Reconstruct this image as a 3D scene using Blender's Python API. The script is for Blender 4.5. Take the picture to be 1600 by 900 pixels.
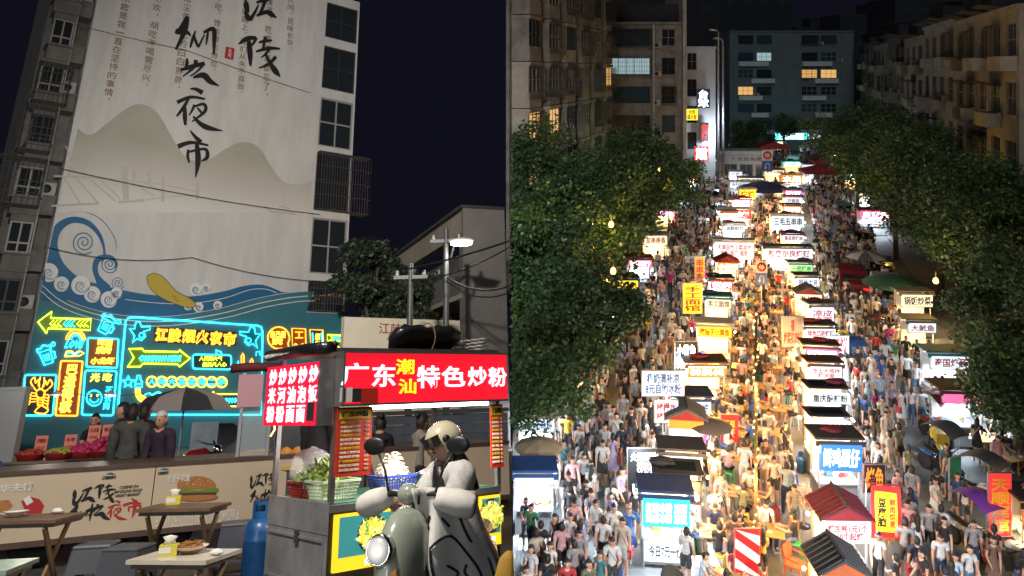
import bpy, bmesh, math, random
from mathutils import Vector, Matrix
random.seed(7)
SC = bpy.context.scene
for _o in list(bpy.data.objects): bpy.data.objects.remove(_o)
COL = SC.collection
PI = math.pi
# ------------------------------------------------------------------ camera
F, PX, PY, HR, HL = 1225.0, 800.0, 110.0, 14.0, 1.55      # focal length and principal point of the 1600x900 frame; eye heights
cd = bpy.data.cameras.new('camera'); cam = bpy.data.objects.new('camera', cd); COL.objects.link(cam)
cd.sensor_width = 36.0; cd.lens = 36.0*F/1600; cd.shift_y = -(450-PY)/1600; cd.clip_start = 0.1; cd.clip_end = 2000
cam.location = (0, 0, HR); cam.rotation_euler = (PI/2, 0, 0); SC.camera = cam
# ------------------------------------------------------------------ night sky
wd = bpy.data.worlds.new('World'); SC.world = wd; wd.use_nodes = True
_n, _l = wd.node_tree.nodes, wd.node_tree.links
_bg = _n['Background']; _sky = _n.new('ShaderNodeTexSky'); _sky.sky_type = 'NISHITA'; _sky.sun_disc = False
_sky.sun_elevation = math.radians(-4); _sky.sun_rotation = math.radians(200)
_bg.inputs['Strength'].default_value = 0.05
_bg2 = _n.new('ShaderNodeBackground'); _bg2.inputs['Color'].default_value = (0.0050, 0.0049, 0.0098, 1); _bg2.inputs['Strength'].default_value = 1.0
_add = _n.new('ShaderNodeAddShader')
_l.new(_sky.outputs[0], _bg.inputs['Color']); _l.new(_bg.outputs[0], _add.inputs[0]); _l.new(_bg2.outputs[0], _add.inputs[1])
_l.new(_add.outputs[0], _n['World Output'].inputs['Surface'])
# faint glow of the city at night, as one very weak soft sun
sd = bpy.data.lights.new('moon', 'SUN'); sd.energy = 0.40; sd.angle = math.radians(15); sd.color = (0.90, 0.95, 1.0)
so = bpy.data.objects.new('moon', sd); COL.objects.link(so); so.rotation_euler = (math.radians(58), 0, math.radians(-18))
vs = SC.view_settings; vs.view_transform = 'Standard'; vs.look = 'None'; vs.exposure = 0.0; vs.gamma = 1.0; vs.use_curve_mapping = False
SC.render.engine = 'CYCLES'; cy = SC.cycles
cy.use_denoising = True; cy.max_bounces = 5; cy.diffuse_bounces = 2; cy.glossy_bounces = 2; cy.transmission_bounces = 3
cy.transparent_max_bounces = 6; cy.sample_clamp_indirect = 3.0; cy.caustics_reflective = False; cy.caustics_refractive = False
cy.use_adaptive_sampling = True; cy.adaptive_threshold = 0.02
# ------------------------------------------------------------------ the two places
# The street (right) stands upright; the wall and carts (left) lie lower down a slope, on ground of their own
_up = Vector((-100, F, 2910)).normalized(); _x = (Vector((1, 0, 0))-_up*_up.x).normalized(); _y = _up.cross(_x)
_R = Matrix((_x, _y, _up)).transposed()
LF = Matrix.Translation((0, 0, HR)) @ _R.to_4x4() @ Matrix.Translation((0, 0, -HL))
RF = Matrix.Identity(4)
LFI = _R.transposed()
def lray(px, py): return LFI @ Vector(((px-PX)/F, 1, (PY-py)/F))
def gp(px, py, z=0.0):
    d = lray(px, py); t = (z-HL)/d.z; return Vector((0, 0, HL))+d*t
def dp(px, py, Y):
    d = lray(px, py); return Vector((0, 0, HL))+d*(Y/d.y)
def rp(px, py, z=0.0):
    t = (HR-z)*F/(py-PY); return Vector(((px-PX)/F*t, t, z))
def ra(px, py, Y): return Vector(((px-PX)/F*Y, Y, HR-(py-PY)/F*Y))
SD = 426.0/F                                   # the street runs along (SD, 1)
SA = math.atan(SD)
def st(lat, Y, z=0.0): return Vector((SD*Y+lat, Y, z))
# ------------------------------------------------------------------ materials
_M = {}
def mat(name, col=(.5, .5, .5), rough=.6, metal=0.0, noise=0.0, nscale=6.0, bump=0.0, bscale=30.0, emit=None, estr=0.0, alpha=None, attr=None, coat=0.0, col2=None, trans=0.0, stretch=None):
    if name in _M: return _M[name]
    m = bpy.data.materials.new(name); m.use_nodes = True; _M[name] = m
    nt = m.node_tree; N, L = nt.nodes, nt.links; b = N['Principled BSDF']
    b.inputs['Base Color'].default_value = (*col, 1); b.inputs['Roughness'].default_value = rough; b.inputs['Metallic'].default_value = metal
    if coat: b.inputs['Coat Weight'].default_value = coat; b.inputs['Coat Roughness'].default_value = .08
    if trans: b.inputs['Transmission Weight'].default_value = trans
    src = None
    if attr:
        a = N.new('ShaderNodeAttribute'); a.attribute_type = 'OBJECT'; a.attribute_name = attr; src = a.outputs['Color']
        L.new(src, b.inputs['Base Color'])
    if noise or bump:
        tc = N.new('ShaderNodeTexCoord'); co = tc.outputs['Object']
        if stretch:
            mp = N.new('ShaderNodeMapping'); mp.inputs['Scale'].default_value = stretch; L.new(co, mp.inputs['Vector']); co = mp.outputs[0]
    if noise:
        t = N.new('ShaderNodeTexNoise'); t.inputs['Scale'].default_value = nscale; t.inputs['Detail'].default_value = 6; t.inputs['Roughness'].default_value = .65
        L.new(co, t.inputs['Vector'])
        r = N.new('ShaderNodeMapRange'); r.inputs['From Min'].default_value = .3; r.inputs['From Max'].default_value = .7
        L.new(t.outputs['Fac'], r.inputs['Value'])
        mx = N.new('ShaderNodeMix'); mx.data_type = 'RGBA'
        c2 = col2 if col2 else tuple(c*(1-noise) for c in col)
        mx.inputs['A'].default_value = (*c2, 1); mx.inputs['B'].default_value = (*col, 1)
        if src:
            mx.blend_type = 'MULTIPLY'; mx.inputs['Factor'].default_value = noise
            L.new(src, mx.inputs['A']); L.new(r.outputs[0], mx.inputs['B'])
        else: L.new(r.outputs[0], mx.inputs['Factor'])
        L.new(mx.outputs['Result'], b.inputs['Base Color'])
        r2 = N.new('ShaderNodeMapRange'); r2.inputs['To Min'].default_value = min(1, rough+.12); r2.inputs['To Max'].default_value = max(.03, rough-.12)
        L.new(t.outputs['Fac'], r2.inputs['Value']); L.new(r2.outputs[0], b.inputs['Roughness'])
    if bump:
        t2 = N.new('ShaderNodeTexNoise'); t2.inputs['Scale'].default_value = bscale; t2.inputs['Detail'].default_value = 4; L.new(co, t2.inputs['Vector'])
        bp = N.new('ShaderNodeBump'); bp.inputs['Strength'].default_value = bump; bp.inputs['Distance'].default_value = .02
        L.new(t2.outputs['Fac'], bp.inputs['Height']); L.new(bp.outputs[0], b.inputs['Normal'])
    if emit:
        b.inputs['Emission Color'].default_value = (*emit, 1); b.inputs['Emission Strength'].default_value = estr
    if alpha is not None: b.inputs['Alpha'].default_value = alpha
    return m
def glow(name, col, s):
    if name in _M: return _M[name]
    return mat(name, tuple(min(.8, c)*.35 for c in col), .4, emit=col, estr=s)
# ------------------------------------------------------------------ mesh builder
class MB:
    def __init__(s): s.v = []; s.f = []; s.m = []; s.sm = []
    def add(s, vs, fs, mi=0, smooth=False, M=None):
        b = len(s.v)
        for p in vs:
            p = Vector(p); s.v.append(M @ p if M is not None else p)
        for f in fs: s.f.append([b+i for i in f]); s.m.append(mi); s.sm.append(smooth)
        return s
    def poly(s, pts, mi=0): return s.add(pts, [list(range(len(pts)))], mi)
    def box(s, c, d, rz=0.0, mi=0, M=None, rx=0.0, ry=0.0):
        x, y, z = d[0]/2, d[1]/2, d[2]/2
        vs = [(a, b, e) for e in (-z, z) for b in (-y, y) for a in (-x, x)]
        T = Matrix.Translation(c)
        if rz: T = T @ Matrix.Rotation(rz, 4, 'Z')
        if rx: T = T @ Matrix.Rotation(rx, 4, 'X')
        if ry: T = T @ Matrix.Rotation(ry, 4, 'Y')
        if M is not None: T = M @ T
        return s.add(vs, [(0, 2, 3, 1), (4, 5, 7, 6), (0, 1, 5, 4), (2, 6, 7, 3), (0, 4, 6, 2), (1, 3, 7, 5)], mi, False, T)
    def bb(s, x0, x1, y0, y1, z0, z1, mi=0): return s.box(((x0+x1)/2, (y0+y1)/2, (z0+z1)/2), (abs(x1-x0), abs(y1-y0), abs(z1-z0)), mi=mi)
    def bar(s, p, q, w, h=None, mi=0):
        p, q = Vector(p), Vector(q); d = q-p; h = h or w
        M = Matrix.Translation((p+q)/2) @ d.to_track_quat('Y', 'Z').to_matrix().to_4x4()
        return s.box((0, 0, 0), (w, d.length, h), M=M, mi=mi)
    def cyl(s, p, q, r0, r1=None, n=10, mi=0, smooth=True, caps=True):
        p, q = Vector(p), Vector(q); r1 = r0 if r1 is None else r1; d = q-p
        Q = d.to_track_quat('Z', 'Y').to_matrix()
        vs = []
        for c, r in ((p, r0), (q, r1)):
            for i in range(n):
                a = 2*PI*i/n; vs.append(c+Q @ Vector((r*math.cos(a), r*math.sin(a), 0)))
        s.add(vs, [(i, (i+1) % n, n+(i+1) % n, n+i) for i in range(n)], mi, smooth)
        if caps:
            if r0 > 1e-4: s.add(vs[:n], [list(range(n))[::-1]], mi)
            if r1 > 1e-4: s.add(vs[n:], [list(range(n))], mi)
        return s
    def tube(s, pts, r, n=6, mi=0, closed=False):
        pts = [Vector(p) for p in pts]; k = len(pts); vs = []; fs = []
        rr = r if isinstance(r, (list, tuple)) else [r]*k
        up = Vector((0.13, 0.21, 0.97))
        for i, p in enumerate(pts):
            a = pts[i-1] if (i or closed) else pts[i]; b = pts[(i+1) % k] if (i < k-1 or closed) else pts[i]
            t = (b-a).normalized(); u = t.cross(up)
            if u.length < 1e-3: u = t.cross(Vector((1, 0, 0)))
            u.normalize(); w = u.cross(t)
            for j in range(n):
                an = 2*PI*j/n; vs.append(p+(u*math.cos(an)+w*math.sin(an))*rr[i])
        for i in range(k if closed else k-1):
            for j in range(n):
                i2 = (i+1) % k; fs.append((i*n+j, i*n+(j+1) % n, i2*n+(j+1) % n, i2*n+j))
        if not closed: fs.append(list(range(n))[::-1]); fs.append([(k-1)*n+j for j in range(n)])
        return s.add(vs, fs, mi, True)
    def lathe(s, prof, c=(0, 0, 0), n=16, mi=0, M=None, smooth=True):
        vs = []; fs = []
        for r, z in prof:
            for i in range(n):
                a = 2*PI*i/n; vs.append((c[0]+r*math.cos(a), c[1]+r*math.sin(a), c[2]+z))
        for k in range(len(prof)-1):
            for i in range(n): fs.append((k*n+i, k*n+(i+1) % n, (k+1)*n+(i+1) % n, (k+1)*n+i))
        if prof[0][0] > 1e-3: fs.append(list(range(n))[::-1])
        if prof[-1][0] > 1e-3: fs.append([(len(prof)-1)*n+i for i in range(n)])
        return s.add(vs, fs, mi, smooth, M)
    def ball(s, c, r, n=12, m=8, mi=0, M=None, warp=None):
        r = r if isinstance(r, (list, tuple)) else (r, r, r); vs = []; fs = []
        for j in range(m+1):
            t = PI*j/m
            for i in range(n):
                a = 2*PI*i/n; p = Vector((math.sin(t)*math.cos(a), math.sin(t)*math.sin(a), math.cos(t)))
                if warp: p = warp(p)
                vs.append((c[0]+r[0]*p.x, c[1]+r[1]*p.y, c[2]+r[2]*p.z))
        for j in range(m):
            for i in range(n): fs.append((j*n+i, (j+1)*n+i, (j+1)*n+(i+1) % n, j*n+(i+1) % n))
        return s.add(vs, fs, mi, True, M)
    def loft(s, rings, mi=0, smooth=True, caps=True):
        n = len(rings[0]); vs = [p for r in rings for p in r]; fs = []
        for k in range(len(rings)-1):
            for i in range(n): fs.append((k*n+i, k*n+(i+1) % n, (k+1)*n+(i+1) % n, (k+1)*n+i))
        if caps: fs.append(list(range(n))[::-1]); fs.append([(len(rings)-1)*n+i for i in range(n)])
        return s.add(vs, fs, mi, smooth)
    def prism(s, pts, y0, y1, mi=0, M=None, mf=None):
        """outline of (x, z) points extruded along y"""
        n = len(pts); vs = [(x, y0, z) for x, z in pts]+[(x, y1, z) for x, z in pts]
        s.add(vs, [list(range(n)), list(range(2*n-1, n-1, -1))], mi if mf is None else mf, False, M)
        return s.add(vs, [(i, n+i, n+(i+1) % n, (i+1) % n) for i in range(n)], mi, False, M)
    def mesh(s, name, mats):
        me = bpy.data.meshes.new(name); me.from_pydata([tuple(p) for p in s.v], [], s.f)
        for m in (mats if isinstance(mats, (list, tuple)) else [mats]): me.materials.append(m)
        me.polygons.foreach_set('material_index', s.m); me.polygons.foreach_set('use_smooth', s.sm); me.update()
        return me
    def out(s, name, mats, parent=None, M=None): return obj(name, s.mesh(name, mats), parent, M)
def obj(name, me, parent=None, M=None):
    o = bpy.data.objects.new(name, me); COL.objects.link(o)
    if parent: o.parent = parent
    if M is not None: o.matrix_local = M
    return o
def tag(o, label=None, cat=None, group=None, kind=None):
    if label: o['label'] = label
    if cat: o['category'] = cat
    if group: o['group'] = group
    if kind: o['kind'] = kind
    return o
def thing(name, label, cat, loc=(0, 0, 0), rz=0.0, frame=None, group=None, scale=1.0):
    o = bpy.data.objects.new(name, None); COL.objects.link(o); o.empty_display_size = .2
    M = (LF if frame is None else frame) @ Matrix.Translation(loc) @ Matrix.Rotation(rz, 4, 'Z')
    if scale != 1.0: M = M @ Matrix.Scale(scale, 4)
    o.matrix_world = M
    return tag(o, label, cat, group)
def place(o, loc=(0, 0, 0), rz=0.0, frame=None):
    o.matrix_world = (LF if frame is None else frame) @ Matrix.Translation(loc) @ Matrix.Rotation(rz, 4, 'Z'); return o
def copy_tree(o, parent=None):
    c = o.copy(); COL.objects.link(c); c.parent = parent
    for ch in list(o.children): copy_tree(ch, c)
    return c
def lamp(name, kind, loc, e, col, parent=None, size=.2, frame=None, target=None, spot=None):
    ld = bpy.data.lights.new(name, kind); ld.energy = e; ld.color = col
    if kind == 'AREA':
        ld.size = size
        if isinstance(spot, float): ld.shape = 'RECTANGLE'; ld.size_y = spot; spot = None
    else: ld.shadow_soft_size = size
    o = bpy.data.objects.new(name, ld); COL.objects.link(o)
    if parent: o.parent = parent
    o.location = loc
    if target is not None: o.rotation_euler = (Vector(target)-Vector(loc)).to_track_quat('-Z', 'Y').to_euler()
    if spot: ld.spot_size = math.radians(spot[0]); ld.spot_blend = spot[1]
    return o
# ------------------------------------------------------------------ lettering
_T = {}
def tmesh(body, m, bold=0.0, outline=0.0, space=1.0, lead=1.0, italic=0.0):
    k = (body, m.name, bold, outline, space, lead, italic)
    if k in _T: return _T[k]
    cu = bpy.data.curves.new('lettering', 'FONT'); cu.body = body; cu.resolution_u = 2; cu.align_x = 'CENTER'; cu.align_y = 'CENTER'
    cu.offset = bold; cu.space_character = space; cu.space_line = lead; cu.shear = italic
    if outline: cu.fill_mode = 'NONE'; cu.bevel_depth = outline; cu.bevel_resolution = 0; cu.resolution_u = 1
    else: cu.extrude = .004
    o = bpy.data.objects.new('lettering', cu)
    me = bpy.data.meshes.new_from_object(o)
    bpy.data.objects.remove(o); bpy.data.curves.remove(cu)
    xs = [v.co.x for v in me.vertices]; ys = [v.co.y for v in me.vertices]
    cx, cy_ = (max(xs)+min(xs))/2, (max(ys)+min(ys))/2
    me.transform(Matrix.Translation((-cx, -cy_, 0)))
    me.materials.clear(); me.materials.append(m)
    _T[k] = (me, max(xs)-min(xs), max(ys)-min(ys)); return _T[k]
def text(body, w, h, m, parent, loc, rz=0.0, bold=.012, outline=0.0, name='lettering', keep=False, space=1.0, lead=1.0, tilt=0.0, B=None, italic=0.0):
    """lettering that fills w x h, standing upright and facing -y of its parent (turned by rz)"""
    me, tw, th = tmesh(body, m, bold, outline, space, lead, italic)
    sx, sy = w/tw, h/th
    if keep: sx = sy = min(sx, sy)
    M = Matrix.Translation(loc) @ Matrix.Rotation(rz, 4, 'Z') @ Matrix.Rotation(PI/2, 4, 'X') @ Matrix.Rotation(tilt, 4, 'Z') @ Matrix.Diagonal((sx, sy, 1 if not outline else (sx+sy)/2, 1))
    if B is not None: M = B @ M
    return obj(name, me, parent, M)
def spline(pts, k=6, closed=False):
    n = len(pts); out = []
    for i in range(n if closed else n-1):
        p = [pts[(i+j) % n] if closed else pts[min(max(i+j, 0), n-1)] for j in (-1, 0, 1, 2)]
        for q in range(k):
            t = q/k; out.append(tuple(.5*(2*p[1][c]+(p[2][c]-p[0][c])*t+(2*p[0][c]-5*p[1][c]+4*p[2][c]-p[3][c])*t*t+(3*p[1][c]-p[0][c]-3*p[2][c]+p[3][c])*t**3) for c in range(len(pts[0]))))
    if not closed: out.append(tuple(pts[-1]))
    return out
# ================================================================== LEFT PLACE: the painted wall
M_conc = mat('old_concrete', (.19, .175, .16), .85, noise=.45, nscale=1.2, bump=.3, bscale=18)
M_wall = mat('wall_render', (.64, .62, .585), .85, noise=.22, nscale=1.1, bump=.12, bscale=25, stretch=(1, 1, .22))
M_glassd = mat('dark_glass', (.02, .025, .03), .12, coat=.3)
M_pvc = mat('white_window_frame', (.36, .35, .32), .5, noise=.3, nscale=6)
M_dkframe = mat('dark_window_frame', (.03, .03, .035), .5)
M_rust = mat('rusty_cage_bar', (.09, .075, .065), .7, noise=.4, nscale=9)
M_ac = mat('ac_casing', (.42, .41, .38), .6, noise=.3, nscale=5)
M_black = mat('matt_black', (.012, .012, .013), .6)
M_curtain = mat('curtain', (.10, .13, .18), .9, noise=.4, nscale=4)
def hdir(px):                                   # horizontal direction seen in column px
    a, b = lray(px, 0), lray(px, 1000); t = a.z/(a.z-b.z); d = a+(b-a)*t; return d.normalized()
_wd = hdir(2500); _P = dp(300, 600, 41.0)
_wy = Vector((0, 0, 1)).cross(_wd)
WF0 = Matrix(((_wd.x, _wy.x, 0, _P.x), (_wd.y, _wy.y, 0, _P.y), (0, 0, 1, 0), (0, 0, 0, 1)))
_WI = WF0.inverted()
def wpt0(px, py, off=0.0):
    o = _WI @ Vector((0, 0, HL)); d = _WI.to_3x3() @ lray(px, py); t = (off-o.y)/d.y; return (o+d*t)
_s0 = wpt0(58, 480).x
WF = WF0 @ Matrix.Translation((_s0, 0, 0)); _WI = WF.inverted(); wpt = wpt0      # wall frame: x along the wall, y into it, z up
def wxz(px, py, off=0.0): p = wpt(px, py, off); return (p.x, p.z)
S1, S2 = wxz(486, 380)[0], wxz(544, 380)[0]     # the window strip on the right end of the wall
ZT = 26.0
blk = tag(bpy.data.objects.new('apartment_block', None), 'tall pale apartment block with ink mural covering its blank end wall', 'building'); COL.objects.link(blk)
blk.matrix_world = LF @ WF
MB().bb(0, S1, 0, 9, -1, ZT).out('wall', M_wall, blk)
MB().bb(S1, S2, .35, 9, -1, ZT).out('wall', M_conc, blk)
def window(parent, x0, x1, z0, z1, y, nx, ny, fm, gm=None, fw=.06, pane=True, tr=None):
    b = MB(); d = .09
    b.bb(x0, x0+fw, y-d, y, z0, z1).bb(x1-fw, x1, y-d, y, z0, z1).bb(x0+fw, x1-fw, y-d, y, z0, z0+fw).bb(x0+fw, x1-fw, y-d, y, z1-fw, z1)
    xs = [x0+fw+(x1-x0-2*fw)*i/nx for i in range(nx+1)]; zs = [z0+fw+(z1-z0-2*fw)*i/ny for i in range(ny+1)]
    if tr: zs = [z0+fw+(z1-z0-2*fw)*t for t in tr]; ny = len(zs)-1
    for x in xs[1:-1]: b.bb(x-fw/2, x+fw/2, y-d+.005, y, z0+fw, z1-fw)
    for z in zs[1:-1]: b.bb(x0+fw, x1-fw, y-d+.01, y, z-fw/2, z+fw/2)
    w = b.out('window', fm, parent)
    if pane:
        for i in range(nx):
            for j in range(ny): MB().bb(xs[i], xs[i+1], y-.035, y-.02, zs[j], zs[j+1]).out('pane', gm or M_glassd, w)
    return w
def cage(parent, x0, x1, z0, z1, y0, y1, step=.16, m=None):
    b = MB(); r = .014
    n = max(2, int((x1-x0)/step))
    for i in range(n+1):
        x = x0+(x1-x0)*i/n; b.bb(x-r, x+r, y0-r, y0+r, z0, z1)
    k = max(2, int((y1-y0)/.22))
    for i in range(k+1):
        y = y0+(y1-y0)*i/k
        for x in (x0, x1): b.bb(x-r, x+r, y-r, y+r, z0, z1)
    for j in range(5):
        z = z0+(z1-z0)*j/4; b.bb(x0-r, x1+r, y0-.03, y0-.01, z-r, z+r)
        for x in (x0, x1): b.bb(x-.025, x+.025, y0, y1, z-r, z+r)
    for j in (0, 1):
        z = (z0, z1)[j]
        for i in range(7): y = y0+(y1-y0)*i/6; b.bb(x0, x1, y-r, y+r, z-.02, z+.006)
    return b.out('window_cage', m or M_rust, parent)
def ac_unit(parent, x, y, z, w=.8, d=.32, h=.55):
    a = MB().bb(x-w/2, x+w/2, y-d, y, z, z+h).out('air_conditioner', M_ac, parent)
    MB().lathe([(.0, .012), (.2, .012), (.21, 0)], n=16, M=Matrix.Translation((x-.12, y-d-.001, z+h/2)) @ Matrix.Rotation(PI/2, 4, 'X')).out('fan_grille', M_black, a)
    return a
# right strip: spandrels between real window openings
wins = [(1, 56, 'd', 0), (70, 137, 'd', 0), (152, 228, 'w', 0), (239, 329, 'c', 1), (341, 428, 'w', 0), (441, 487, 'c', 1)]
zprev = ZT
for ya, yb, kind, cg in wins:
    zt_, zb_ = wxz(505, ya)[1], wxz(505, yb)[1]
    MB().bb(S1, S2, 0, .349, zt_, zprev).out('spandrel', M_wall, blk)
    fm = M_pvc if kind == 'w' else M_dkframe
    window(blk, S1+.02, S2-.10, zb_, zt_, .16, 2, 2, fm, fw=.09)
    MB().bb(S1+.15, S2-.6, .22, .25, zb_+.1, zt_-.1).out('curtain', M_curtain, blk)
    MB().bb(S2-.10, S2, 0, .349, zb_, zt_).out('pier', M_wall, blk)
    if cg: cage(blk, S1+.05, S2+(1.1 if ya < 300 else .12), zb_, zt_, -.35, .3)
    zprev = zb_
MB().bb(S1, S2, 0, .349, -1, zprev).out('spandrel', M_wall, blk)
_p = MB(); _p.tube([(S2+.12, -.05, z) for z in (-1, 2, 4.9)]+[(S2-.1, -.05, 5.15)], .06, 8); _p.out('drain_pipe', M_pvc, blk)
# left wing with stacked bays
wing = MB(); wing.bb(-1.95, -.02, 1.2, 9, -1, ZT); wing.out('side_wing', M_conc, blk)
zf = [-.2, 2.4, 5.0, 7.6, 10.2, 12.8, 15.4, 18.0, 20.6]
for i, z in enumerate(zf):
    x0 = -1.85+.12*(i % 2); x1 = -.72
    MB().bb(x0, x1, .2, 1.19, z, z+.75).out('bay', M_conc, blk); MB().bb(x0-.1, x1+.08, .1, 1.19, z+.75, z+.85).out('bay_sill', M_conc, blk); MB().bb(x0, x1, .25, 1.19, z+2.3, z+2.595).out('bay_head', M_conc, blk)
    fm = M_pvc if i % 3 != 2 else M_dkframe
    window(blk, x0+.03, x1-.03, z+.86, z+2.3, .42, 2, 1, fm, fw=.08, tr=(0, .3, 1))
    MB().bb(x0+.05, x1-.05, .62, .66, z+.9, z+2.25).out('curtain', M_curtain, blk)
    # narrow balcony slot beside the wall with an air conditioner
    MB().bb(-.7, -.06, .35, 1.19, z+.1, z+.95).bb(-.74, -.03, .3, 1.19, z+.95, z+1.03).out('balcony', M_conc, blk)
    if i % 2 == 0: ac_unit(blk, -.40, .7, z+1.05, .55, .3, .6)
    MB().cyl((-.68, .3, z), (-.68, .3, z+2.58), .05, n=8).out('drain_pipe', M_pvc, blk)
    if i in (4, 5): cage(blk, x0-.9+.5*(i-4), x1-.1, z+.3, z+2.5, -.55, .2, .22)
    if i == 6: cage(blk, x0-.1, x1+.2, z+.2, z+2.2, -.4, .2, .2)
# ------------------------------------------------------------------ the painting
M_ink = mat('black_ink', (.008, .008, .010), .7)
M_brown = mat('brown_lettering_paint', (.20, .13, .075), .8)
M_blue = mat('deep_blue_paint', (.012, .12, .26), .6, noise=.15, nscale=1)
M_teal = mat('teal_paint', (.035, .17, .21), .6, noise=.12, nscale=.8)
M_wht = mat('white_paint', (.70, .69, .66), .7)
M_red = mat('seal_red_paint', (.40, .02, .02), .7)
M_ylw = mat('board_yellow_paint', (.50, .36, .05), .7)
M_faint = mat('faint_ink_wash', (.50, .465, .40), .85, noise=.1, nscale=1)
def fade_mat():
    m = mat('mountain_wash', (.42, .40, .325), .85, noise=.12, nscale=.5)
    nt = m.node_tree; N, L = nt.nodes, nt.links; b = N['Principled BSDF']; src = b.inputs['Base Color'].links[0].from_socket
    tc = N.new('ShaderNodeTexCoord'); sx = N.new('ShaderNodeSeparateXYZ'); L.new(tc.outputs['Object'], sx.inputs[0])
    r = N.new('ShaderNodeMapRange'); r.inputs['From Min'].default_value = wxz(300, 330)[1]; r.inputs['From Max'].default_value = wxz(300, 235)[1]; L.new(sx.outputs['Z'], r.inputs['Value'])
    mx = N.new('ShaderNodeMix'); mx.data_type = 'RGBA'; mx.inputs['A'].default_value = (.64, .61, .56, 1); L.new(r.outputs[0], mx.inputs['Factor']); L.new(src, mx.inputs['B'])
    L.new(mx.outputs['Result'], b.inputs['Base Color']); return m
LAY = [0]
def paint(name, pts, m, layer=1):
    b = MB(); b.poly([(x, -.004*layer, z) for x, z in (wxz(*p) for p in pts)]); return b.out(name, m, blk)
def ribbon_pts(pts, ws, k=6, square=False):
    q = spline([(p[0], p[1], w) for p, w in zip(pts, ws)], k); L_, R_ = [], []
    for i, (x, y, w) in enumerate(q):
        a = q[max(i-1, 0)]; c = q[min(i+1, len(q)-1)]; dx, dy = c[0]-a[0], c[1]-a[1]; d = math.hypot(dx, dy) or 1
        L_.append((x-dy/d*w/2, y+dx/d*w/2)); R_.append((x+dy/d*w/2, y-dx/d*w/2))
    return L_, R_
def strokes(name, lst, m, layer, tf=lambda p: p, sc=1.0, parent=None, conv=None, k=6):
    for q, (pts, ws) in enumerate(lst):                                  # every stroke is a piece of its own
        b = MB()
        if not isinstance(ws, (list, tuple)): ws = [ws]*len(pts)
        L_, R_ = ribbon_pts([tf(p) for p in pts], [w*sc for w in ws], k)
        yy = -.004*layer-.0006*q
        g = (lambda p: (lambda s: (s[0], yy, s[1]))(wxz(*p))) if conv is None else (lambda p: conv(p, yy))
        n = len(L_); b.add([g(p) for p in L_]+[g(p) for p in R_], [(i, i+1, n+i+1, n+i) for i in range(n-1)])
        b.out(name, m, parent or blk)
mt = spline([(62, 140), (100, 166), (122, 200), (141, 211), (168, 192), (200, 168), (222, 163), (246, 176), (268, 213), (290, 245), (320, 252), (350, 234), (378, 222), (404, 230), (425, 262), (445, 285), (470, 288), (487, 282)], 4)
mt = [(max(p[0], 80), p[1]) for p in mt]
_xl = lambda y: 58+(480-y)*.205
paint('painted_mountain', [p for p in mt if p[0] > _xl(p[1])+1]+[(485, 332), (_xl(332)+1, 332)], fade_mat(), 1)
tl = spline([(64, 437), (92, 462), (132, 480), (190, 493), (262, 495), (340, 483), (400, 467), (450, 458), (492, 455)], 4)
_c = [(p[0], p[1]) for p in tl]
_bl = wxz(58, 480)[0]
tp = MB(); tp.poly([(x, -.008, z) for x, z in [(max(.01, wxz(*p)[0]), wxz(*p)[1]) for p in _c]+[(S1-.01, wxz(487, 487)[1]), (S1-.01, -.9), (.01, -.9)]]); tp.out('painted_sea', M_teal, blk)
tp = MB(); tp.bb(S1-.01, S2+.004, -.01, -.004, -.9, wxz(505, 489)[1]); tp.out('painted_sea', M_teal, blk)
sw = spline([(64, 430), (120, 436), (190, 453), (240, 461), (300, 463), (350, 455), (380, 447), (410, 445), (440, 456)], 4)
paint('painted_wave', sw+[(p[0], p[1]-1) for p in tl[::-1] if p[0] < 452], M_blue, 3)
curl = spline([(64, 470), (66, 420), (72, 380), (86, 352), (110, 339), (138, 344), (158, 366), (165, 396), (158, 412)], 5)
cin = spline([(158, 412), (161, 392), (152, 368), (134, 352), (112, 349), (95, 362), (90, 384), (100, 412), (126, 436), (150, 446)], 5)
paint('painted_wave', [(max(p[0], _xl(p[1])+.5), p[1]) for p in curl]+cin+[(150, 462), (100, 470)], M_blue, 4)
paint('painted_wave', spline([(150, 440), (144, 420), (148, 404), (160, 398), (176, 400), (184, 412), (180, 424)], 5)+spline([(180, 424), (178, 410), (166, 405), (154, 412), (155, 430), (172, 446)], 5)+[(172, 452), (150, 452)], M_blue, 5)
def spiral(cx, cy, r, turns=2.3, a0=0.0, squash=1.0):
    n = int(turns*12); return [(cx+r*(1-i/n*.93)*math.cos(a0+i*2*PI/12), cy+squash*r*(1-i/n*.93)*math.sin(a0+i*2*PI/12)) for i in range(n+1)]
strokes('wave_line', [(spiral(131, 379, 19, 2.6, .9), 1.7), (spiral(171, 413, 14, 2.6, .7), 1.5), (spiral(184, 442, 11, 2.4, .4), 1.2),
    (spline([(100, 335), (130, 331), (160, 345), (180, 375), (180, 395)], 3), [.3]*4+[1.2]*7+[.4]*2)], M_blue, 6, k=2)
for cx, cy, r in ((76, 426, 15), (96, 444, 12), (126, 446, 15), (144, 460, 13), (170, 468, 13), (182, 458, 9), (306, 452, 10), (322, 450, 7), (294, 478, 7), (310, 480, 8), (340, 477, 7)):
    paint('painted_cloud', [(max(cx+r*math.cos(a*PI/9), _xl(cy)+1.5), cy+r*math.sin(a*PI/9)) for a in range(18)], M_wht, 7+(cx % 3)*.4)
    strokes('cloud_line', [(spiral(cx, cy, r, 1.0, 0), .8), (spiral(cx, cy+1, r*.55, 2.0, 1), .9)], M_blue, 9, k=1)
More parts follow.
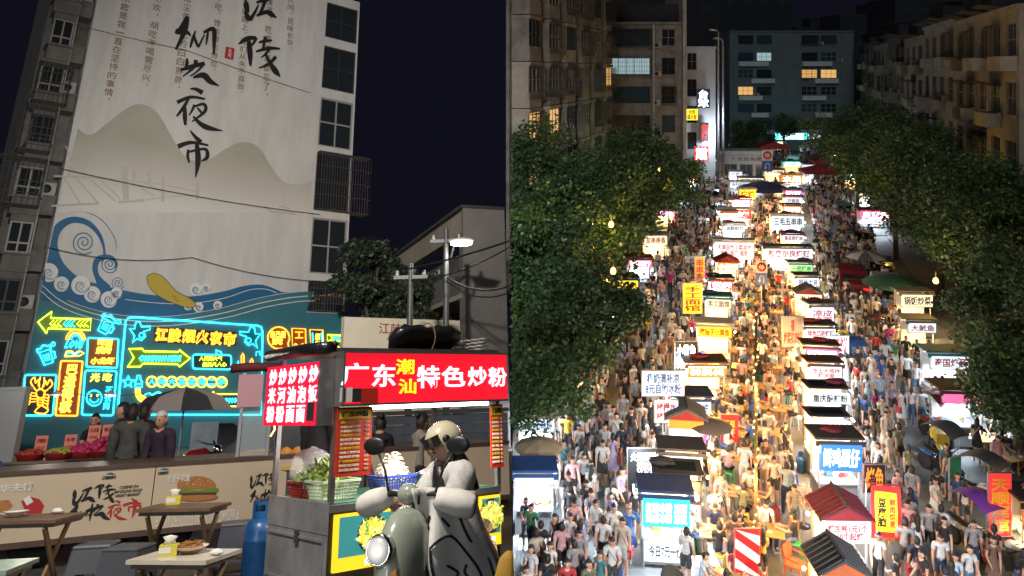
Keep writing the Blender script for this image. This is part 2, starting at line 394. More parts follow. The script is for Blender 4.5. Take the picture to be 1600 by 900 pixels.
strokes('sea_line', [([(66, 446), (95, 470), (135, 487), (195, 500), (265, 502), (345, 490), (405, 474), (455, 465), (492, 462)], 1.3),
    ([(64, 455), (92, 478), (132, 494), (192, 507), (265, 509), (350, 497), (410, 481), (460, 472), (492, 470)], 1.2),
    ([(195, 468), (250, 474), (300, 474), (350, 466), (390, 453), (415, 452), (432, 458)], 1.0)], M_wht, 10, k=4)
# the yellow board on the wave and its pale strut lines
paint('painted_surfboard', spline([(229, 432), (240, 427), (256, 434), (275, 455), (296, 466), (306, 476), (296, 481), (270, 474), (246, 462), (232, 447)], 4, True), M_ylw, 11)
strokes('board_outline', [(spline([(229, 432), (240, 427), (256, 434), (275, 455), (296, 466), (306, 476), (296, 481), (270, 474), (246, 462), (232, 447), (229, 432)], 3), .9), ([(268, 462), (276, 466), (272, 468), (280, 471)], .8)], M_ink, 12, k=1)
# faint landing stage
strokes('painted_jetty', [([(84, 275), (155, 278)], 2.5), ([(80, 322), (155, 318)], 3.5), ([(185, 316), (225, 313)], 4), ([(194, 260), (197, 312)], 10), ([(209, 264), (210, 280)], 5), ([(232, 270), (234, 284)], 5), ([(255, 276), (254, 315)], 5), ([(309, 286), (308, 312)], 5),
    ([(100, 278), (125, 318)], 2.5), ([(118, 278), (152, 316)], 2.5), ([(140, 280), (180, 314)], 2.5), ([(158, 281), (188, 312)], 2), ([(205, 284), (240, 306)], 2), ([(225, 285), (262, 304)], 2), ([(155, 278), (235, 286), (310, 300)], 2), ([(225, 313), (260, 308), (310, 304)], 1.6),
    ([(103, 228), (110, 250)], 2), ([(104, 254), (118, 248), (136, 255), (132, 262), (106, 262), (104, 254)], 1.8), ([(108, 262), (108, 277)], 2.2), ([(131, 262), (131, 277)], 2.2),
    ([(413, 322), (425, 331), (455, 333), (461, 336)], 2.6), ([(444, 298), (445, 328)], 1.0), ([(436, 322), (452, 326)], 3)], M_faint, 2.5, k=2)
Z6 = lambda p: (240+p[0]/3.104, p[1]/3.104)
CAL = [
 [([(445, 2), (448, 30), (455, 62)], [8, 22, 12]), ([(440, 55), (455, 85), (470, 100)], [6, 22, 12]), ([(466, 100), (490, 60), (508, 22)], [16, 12, 4]), ([(496, 14), (530, 4), (560, -4)], [8, 15, 14]), ([(540, 0), (527, 40), (512, 72)], [16, 13, 12]), ([(498, 78), (545, 60), (570, 72), (594, 88)], [10, 17, 20, 5])],
 [([(410, 216), (450, 190), (497, 184)], [6, 20, 12]), ([(497, 184), (482, 212), (458, 236)], [14, 10, 6]), ([(460, 200), (466, 260), (468, 322)], [16, 22, 8]), ([(508, 208), (540, 200), (574, 198)], [8, 13, 6]), ([(540, 178), (534, 210), (528, 240)], [14, 12, 8]), ([(494, 252), (555, 236), (612, 238)], [8, 15, 7]), ([(560, 240), (540, 265), (518, 282)], [10, 10, 4]), ([(540, 262), (562, 305), (588, 345), (612, 374)], [10, 14, 24, 5]), ([(592, 276), (556, 312), (508, 332)], [14, 14, 5])],
 [([(104, 150), (128, 150), (160, 78)], [18, 26, 8]), ([(160, 84), (150, 150), (106, 242)], [20, 20, 10]), ([(146, 152), (164, 160), (178, 176)], [10, 14, 6]), ([(176, 232), (188, 190), (202, 150)], [8, 12, 5]), ([(194, 172), (204, 205), (216, 232)], [8, 12, 8]), ([(216, 230), (230, 200), (246, 168)], [8, 8, 5]), ([(240, 160), (288, 142), (292, 200), (290, 268)], [10, 18, 16, 6]), ([(262, 156), (258, 186), (252, 220)], [8, 10, 5])],
 [([(128, 342), (180, 326), (246, 308)], [10, 18, 14]), ([(160, 284), (160, 310), (150, 338)], [8, 14, 8]), ([(204, 292), (192, 330), (140, 372)], [18, 12, 6]), ([(246, 308), (214, 344), (176, 372)], [12, 8, 6]), ([(190, 378), (240, 366), (272, 396), (316, 418)], [8, 24, 22, 4])],
 [([(176, 432), (204, 434), (236, 452)], [6, 14, 20]), ([(112, 498), (180, 472), (248, 482)], [16, 13, 8]), ([(168, 480), (142, 525), (110, 566)], [10, 14, 8]), ([(150, 520), (150, 565), (152, 608)], [12, 18, 10]), ([(196, 508), (186, 535), (170, 562)], [10, 10, 4]), ([(188, 522), (240, 506), (248, 540), (184, 592)], [8, 12, 14, 5]), ([(210, 524), (224, 540), (236, 556)], [6, 10, 5]), ([(190, 566), (226, 602), (266, 622), (334, 636)], [8, 18, 20, 3])],
 [([(176, 634), (196, 660), (228, 692)], [5, 13, 20]), ([(116, 712), (180, 692), (264, 706)], [20, 14, 8]), ([(166, 726), (164, 760), (172, 792)], [10, 12, 6]), ([(168, 738), (248, 724), (258, 764), (230, 782)], [9, 12, 16, 5]), ([(208, 700), (214, 780), (202, 862)], [16, 23, 4])]]
for c in CAL: strokes('calligraphy', [(p_, [w_*1.22 for w_ in ws_]) for p_, ws_ in c], M_ink, 14, Z6, 1/3.104, k=5)
_a = wxz(352.5, 73); _b = wxz(364, 94); MB().bb(_a[0], _b[0], -.05, -.044, _b[1], _a[1]).out('red_seal', M_red, blk)
def wtext(body, cx, cy, w, h, m, layer=6, bold=.012, **k):
    x, z = wxz(cx, cy); x0, _ = wxz(cx-w/2, cy); x1, _ = wxz(cx+w/2, cy); _, z0 = wxz(cx, cy+h/2); _, z1 = wxz(cx, cy-h/2)
    return text(body, x1-x0, z1-z0, m, k.pop('parent', blk), (x, -.004*layer if 'y' not in k else k.pop('y'), z), bold=bold, **k)
wtext('水\n河', 358.5, 83, 6, 14, M_wht, 14)
for body, cx, y0, y1, w in (('的乐趣是我一直在坚持的事情。', 166, -22, 164, 14), ('须尽欢，胡吃海喝需尽兴。', 225, -22, 142, 13), ('红尘作伴吃的白白胖胖。', 276, -10, 146, 12), ('不吃，馋也馋也馋也。', 332, -8, 118, 11), ('条不归路上，我们从来不孤独。', 375, -10, 152, 11), ('懂得，吃着吃着都忘了。', 415, -6, 158, 10), ('最人间，觅味长存。', 453, -16, 83, 10)):
    n = len(body); hch = (y1-y0)/n
    for k, c in enumerate(body):
        y = y0+(k+.5)*hch; x = cx+(y1-y)*(480-cx)*.0006
        if c in '。，': wtext(c, x+w*.25, y-hch*.2, w*.25, hch*.22, M_brown, 5, .004, name='mural_lettering')
        elif c == '一': wtext(c, x, y, w, hch*.13, M_brown, 5, .004, name='mural_lettering')
        else: wtext(c, x, y, w, hch*.86, M_brown, 5, .004, name='mural_lettering')
# ------------------------------------------------------------------ neon signs fixed to the wall
NE = 4.5
N_c = glow('cyan_neon', (.03, .75, 1.0), NE); N_y = glow('lemon_neon', (.75, .95, .04), NE*.75); N_o = glow('orange_neon', (1.0, .30, .015), NE*.95); N_g = glow('golden_neon', (1.0, .55, .05), NE)
M_back = mat('neon_backing', (.03, .05, .055), .3); M_backo = mat('neon_backing_orange', (.30, .09, .01), .4); M_backg = mat('neon_backing_green', (.16, .26, .01), .4); M_backt = mat('neon_backing_teal', (.01, .16, .20), .4)
def nsign(label, px, py, name='neon_sign'):
    x, z = wxz(px, py); o = thing(name, label, 'neon sign', frame=LF @ WF @ Matrix.Translation((x, -.03, z)), group='neon signs on the painted wall'); o['_o'] = (x, z)
    return o
def npx(o, p, y=-.05):
    x, z = wxz(*p, off=-.05); return (x-o['_o'][0], y, z-o['_o'][1])
def ntube(o, pts, m, closed=False, r=.036, y=-.05, name='neon_tube'):
    b = MB(); b.tube([npx(o, p, y) for p in pts], r, 5, closed=closed); return b.out(name, m, o)
def nback(o, pts, m, y=-.012):
    b = MB(); q = [npx(o, p, 0) for p in pts]; b.prism([(p[0], p[2]) for p in q], y, y+.01); return b.out('backing_panel', m, o)
def ntext(o, body, cx, cy, w, h, m, outline=.035, **k):
    a = npx(o, (cx-w/2, cy)); c = npx(o, (cx+w/2, cy)); d = npx(o, (cx, cy-h/2)); e = npx(o, (cx, cy+h/2)); ce = npx(o, (cx, cy))
    return text(body, c[0]-a[0], d[2]-e[2], m, o, (ce[0], -.06, ce[2]), outline=outline, **k)
def rr(x0, y0, x1, y1, r=4, tilt=(0, 0)):
    out = []
    for cx, cy, a in ((x1-r, y0+r, -90), (x1-r, y1-r, 0), (x0+r, y1-r, 90), (x0+r, y0+r, 180)):
        for k in range(4):
            an = math.radians(a+30*k); out.append((cx+r*math.cos(an), cy+r*math.sin(an)))
    return [(x+tilt[0]*(y-y0), y+tilt[1]*(x-x0)) for x, y in out]
def circ(cx, cy, r, n=16, a0=0, a1=360): return [(cx+r*math.cos(math.radians(a0+(a1-a0)*i/n)), cy+r*math.sin(math.radians(a0+(a1-a0)*i/n))) for i in range(n if a1-a0 == 360 else n+1)]
def rot(pts, c, a): ca, sa = math.cos(math.radians(a)), math.sin(math.radians(a)); return [(c[0]+(x-c[0])*ca-(y-c[1])*sa, c[1]+(x-c[0])*sa+(y-c[1])*ca) for x, y in pts]
o = nsign('lemon green neon arrow with cyan chevrons pointing to the wall edge', 100, 505)
ar = [(59, 503), (81, 487), (79, 497), (142, 499), (141, 516), (75, 513), (73, 521)]; nback(o, ar, M_backg); ntube(o, ar, N_y, True)
for k, x in enumerate((78, 84, 90, 99, 105, 111, 120, 126, 132)): ntube(o, [(x+6, 500), (x, 506), (x+6, 511)], N_c if 3 <= k < 6 else N_y, r=.026)
def mug(label, cx, cy, a, s=1.0):
    o = nsign(label, cx, cy); T = lambda p: rot([(cx+x*s, cy+y*s) for x, y in p], (cx, cy), a)
    ntube(o, T([(-9, -8), (9, -8), (7, 13), (-7, 13)]), N_c, True); ntube(o, T([(9, -4), (14, -2), (13, 7), (8, 8)]), N_c)
    ntube(o, T(spline([(-10, -8), (-11, -14), (-5, -13), (0, -17), (6, -14), (11, -13), (10, -8)], 3)), N_c)
    for x in (-4, 0, 4): ntube(o, T([(x, -3), (x*.8, 8)]), N_c, r=.024)
    ntube(o, T(circ(16, -14, 3, 8)), N_c, True, r=.026); return o
mug('cyan neon beer mug tilted beside the lemon arrow tail', 165, 508, 28)
mug('cyan neon beer mug above the framed neon lobster', 72, 556, -18)
o = nsign('orange neon rainbow over the cyan word LOVE', 117, 535)
for k, r in enumerate((7, 11, 15)): ntube(o, circ(118, 531, r, 10, 180, 360), (N_c, N_g, N_o)[k], r=.03)
ntext(o, 'LOVE', 116, 538, 30, 13, N_c, italic=.3); ntube(o, [(101, 557), (104, 549), (112, 549), (116, 553), (124, 548), (131, 552), (124, 556), (101, 557)], N_g, r=.03); ntube(o, [(103, 553), (110, 551), (116, 555), (124, 550)], N_c, r=.025)
o = nsign('cyan framed neon panel with three lines of orange Chinese words', 162, 550)
q = rr(137, 528, 185, 573, 2, (-.05, .04)); nback(o, q, M_backo); ntube(o, q, N_c, True); ntext(o, '啤酒\n烧烤', 163, 541, 24, 25, N_g, .03); ntext(o, '小龙虾', 160, 564, 37, 11, N_g, .03)
o = nsign('cyan framed neon panel with an orange lobster', 62, 618)
q = rr(39, 586, 88, 649, 3, (-.09, .0)); nback(o, q, M_back); ntube(o, q, N_c, True)
for s in (-1, 1):
    ntube(o, rot(spline([(62+s*5, 612), (62+s*12, 606), (62+s*17, 598), (62+s*12, 591), (62+s*9, 600), (62+s*5, 593), (62+s*4, 604)], 3), (62, 618), 8), N_o, r=.03)
    for k in range(4): ntube(o, rot([(62+s*5, 616+k*4), (62+s*13, 615+k*5), (62+s*15, 620+k*5)], (62, 618), 8), N_o, r=.024)
    ntube(o, rot([(62+s*2, 607), (62+s*4, 597), (62+s*3, 589)], (62, 618), 8), N_g, r=.022)
ntube(o, circ(63, 615, 7, 10), N_o, True, r=.032); ntube(o, [(58, 622), (59, 634), (66, 634), (68, 622)], N_o, r=.03)
for y in (625, 629, 633): ntube(o, [(58, y), (68, y)], N_o, r=.022)
ntube(o, spline([(63, 634), (54, 643), (62, 646), (70, 646), (75, 640), (66, 634)], 3), N_o, r=.03)
o = nsign('tall orange neon panel with four stacked Chinese words', 106, 606)
q = rr(95, 564, 129, 649, 2, (-.1, .02)); nback(o, q, M_backo); ntube(o, q, N_o, True); ntext(o, '巴\n适\n得\n板', 107, 607, 20, 76, N_g, .036)
o = nsign('cyan framed neon panel with orange words above a smiling round face', 154, 613)
q = rr(133, 579, 182, 648, 3, (-.08, .02)); nback(o, q, M_backt); ntube(o, q, N_c, True); ntext(o, '光 吃', 158, 590, 34, 14, N_g, .032); ntext(o, '不\n长\n肉', 168, 622, 11, 36, N_c, .03)
ntube(o, circ(147, 622, 12, 14), N_c, True, r=.028); ntube(o, circ(147, 622, 7, 6, 10, 170), N_c, r=.024); ntube(o, circ(142, 618, 1.5, 6), N_g, True, r=.02); ntube(o, circ(152, 618, 1.5, 6), N_g, True, r=.02)
o = nsign('huge cyan rounded neon border around the middle signs', 300, 575)
bd = [(196, 502), (200, 497), (210, 496), (402, 509), (408, 511), (410, 518), (408, 648), (192, 648), (185, 646), (184, 638)]
ntube(o, bd, N_c, True, r=.042)
for lab, cx, cy, s in (('cyan neon hand sign before the orange title', 218, 521, 1), ('cyan neon hand sign after the orange title', 391, 529, -1)):
    o = nsign(lab, cx, cy); T = lambda p: [(cx+s*x, cy+y) for x, y in p]
    q = T([(-16, -8), (-8, -7), (-6, -17), (0, -18), (3, -10), (17, -11), (16, -6), (6, -3), (9, 5), (3, 11), (-4, 8), (-11, 15), (-8, 4)]); nback(o, q, M_backt); ntube(o, q, N_c, True, r=.03); ntube(o, T(circ(3, 3, 4, 8)), N_c, True, r=.024)
o = nsign('large orange neon title of six Chinese characters', 305, 525)
nback(o, [(241, 511), (370, 519), (369, 540), (241, 535)], M_back)
for k, c in enumerate('江陵烟火夜市'): ntext(o, c, 252+k*21.3, 523+k*1.35, 20, 22, N_o, .045, bold=.03, name='neon_character')
o = nsign('lemon neon arrow with cyan English words inside the border', 248, 559)
q = [(201, 545), (222, 545), (225, 549), (278, 550), (280, 547), (297, 560), (280, 573), (277, 569), (223, 568), (219, 573), (199, 573), (209, 559)]; nback(o, q, M_backg); ntube(o, q, N_y, True, r=.04); ntext(o, 'COMMON HERE', 250, 560, 66, 10, N_c, .04)
o = nsign('cyan neon speech box with yellow saying', 331, 564)
q = rr(301, 554, 361, 576, 4, (0, .02)); nback(o, q, M_back); ntube(o, q, N_c, True); ntube(o, [(338, 553), (337, 547), (345, 550), (347, 555)], N_c, r=.03); ntext(o, '人间烟火气', 329, 560.5, 36, 8, N_y, .028); ntext(o, '最抚凡人心', 335, 569.5, 38, 8, N_y, .028)
o = nsign('orange neon towers over cyan skyline strokes', 385, 564)
for x, y in ((379, 552), (393, 560)): ntube(o, [(x-2, 574), (x-2, y+4), (x, y), (x+2, y+4), (x+2, 574)], N_o, r=.034)
ntube(o, [(365, 577), (369, 573), (372, 564), (374, 574), (384, 576), (388, 572), (391, 577), (399, 577), (400, 569), (403, 569), (403, 578)], N_c, r=.028); ntube(o, [(400, 556), (400, 550), (406, 549), (406, 555)], N_c, r=.024)
o = nsign('cyan neon star under the lemon arrow', 200, 597)
ntube(o, [(200+(10 if k % 2 == 0 else 4)*math.sin(k*PI/5), 597-(10 if k % 2 == 0 else 4)*math.cos(k*PI/5)) for k in range(10)], N_c, True, r=.034)
o = nsign('cyan neon bottle next to the star', 217, 596)
ntube(o, [(214, 587), (219, 587), (219, 592), (222, 597), (222, 605), (211, 605), (211, 597), (214, 592)], N_c, True, r=.034); ntube(o, [(212, 600), (221, 600)], N_c, r=.03)
o = nsign('row of eight gold neon rings holding cyan characters', 290, 597)
for k, c in enumerate('人间大事吃喝二字'): ntube(o, circ(237+k*15.6, 596.5+k*.1, 8, 14), N_g, True, r=.036); ntext(o, c, 237+k*15.6, 596.5+k*.1, 9.5, 9.5, N_c, .03, name='neon_character')
o = nsign('gold neon bent pipe with cyan waves', 235, 620)
for d in (0, 3, 6): ntube(o, spline([(212+d, 607), (213+d, 618-d*.3), (220+d, 627-d), (232, 629-d), (248, 629-d)], 4), N_g if d != 3 else N_o, r=.034)
ntube(o, [(246, 620), (250, 620), (249, 633), (245, 633)], N_o, True, r=.034)
for y in (615, 637): ntube(o, spline([(226, y+2), (232, y-1), (238, y+2), (246, y-2), (254, y+1)], 3), N_c, r=.034)
ntube(o, circ(248, 626, 9, 8, -70, 70), N_c, r=.034)
o = nsign('orange neon arrow with one cyan English word pointing back', 348, 625)
q = [(317, 625), (334, 612), (335, 616), (376, 616), (376, 635), (335, 634), (334, 638)]; nback(o, q, M_back); ntube(o, q, N_g, True, r=.036); ntext(o, 'COMMON', 353, 626, 38, 9, N_c, .04)
o = nsign('orange neon speech bubble at the far end of the wall', 435, 530)
q = circ(435, 528, 17, 16, 70, 390)+[(452, 553)]; nback(o, q, M_backo); ntube(o, q, N_o, True); ntext(o, '自己最\n爱吃', 434, 528, 24, 22, N_g, .03)
o = nsign('orange neon frame with letter I and heart', 466, 533)
q = [(456, 513), (477, 514), (478, 556), (457, 556)]; nback(o, q, M_backo); ntube(o, q, N_o, True); ntube(o, [(461, 519), (473, 519)], N_o, r=.03); ntube(o, [(467, 519), (467, 528)], N_o, r=.03); ntube(o, [(461, 528), (473, 528)], N_o, r=.03)
ntube(o, spline([(467, 553), (460, 544), (461, 537), (467, 541), (473, 537), (475, 544), (467, 553)], 3), N_o, r=.032)
o = nsign('narrow orange neon frame with cyan side strips', 495, 535)
q = [(484, 515), (504, 516), (506, 556), (486, 556)]; nback(o, q, M_back); ntube(o, q, N_o, True)
for x in (488, 502): ntube(o, [(x, 520), (x+1, 553)], N_c, r=.03)
ntext(o, '烟\n火\n气', 495, 537, 8, 32, N_g, .03)
o = nsign('lemon neon arrow pointing off the end of the wall', 530, 528)
q = [(511, 523), (538, 524), (538, 519), (549, 529), (541, 539), (540, 534), (511, 532)]; nback(o, q, M_backg); ntube(o, q, N_y, True, r=.032)
for k, x in enumerate((516, 521, 526, 531)): ntube(o, [(x, 525), (x+4, 528), (x, 531)], N_c if k in (1, 2) else N_y, r=.022)
o = nsign('lemon neon rainbow behind the red cart roof', 522, 546)
for k, r in enumerate((5, 9)): ntube(o, circ(522, 548, r, 8, 180, 360), (N_c, N_y)[k], r=.03)
# ================================================================== people
from mathutils import noise
M_skin = mat('skin', (.46, .27, .19), .5); M_top = mat('top_cloth', (.8, .8, .8), .85, attr='top_colour', noise=.35, nscale=14, bump=.25, bscale=9)
M_bot = mat('bottom_cloth', (.8, .8, .8), .85, attr='bottom_colour', noise=.3, nscale=14)
M_shoe = mat('shoe', (.35, .34, .33), .6); M_hair = mat('black_hair', (.014, .011, .010), .62); M_eye = mat('eye_dark', (.02, .012, .01), .3); M_lip = mat('lip', (.34, .10, .09), .5)
M_skirt = mat('skirt_cloth', (.8, .8, .8), .85, attr='skirt_colour', noise=.3, nscale=10)
PM = [M_skin, M_top, M_bot, M_shoe, M_hair, M_eye, M_lip]
def rx(v, a): ca, sa = math.cos(a), math.sin(a); return Vector((v.x, v.y*ca-v.z*sa, v.y*sa+v.z*ca))
def skin_eval(vs, es, rs, lev=2):
    me = bpy.data.meshes.new('skeleton'); me.from_pydata([tuple(v) for v in vs], es, [])
    o = bpy.data.objects.new('skeleton', me); COL.objects.link(o)
    sm = o.modifiers.new('s', 'SKIN'); sm.use_smooth_shade = True; sm.branch_smoothing = .6
    for i, d in enumerate(me.skin_vertices[0].data):
        r = rs[i]; d.radius = r if isinstance(r, tuple) else (r, r); d.use_root = (i == 0)
    ss = o.modifiers.new('d', 'SUBSURF'); ss.levels = lev; ss.render_levels = lev
    m2 = bpy.data.meshes.new_from_object(o.evaluated_get(bpy.context.evaluated_depsgraph_get()))
    bpy.data.objects.remove(o); bpy.data.meshes.remove(me); return m2
def head_mesh(b, M, face=True, n=14, m=12):
    def warp(p):
        q = p.copy()
        if q.z < 0: q.x *= 1-.28*(-q.z)**1.5; q.y *= 1-.12*(-q.z)
        if q.y < 0 and -.35 < q.z < .2 and abs(q.x) < .25: q.y -= .16*(1-abs(q.x)/.25)*(1-abs(q.z+.1)/.3 if abs(q.z+.1) < .3 else 0)
        return q
    b.ball((0, 0, 0), (.077, .097, .118), n, m, 0, M, warp)
    for s in (-1, 1): b.ball((s*.077, .008, -.004), (.014, .02, .03), 6, 5, 0, M)
    if face:
        for s in (-1, 1): b.ball((s*.030, -.088, .006), (.015, .008, .007), 6, 4, 5, M); b.box((s*.03, -.091, .030), (.034, .006, .007), mi=5, M=M)
        b.ball((0, -.083, -.058), (.024, .008, .007), 6, 4, 6, M)
def hand(b, w, d, side, k=1.0, curl=.5):
    """palm with five fingers hanging from wrist w along d"""
    d = d.normalized(); sx = Vector((side, 0, 0)); fw = sx.cross(d)*(-side)
    if fw.length < .1: fw = Vector((0, -1, 0))
    fw.normalize(); sx = d.cross(fw).normalized()
    for i, (o, L_) in enumerate(((-.030, .062), (-.010, .074), (.010, .070), (.029, .054))):
        a = w+d*.085*k+fw*o*k; c = a+d*L_*.55*k-sx*side*0.0; e = c+(d*(1-curl)+sx*(-side)*curl*.6).normalized()*L_*.45*k
        b.cyl(a-d*.02, c, .0095*k, .0085*k, 5, 0); b.cyl(c, e, .0085*k, .006*k, 5, 0)
    a = w+d*.03*k+fw*(-.035)*k; c = a+(d*.7-fw*.7).normalized()*.04*k; b.cyl(a, c, .011*k, .010*k, 5, 0); b.cyl(c, c+d*.03*k, .010*k, .007*k, 5, 0)
    b.ball(w+d*.05*k, (.024*k, .04*k, .05*k), 8, 6, 0)
PT = {}
def person_template(key, legs=((0, 0), (0, 0)), arms=((5, 10, 8), (5, 10, 8)), lean=0, sleeve=.55, trouser=False, hair='short', skirt=None, slim=1.0, head=(0, 0), lev=2, puff=.012, face=True, knee_out=0.0, fine=True):
    P = Vector((0, 0, 0)); L_ = math.radians(lean)
    up = lambda v: rx(Vector(v), L_)
    V = [P, up((0, 0, .16)), up((0, 0, .32)), up((0, 0, .42)), up((0, -.005, .465)), up((0, -.012, .515))]
    w = slim
    R = [(.135*w, .105*w), (.122*w, .092*w), (.150*w, .102*w), (.12*w, .082*w), (.052, .052), (.050, .052)]
    E = [(0, 1), (1, 2), (2, 3), (3, 4), (4, 5)]; bones = [(0, 1, 'tb'), (1, 2, 't'), (2, 3, 't'), (3, 4, 'n'), (4, 5, 's')]
    hands = []
    for sd, (sw, el, ab) in zip((1, -1), arms):
        sh = V[3]+up((sd*.165*w, 0, -.012)); a, c = math.radians(sw), math.radians(ab)
        dr = lambda an: Vector((sd*math.sin(c), -math.sin(an)*math.cos(c), -math.cos(an)*math.cos(c)))
        eb = sh+dr(a)*.285; c2 = c*.3; an = a+math.radians(el); d2 = Vector((sd*(math.sin(c2)-.25*math.sin(math.radians(el))), -math.sin(an), -math.cos(an))).normalized(); wr = eb+d2*.245
        i = len(V); V += [sh, sh+(eb-sh)*.5, eb, eb+d2*.12, wr, wr+d2*.03]; R += [.064*w, .052*w, .042*w, .040*w, .029, .030]
        E += [(3, i), (i, i+1), (i+1, i+2), (i+2, i+3), (i+3, i+4), (i+4, i+5)]
        bones += [(3, i, 't'), (i, i+1, 'u0'), (i+1, i+2, 'u1'), (i+2, i+3, 'f0'), (i+3, i+4, 'f1'), (i+4, i+5, 's')]; hands.append((wr, d2, sd))
    for sd, (sw, kb) in zip((1, -1), legs):
        hp = Vector((sd*.088*w, 0, -.05)); a = math.radians(sw); kn = hp+Vector((sd*(.01+knee_out), -math.sin(a)*.42, -math.cos(a)*.42)); a2 = math.radians(sw-kb)
        d2 = Vector((0, -math.sin(a2), -math.cos(a2))); ak = kn+d2*.41; fw = Vector((sd*.12, -1, -.28 if kb < 60 else -.15)).normalized()
        if sw < -12: fw = Vector((sd*.1, -.75, -.75)).normalized()
        i = len(V); V += [hp, hp+(kn-hp)*.5, kn, kn+(ak-kn)*.35, ak, ak+fw*.08+Vector((0, 0, -.04)), ak+fw*.17+Vector((0, 0, -.045))]; R += [.092*w, .078*w, .056*w, .055*w, .037, .042, .034]
        E += [(0, i)]+[(i+k, i+k+1) for k in range(6)]; bones += [(0, i, 'b'), (i, i+1, 'b'), (i+1, i+2, 'k'), (i+2, i+3, 'c'), (i+3, i+4, 'c2'), (i+4, i+5, 'h'), (i+5, i+6, 'h')]
    me = skin_eval(V, E, R, lev)
    def zone(p):
        best = None
        for a, c, k in bones:
            A, B = V[a], V[c]; d = B-A; t = max(0, min(1, (p-A).dot(d)/max(d.length_squared, 1e-9))); q = (p-A-d*t).length
            if best is None or q < best[0]: best = (q, k, t)
        k, t = best[1], best[2]
        if k == 'tb': return 1 if t > .05 else 2
        if k == 't': return 1
        if k == 'n': return 1 if t < .45 else 0
        if k == 'u0': return 1 if sleeve > .0 and (sleeve >= .5 or t < sleeve*2) else 0
        if k == 'u1': return 1 if sleeve > .5+t*.5 else 0
        if k in ('f0', 'f1'): return 1 if sleeve > 1.2 else 0
        if k == 'b': return 2
        if k == 'k': return 2 if (trouser or t < .55) else 0
        if k in ('c', 'c2'): return 2 if trouser else 0
        if k == 'h': return 3
        return 0
    zs = [zone(v.co) for v in me.vertices]; b = MB(); vn = [v.normal.copy() for v in me.vertices]
    fold = lambda p: (noise.noise(p*11.0+Vector((len(key), 0, 0)))*.55+noise.noise(Vector((p.x*20, p.y*20, p.z*6)))*.45)*min(.018, puff*.75)
    b.v = [v.co+n_*((puff+fold(v.co)) if z in (1, 2) else 0) for v, n_, z in zip(me.vertices, vn, zs)]
    for p in me.polygons:
        vs_ = list(p.vertices); b.f.append(vs_); zz = [zs[i] for i in vs_]; b.m.append(max(set(zz), key=zz.count)); b.sm.append(True)
    bpy.data.meshes.remove(me)
    HM = Matrix.Translation(V[5]+up((0, -.018, .075))) @ Matrix.Rotation(math.radians(head[1]), 4, 'Z') @ Matrix.Rotation(math.radians(head[0])+L_*.4, 4, 'X')
    head_mesh(b, HM, face, *((14, 12) if fine else (8, 6)))
    for wr, d2, sd in hands:
        if fine: hand(b, wr+d2*.01, d2, sd)
        else: b.ball(wr+d2*.06, (.03, .03, .06), 5, 4, 0)
    lo = min(v.z for v in b.v); T = Matrix.Translation((0, 0, -lo)); b.v = [T @ v for v in b.v]; HM = T @ HM
    body = b.mesh('person_body', PM)
    h = MB()
    n_, m_ = 16, 12; hv = []; hf = []
    for j in range(m_+1):
        for i in range(n_):
            a, t_ = 2*PI*i/n_, PI*j/m_; hv.append(Vector((math.sin(t_)*math.cos(a), math.sin(t_)*math.sin(a), math.cos(t_))))
    for j in range(m_):
        for i in range(n_):
            f_ = (j*n_+i, (j+1)*n_+i, (j+1)*n_+(i+1) % n_, j*n_+(i+1) % n_); c_ = sum((hv[k] for k in f_), Vector())/4
            if c_.z > .46 or (c_.y > -.12 and c_.z > -.30) or (c_.y > .2 and c_.z > -.72): hf.append(f_)
    rj = random.Random(hash(key) % 1000 if False else len(key)); h.add([(p.x*.089*q_, p.y*.108*q_+.006, p.z*.130*q_+.004) for p in hv for q_ in (rj.uniform(.96, 1.07),)], hf, 0, True, HM)
    if hair == 'long':
        rings = []
        for z, wx, wy, y0 in ((.05, .084, .07, .03), (-.05, .086, .06, .05), (-.16, .088, .05, .075), (-.28, .075, .04, .09), (-.36, .045, .022, .095)):
            rings.append([HM @ Vector((wx*math.cos(a*PI/5), y0+wy*math.sin(a*PI/5), z)) for a in range(10)])
        h.loft(rings)
    if hair in ('tail', 'bun'):
        q = (.03, .035, .11) if hair == 'tail' else (.045, .045, .045); h.ball((0, .125, -.06 if hair == 'tail' else .08), q, 8, 8, 0, HM)
    hairm = h.mesh('hair', [M_hair])
    sk = None
    if skirt:
        s = MB(); top_z, bot_z, r0, r1 = skirt; o = -lo; rings = []
        for k in range(5):
            t = k/4; z = o+top_z+(bot_z-top_z)*t; r = r0+(r1-r0)*t
            rings.append([(r*math.cos(a*PI/9)*(1+.05*t*math.cos(a*PI/9*6)), .82*r*math.sin(a*PI/9)*(1+.05*t*math.cos(a*PI/9*6)), z) for a in range(18)])
        s.loft(rings, caps=False); sk = s.mesh('skirt', [M_skirt])
    PT[key] = (body, hairm, sk, HM, -lo); return PT[key]
W1, W2 = ((20, 5), (-16, 18)), ((-18, 20), (22, 6))
person_template('m_stand', ((1, 0), (-2, 0)), ((4, 12, 7), (-3, 14, 8)))
person_template('m_walk', W1, ((-20, 18, 6), (20, 22, 6)))
person_template('m_walk_long', W2, ((18, 20, 6), (-18, 22, 6)), trouser=True)
person_template('m_phone', ((4, 2), (-6, 6)), ((18, 85, 6), (6, 14, 8)), head=(14, 0))
person_template('m_sit', ((84, 84), (80, 78)), ((30, 55, 8), (38, 60, 8)), lean=8, knee_out=.06, head=(8, 10))
person_template('m_sit_long', ((82, 80), (86, 90)), ((40, 50, 8), (20, 40, 8)), lean=12, knee_out=.05, trouser=True, head=(12, -20))
person_template('m_cook', ((2, 0), (-3, 0)), ((42, 45, 10), (30, 60, 10)), lean=10, trouser=True, head=(16, 0))
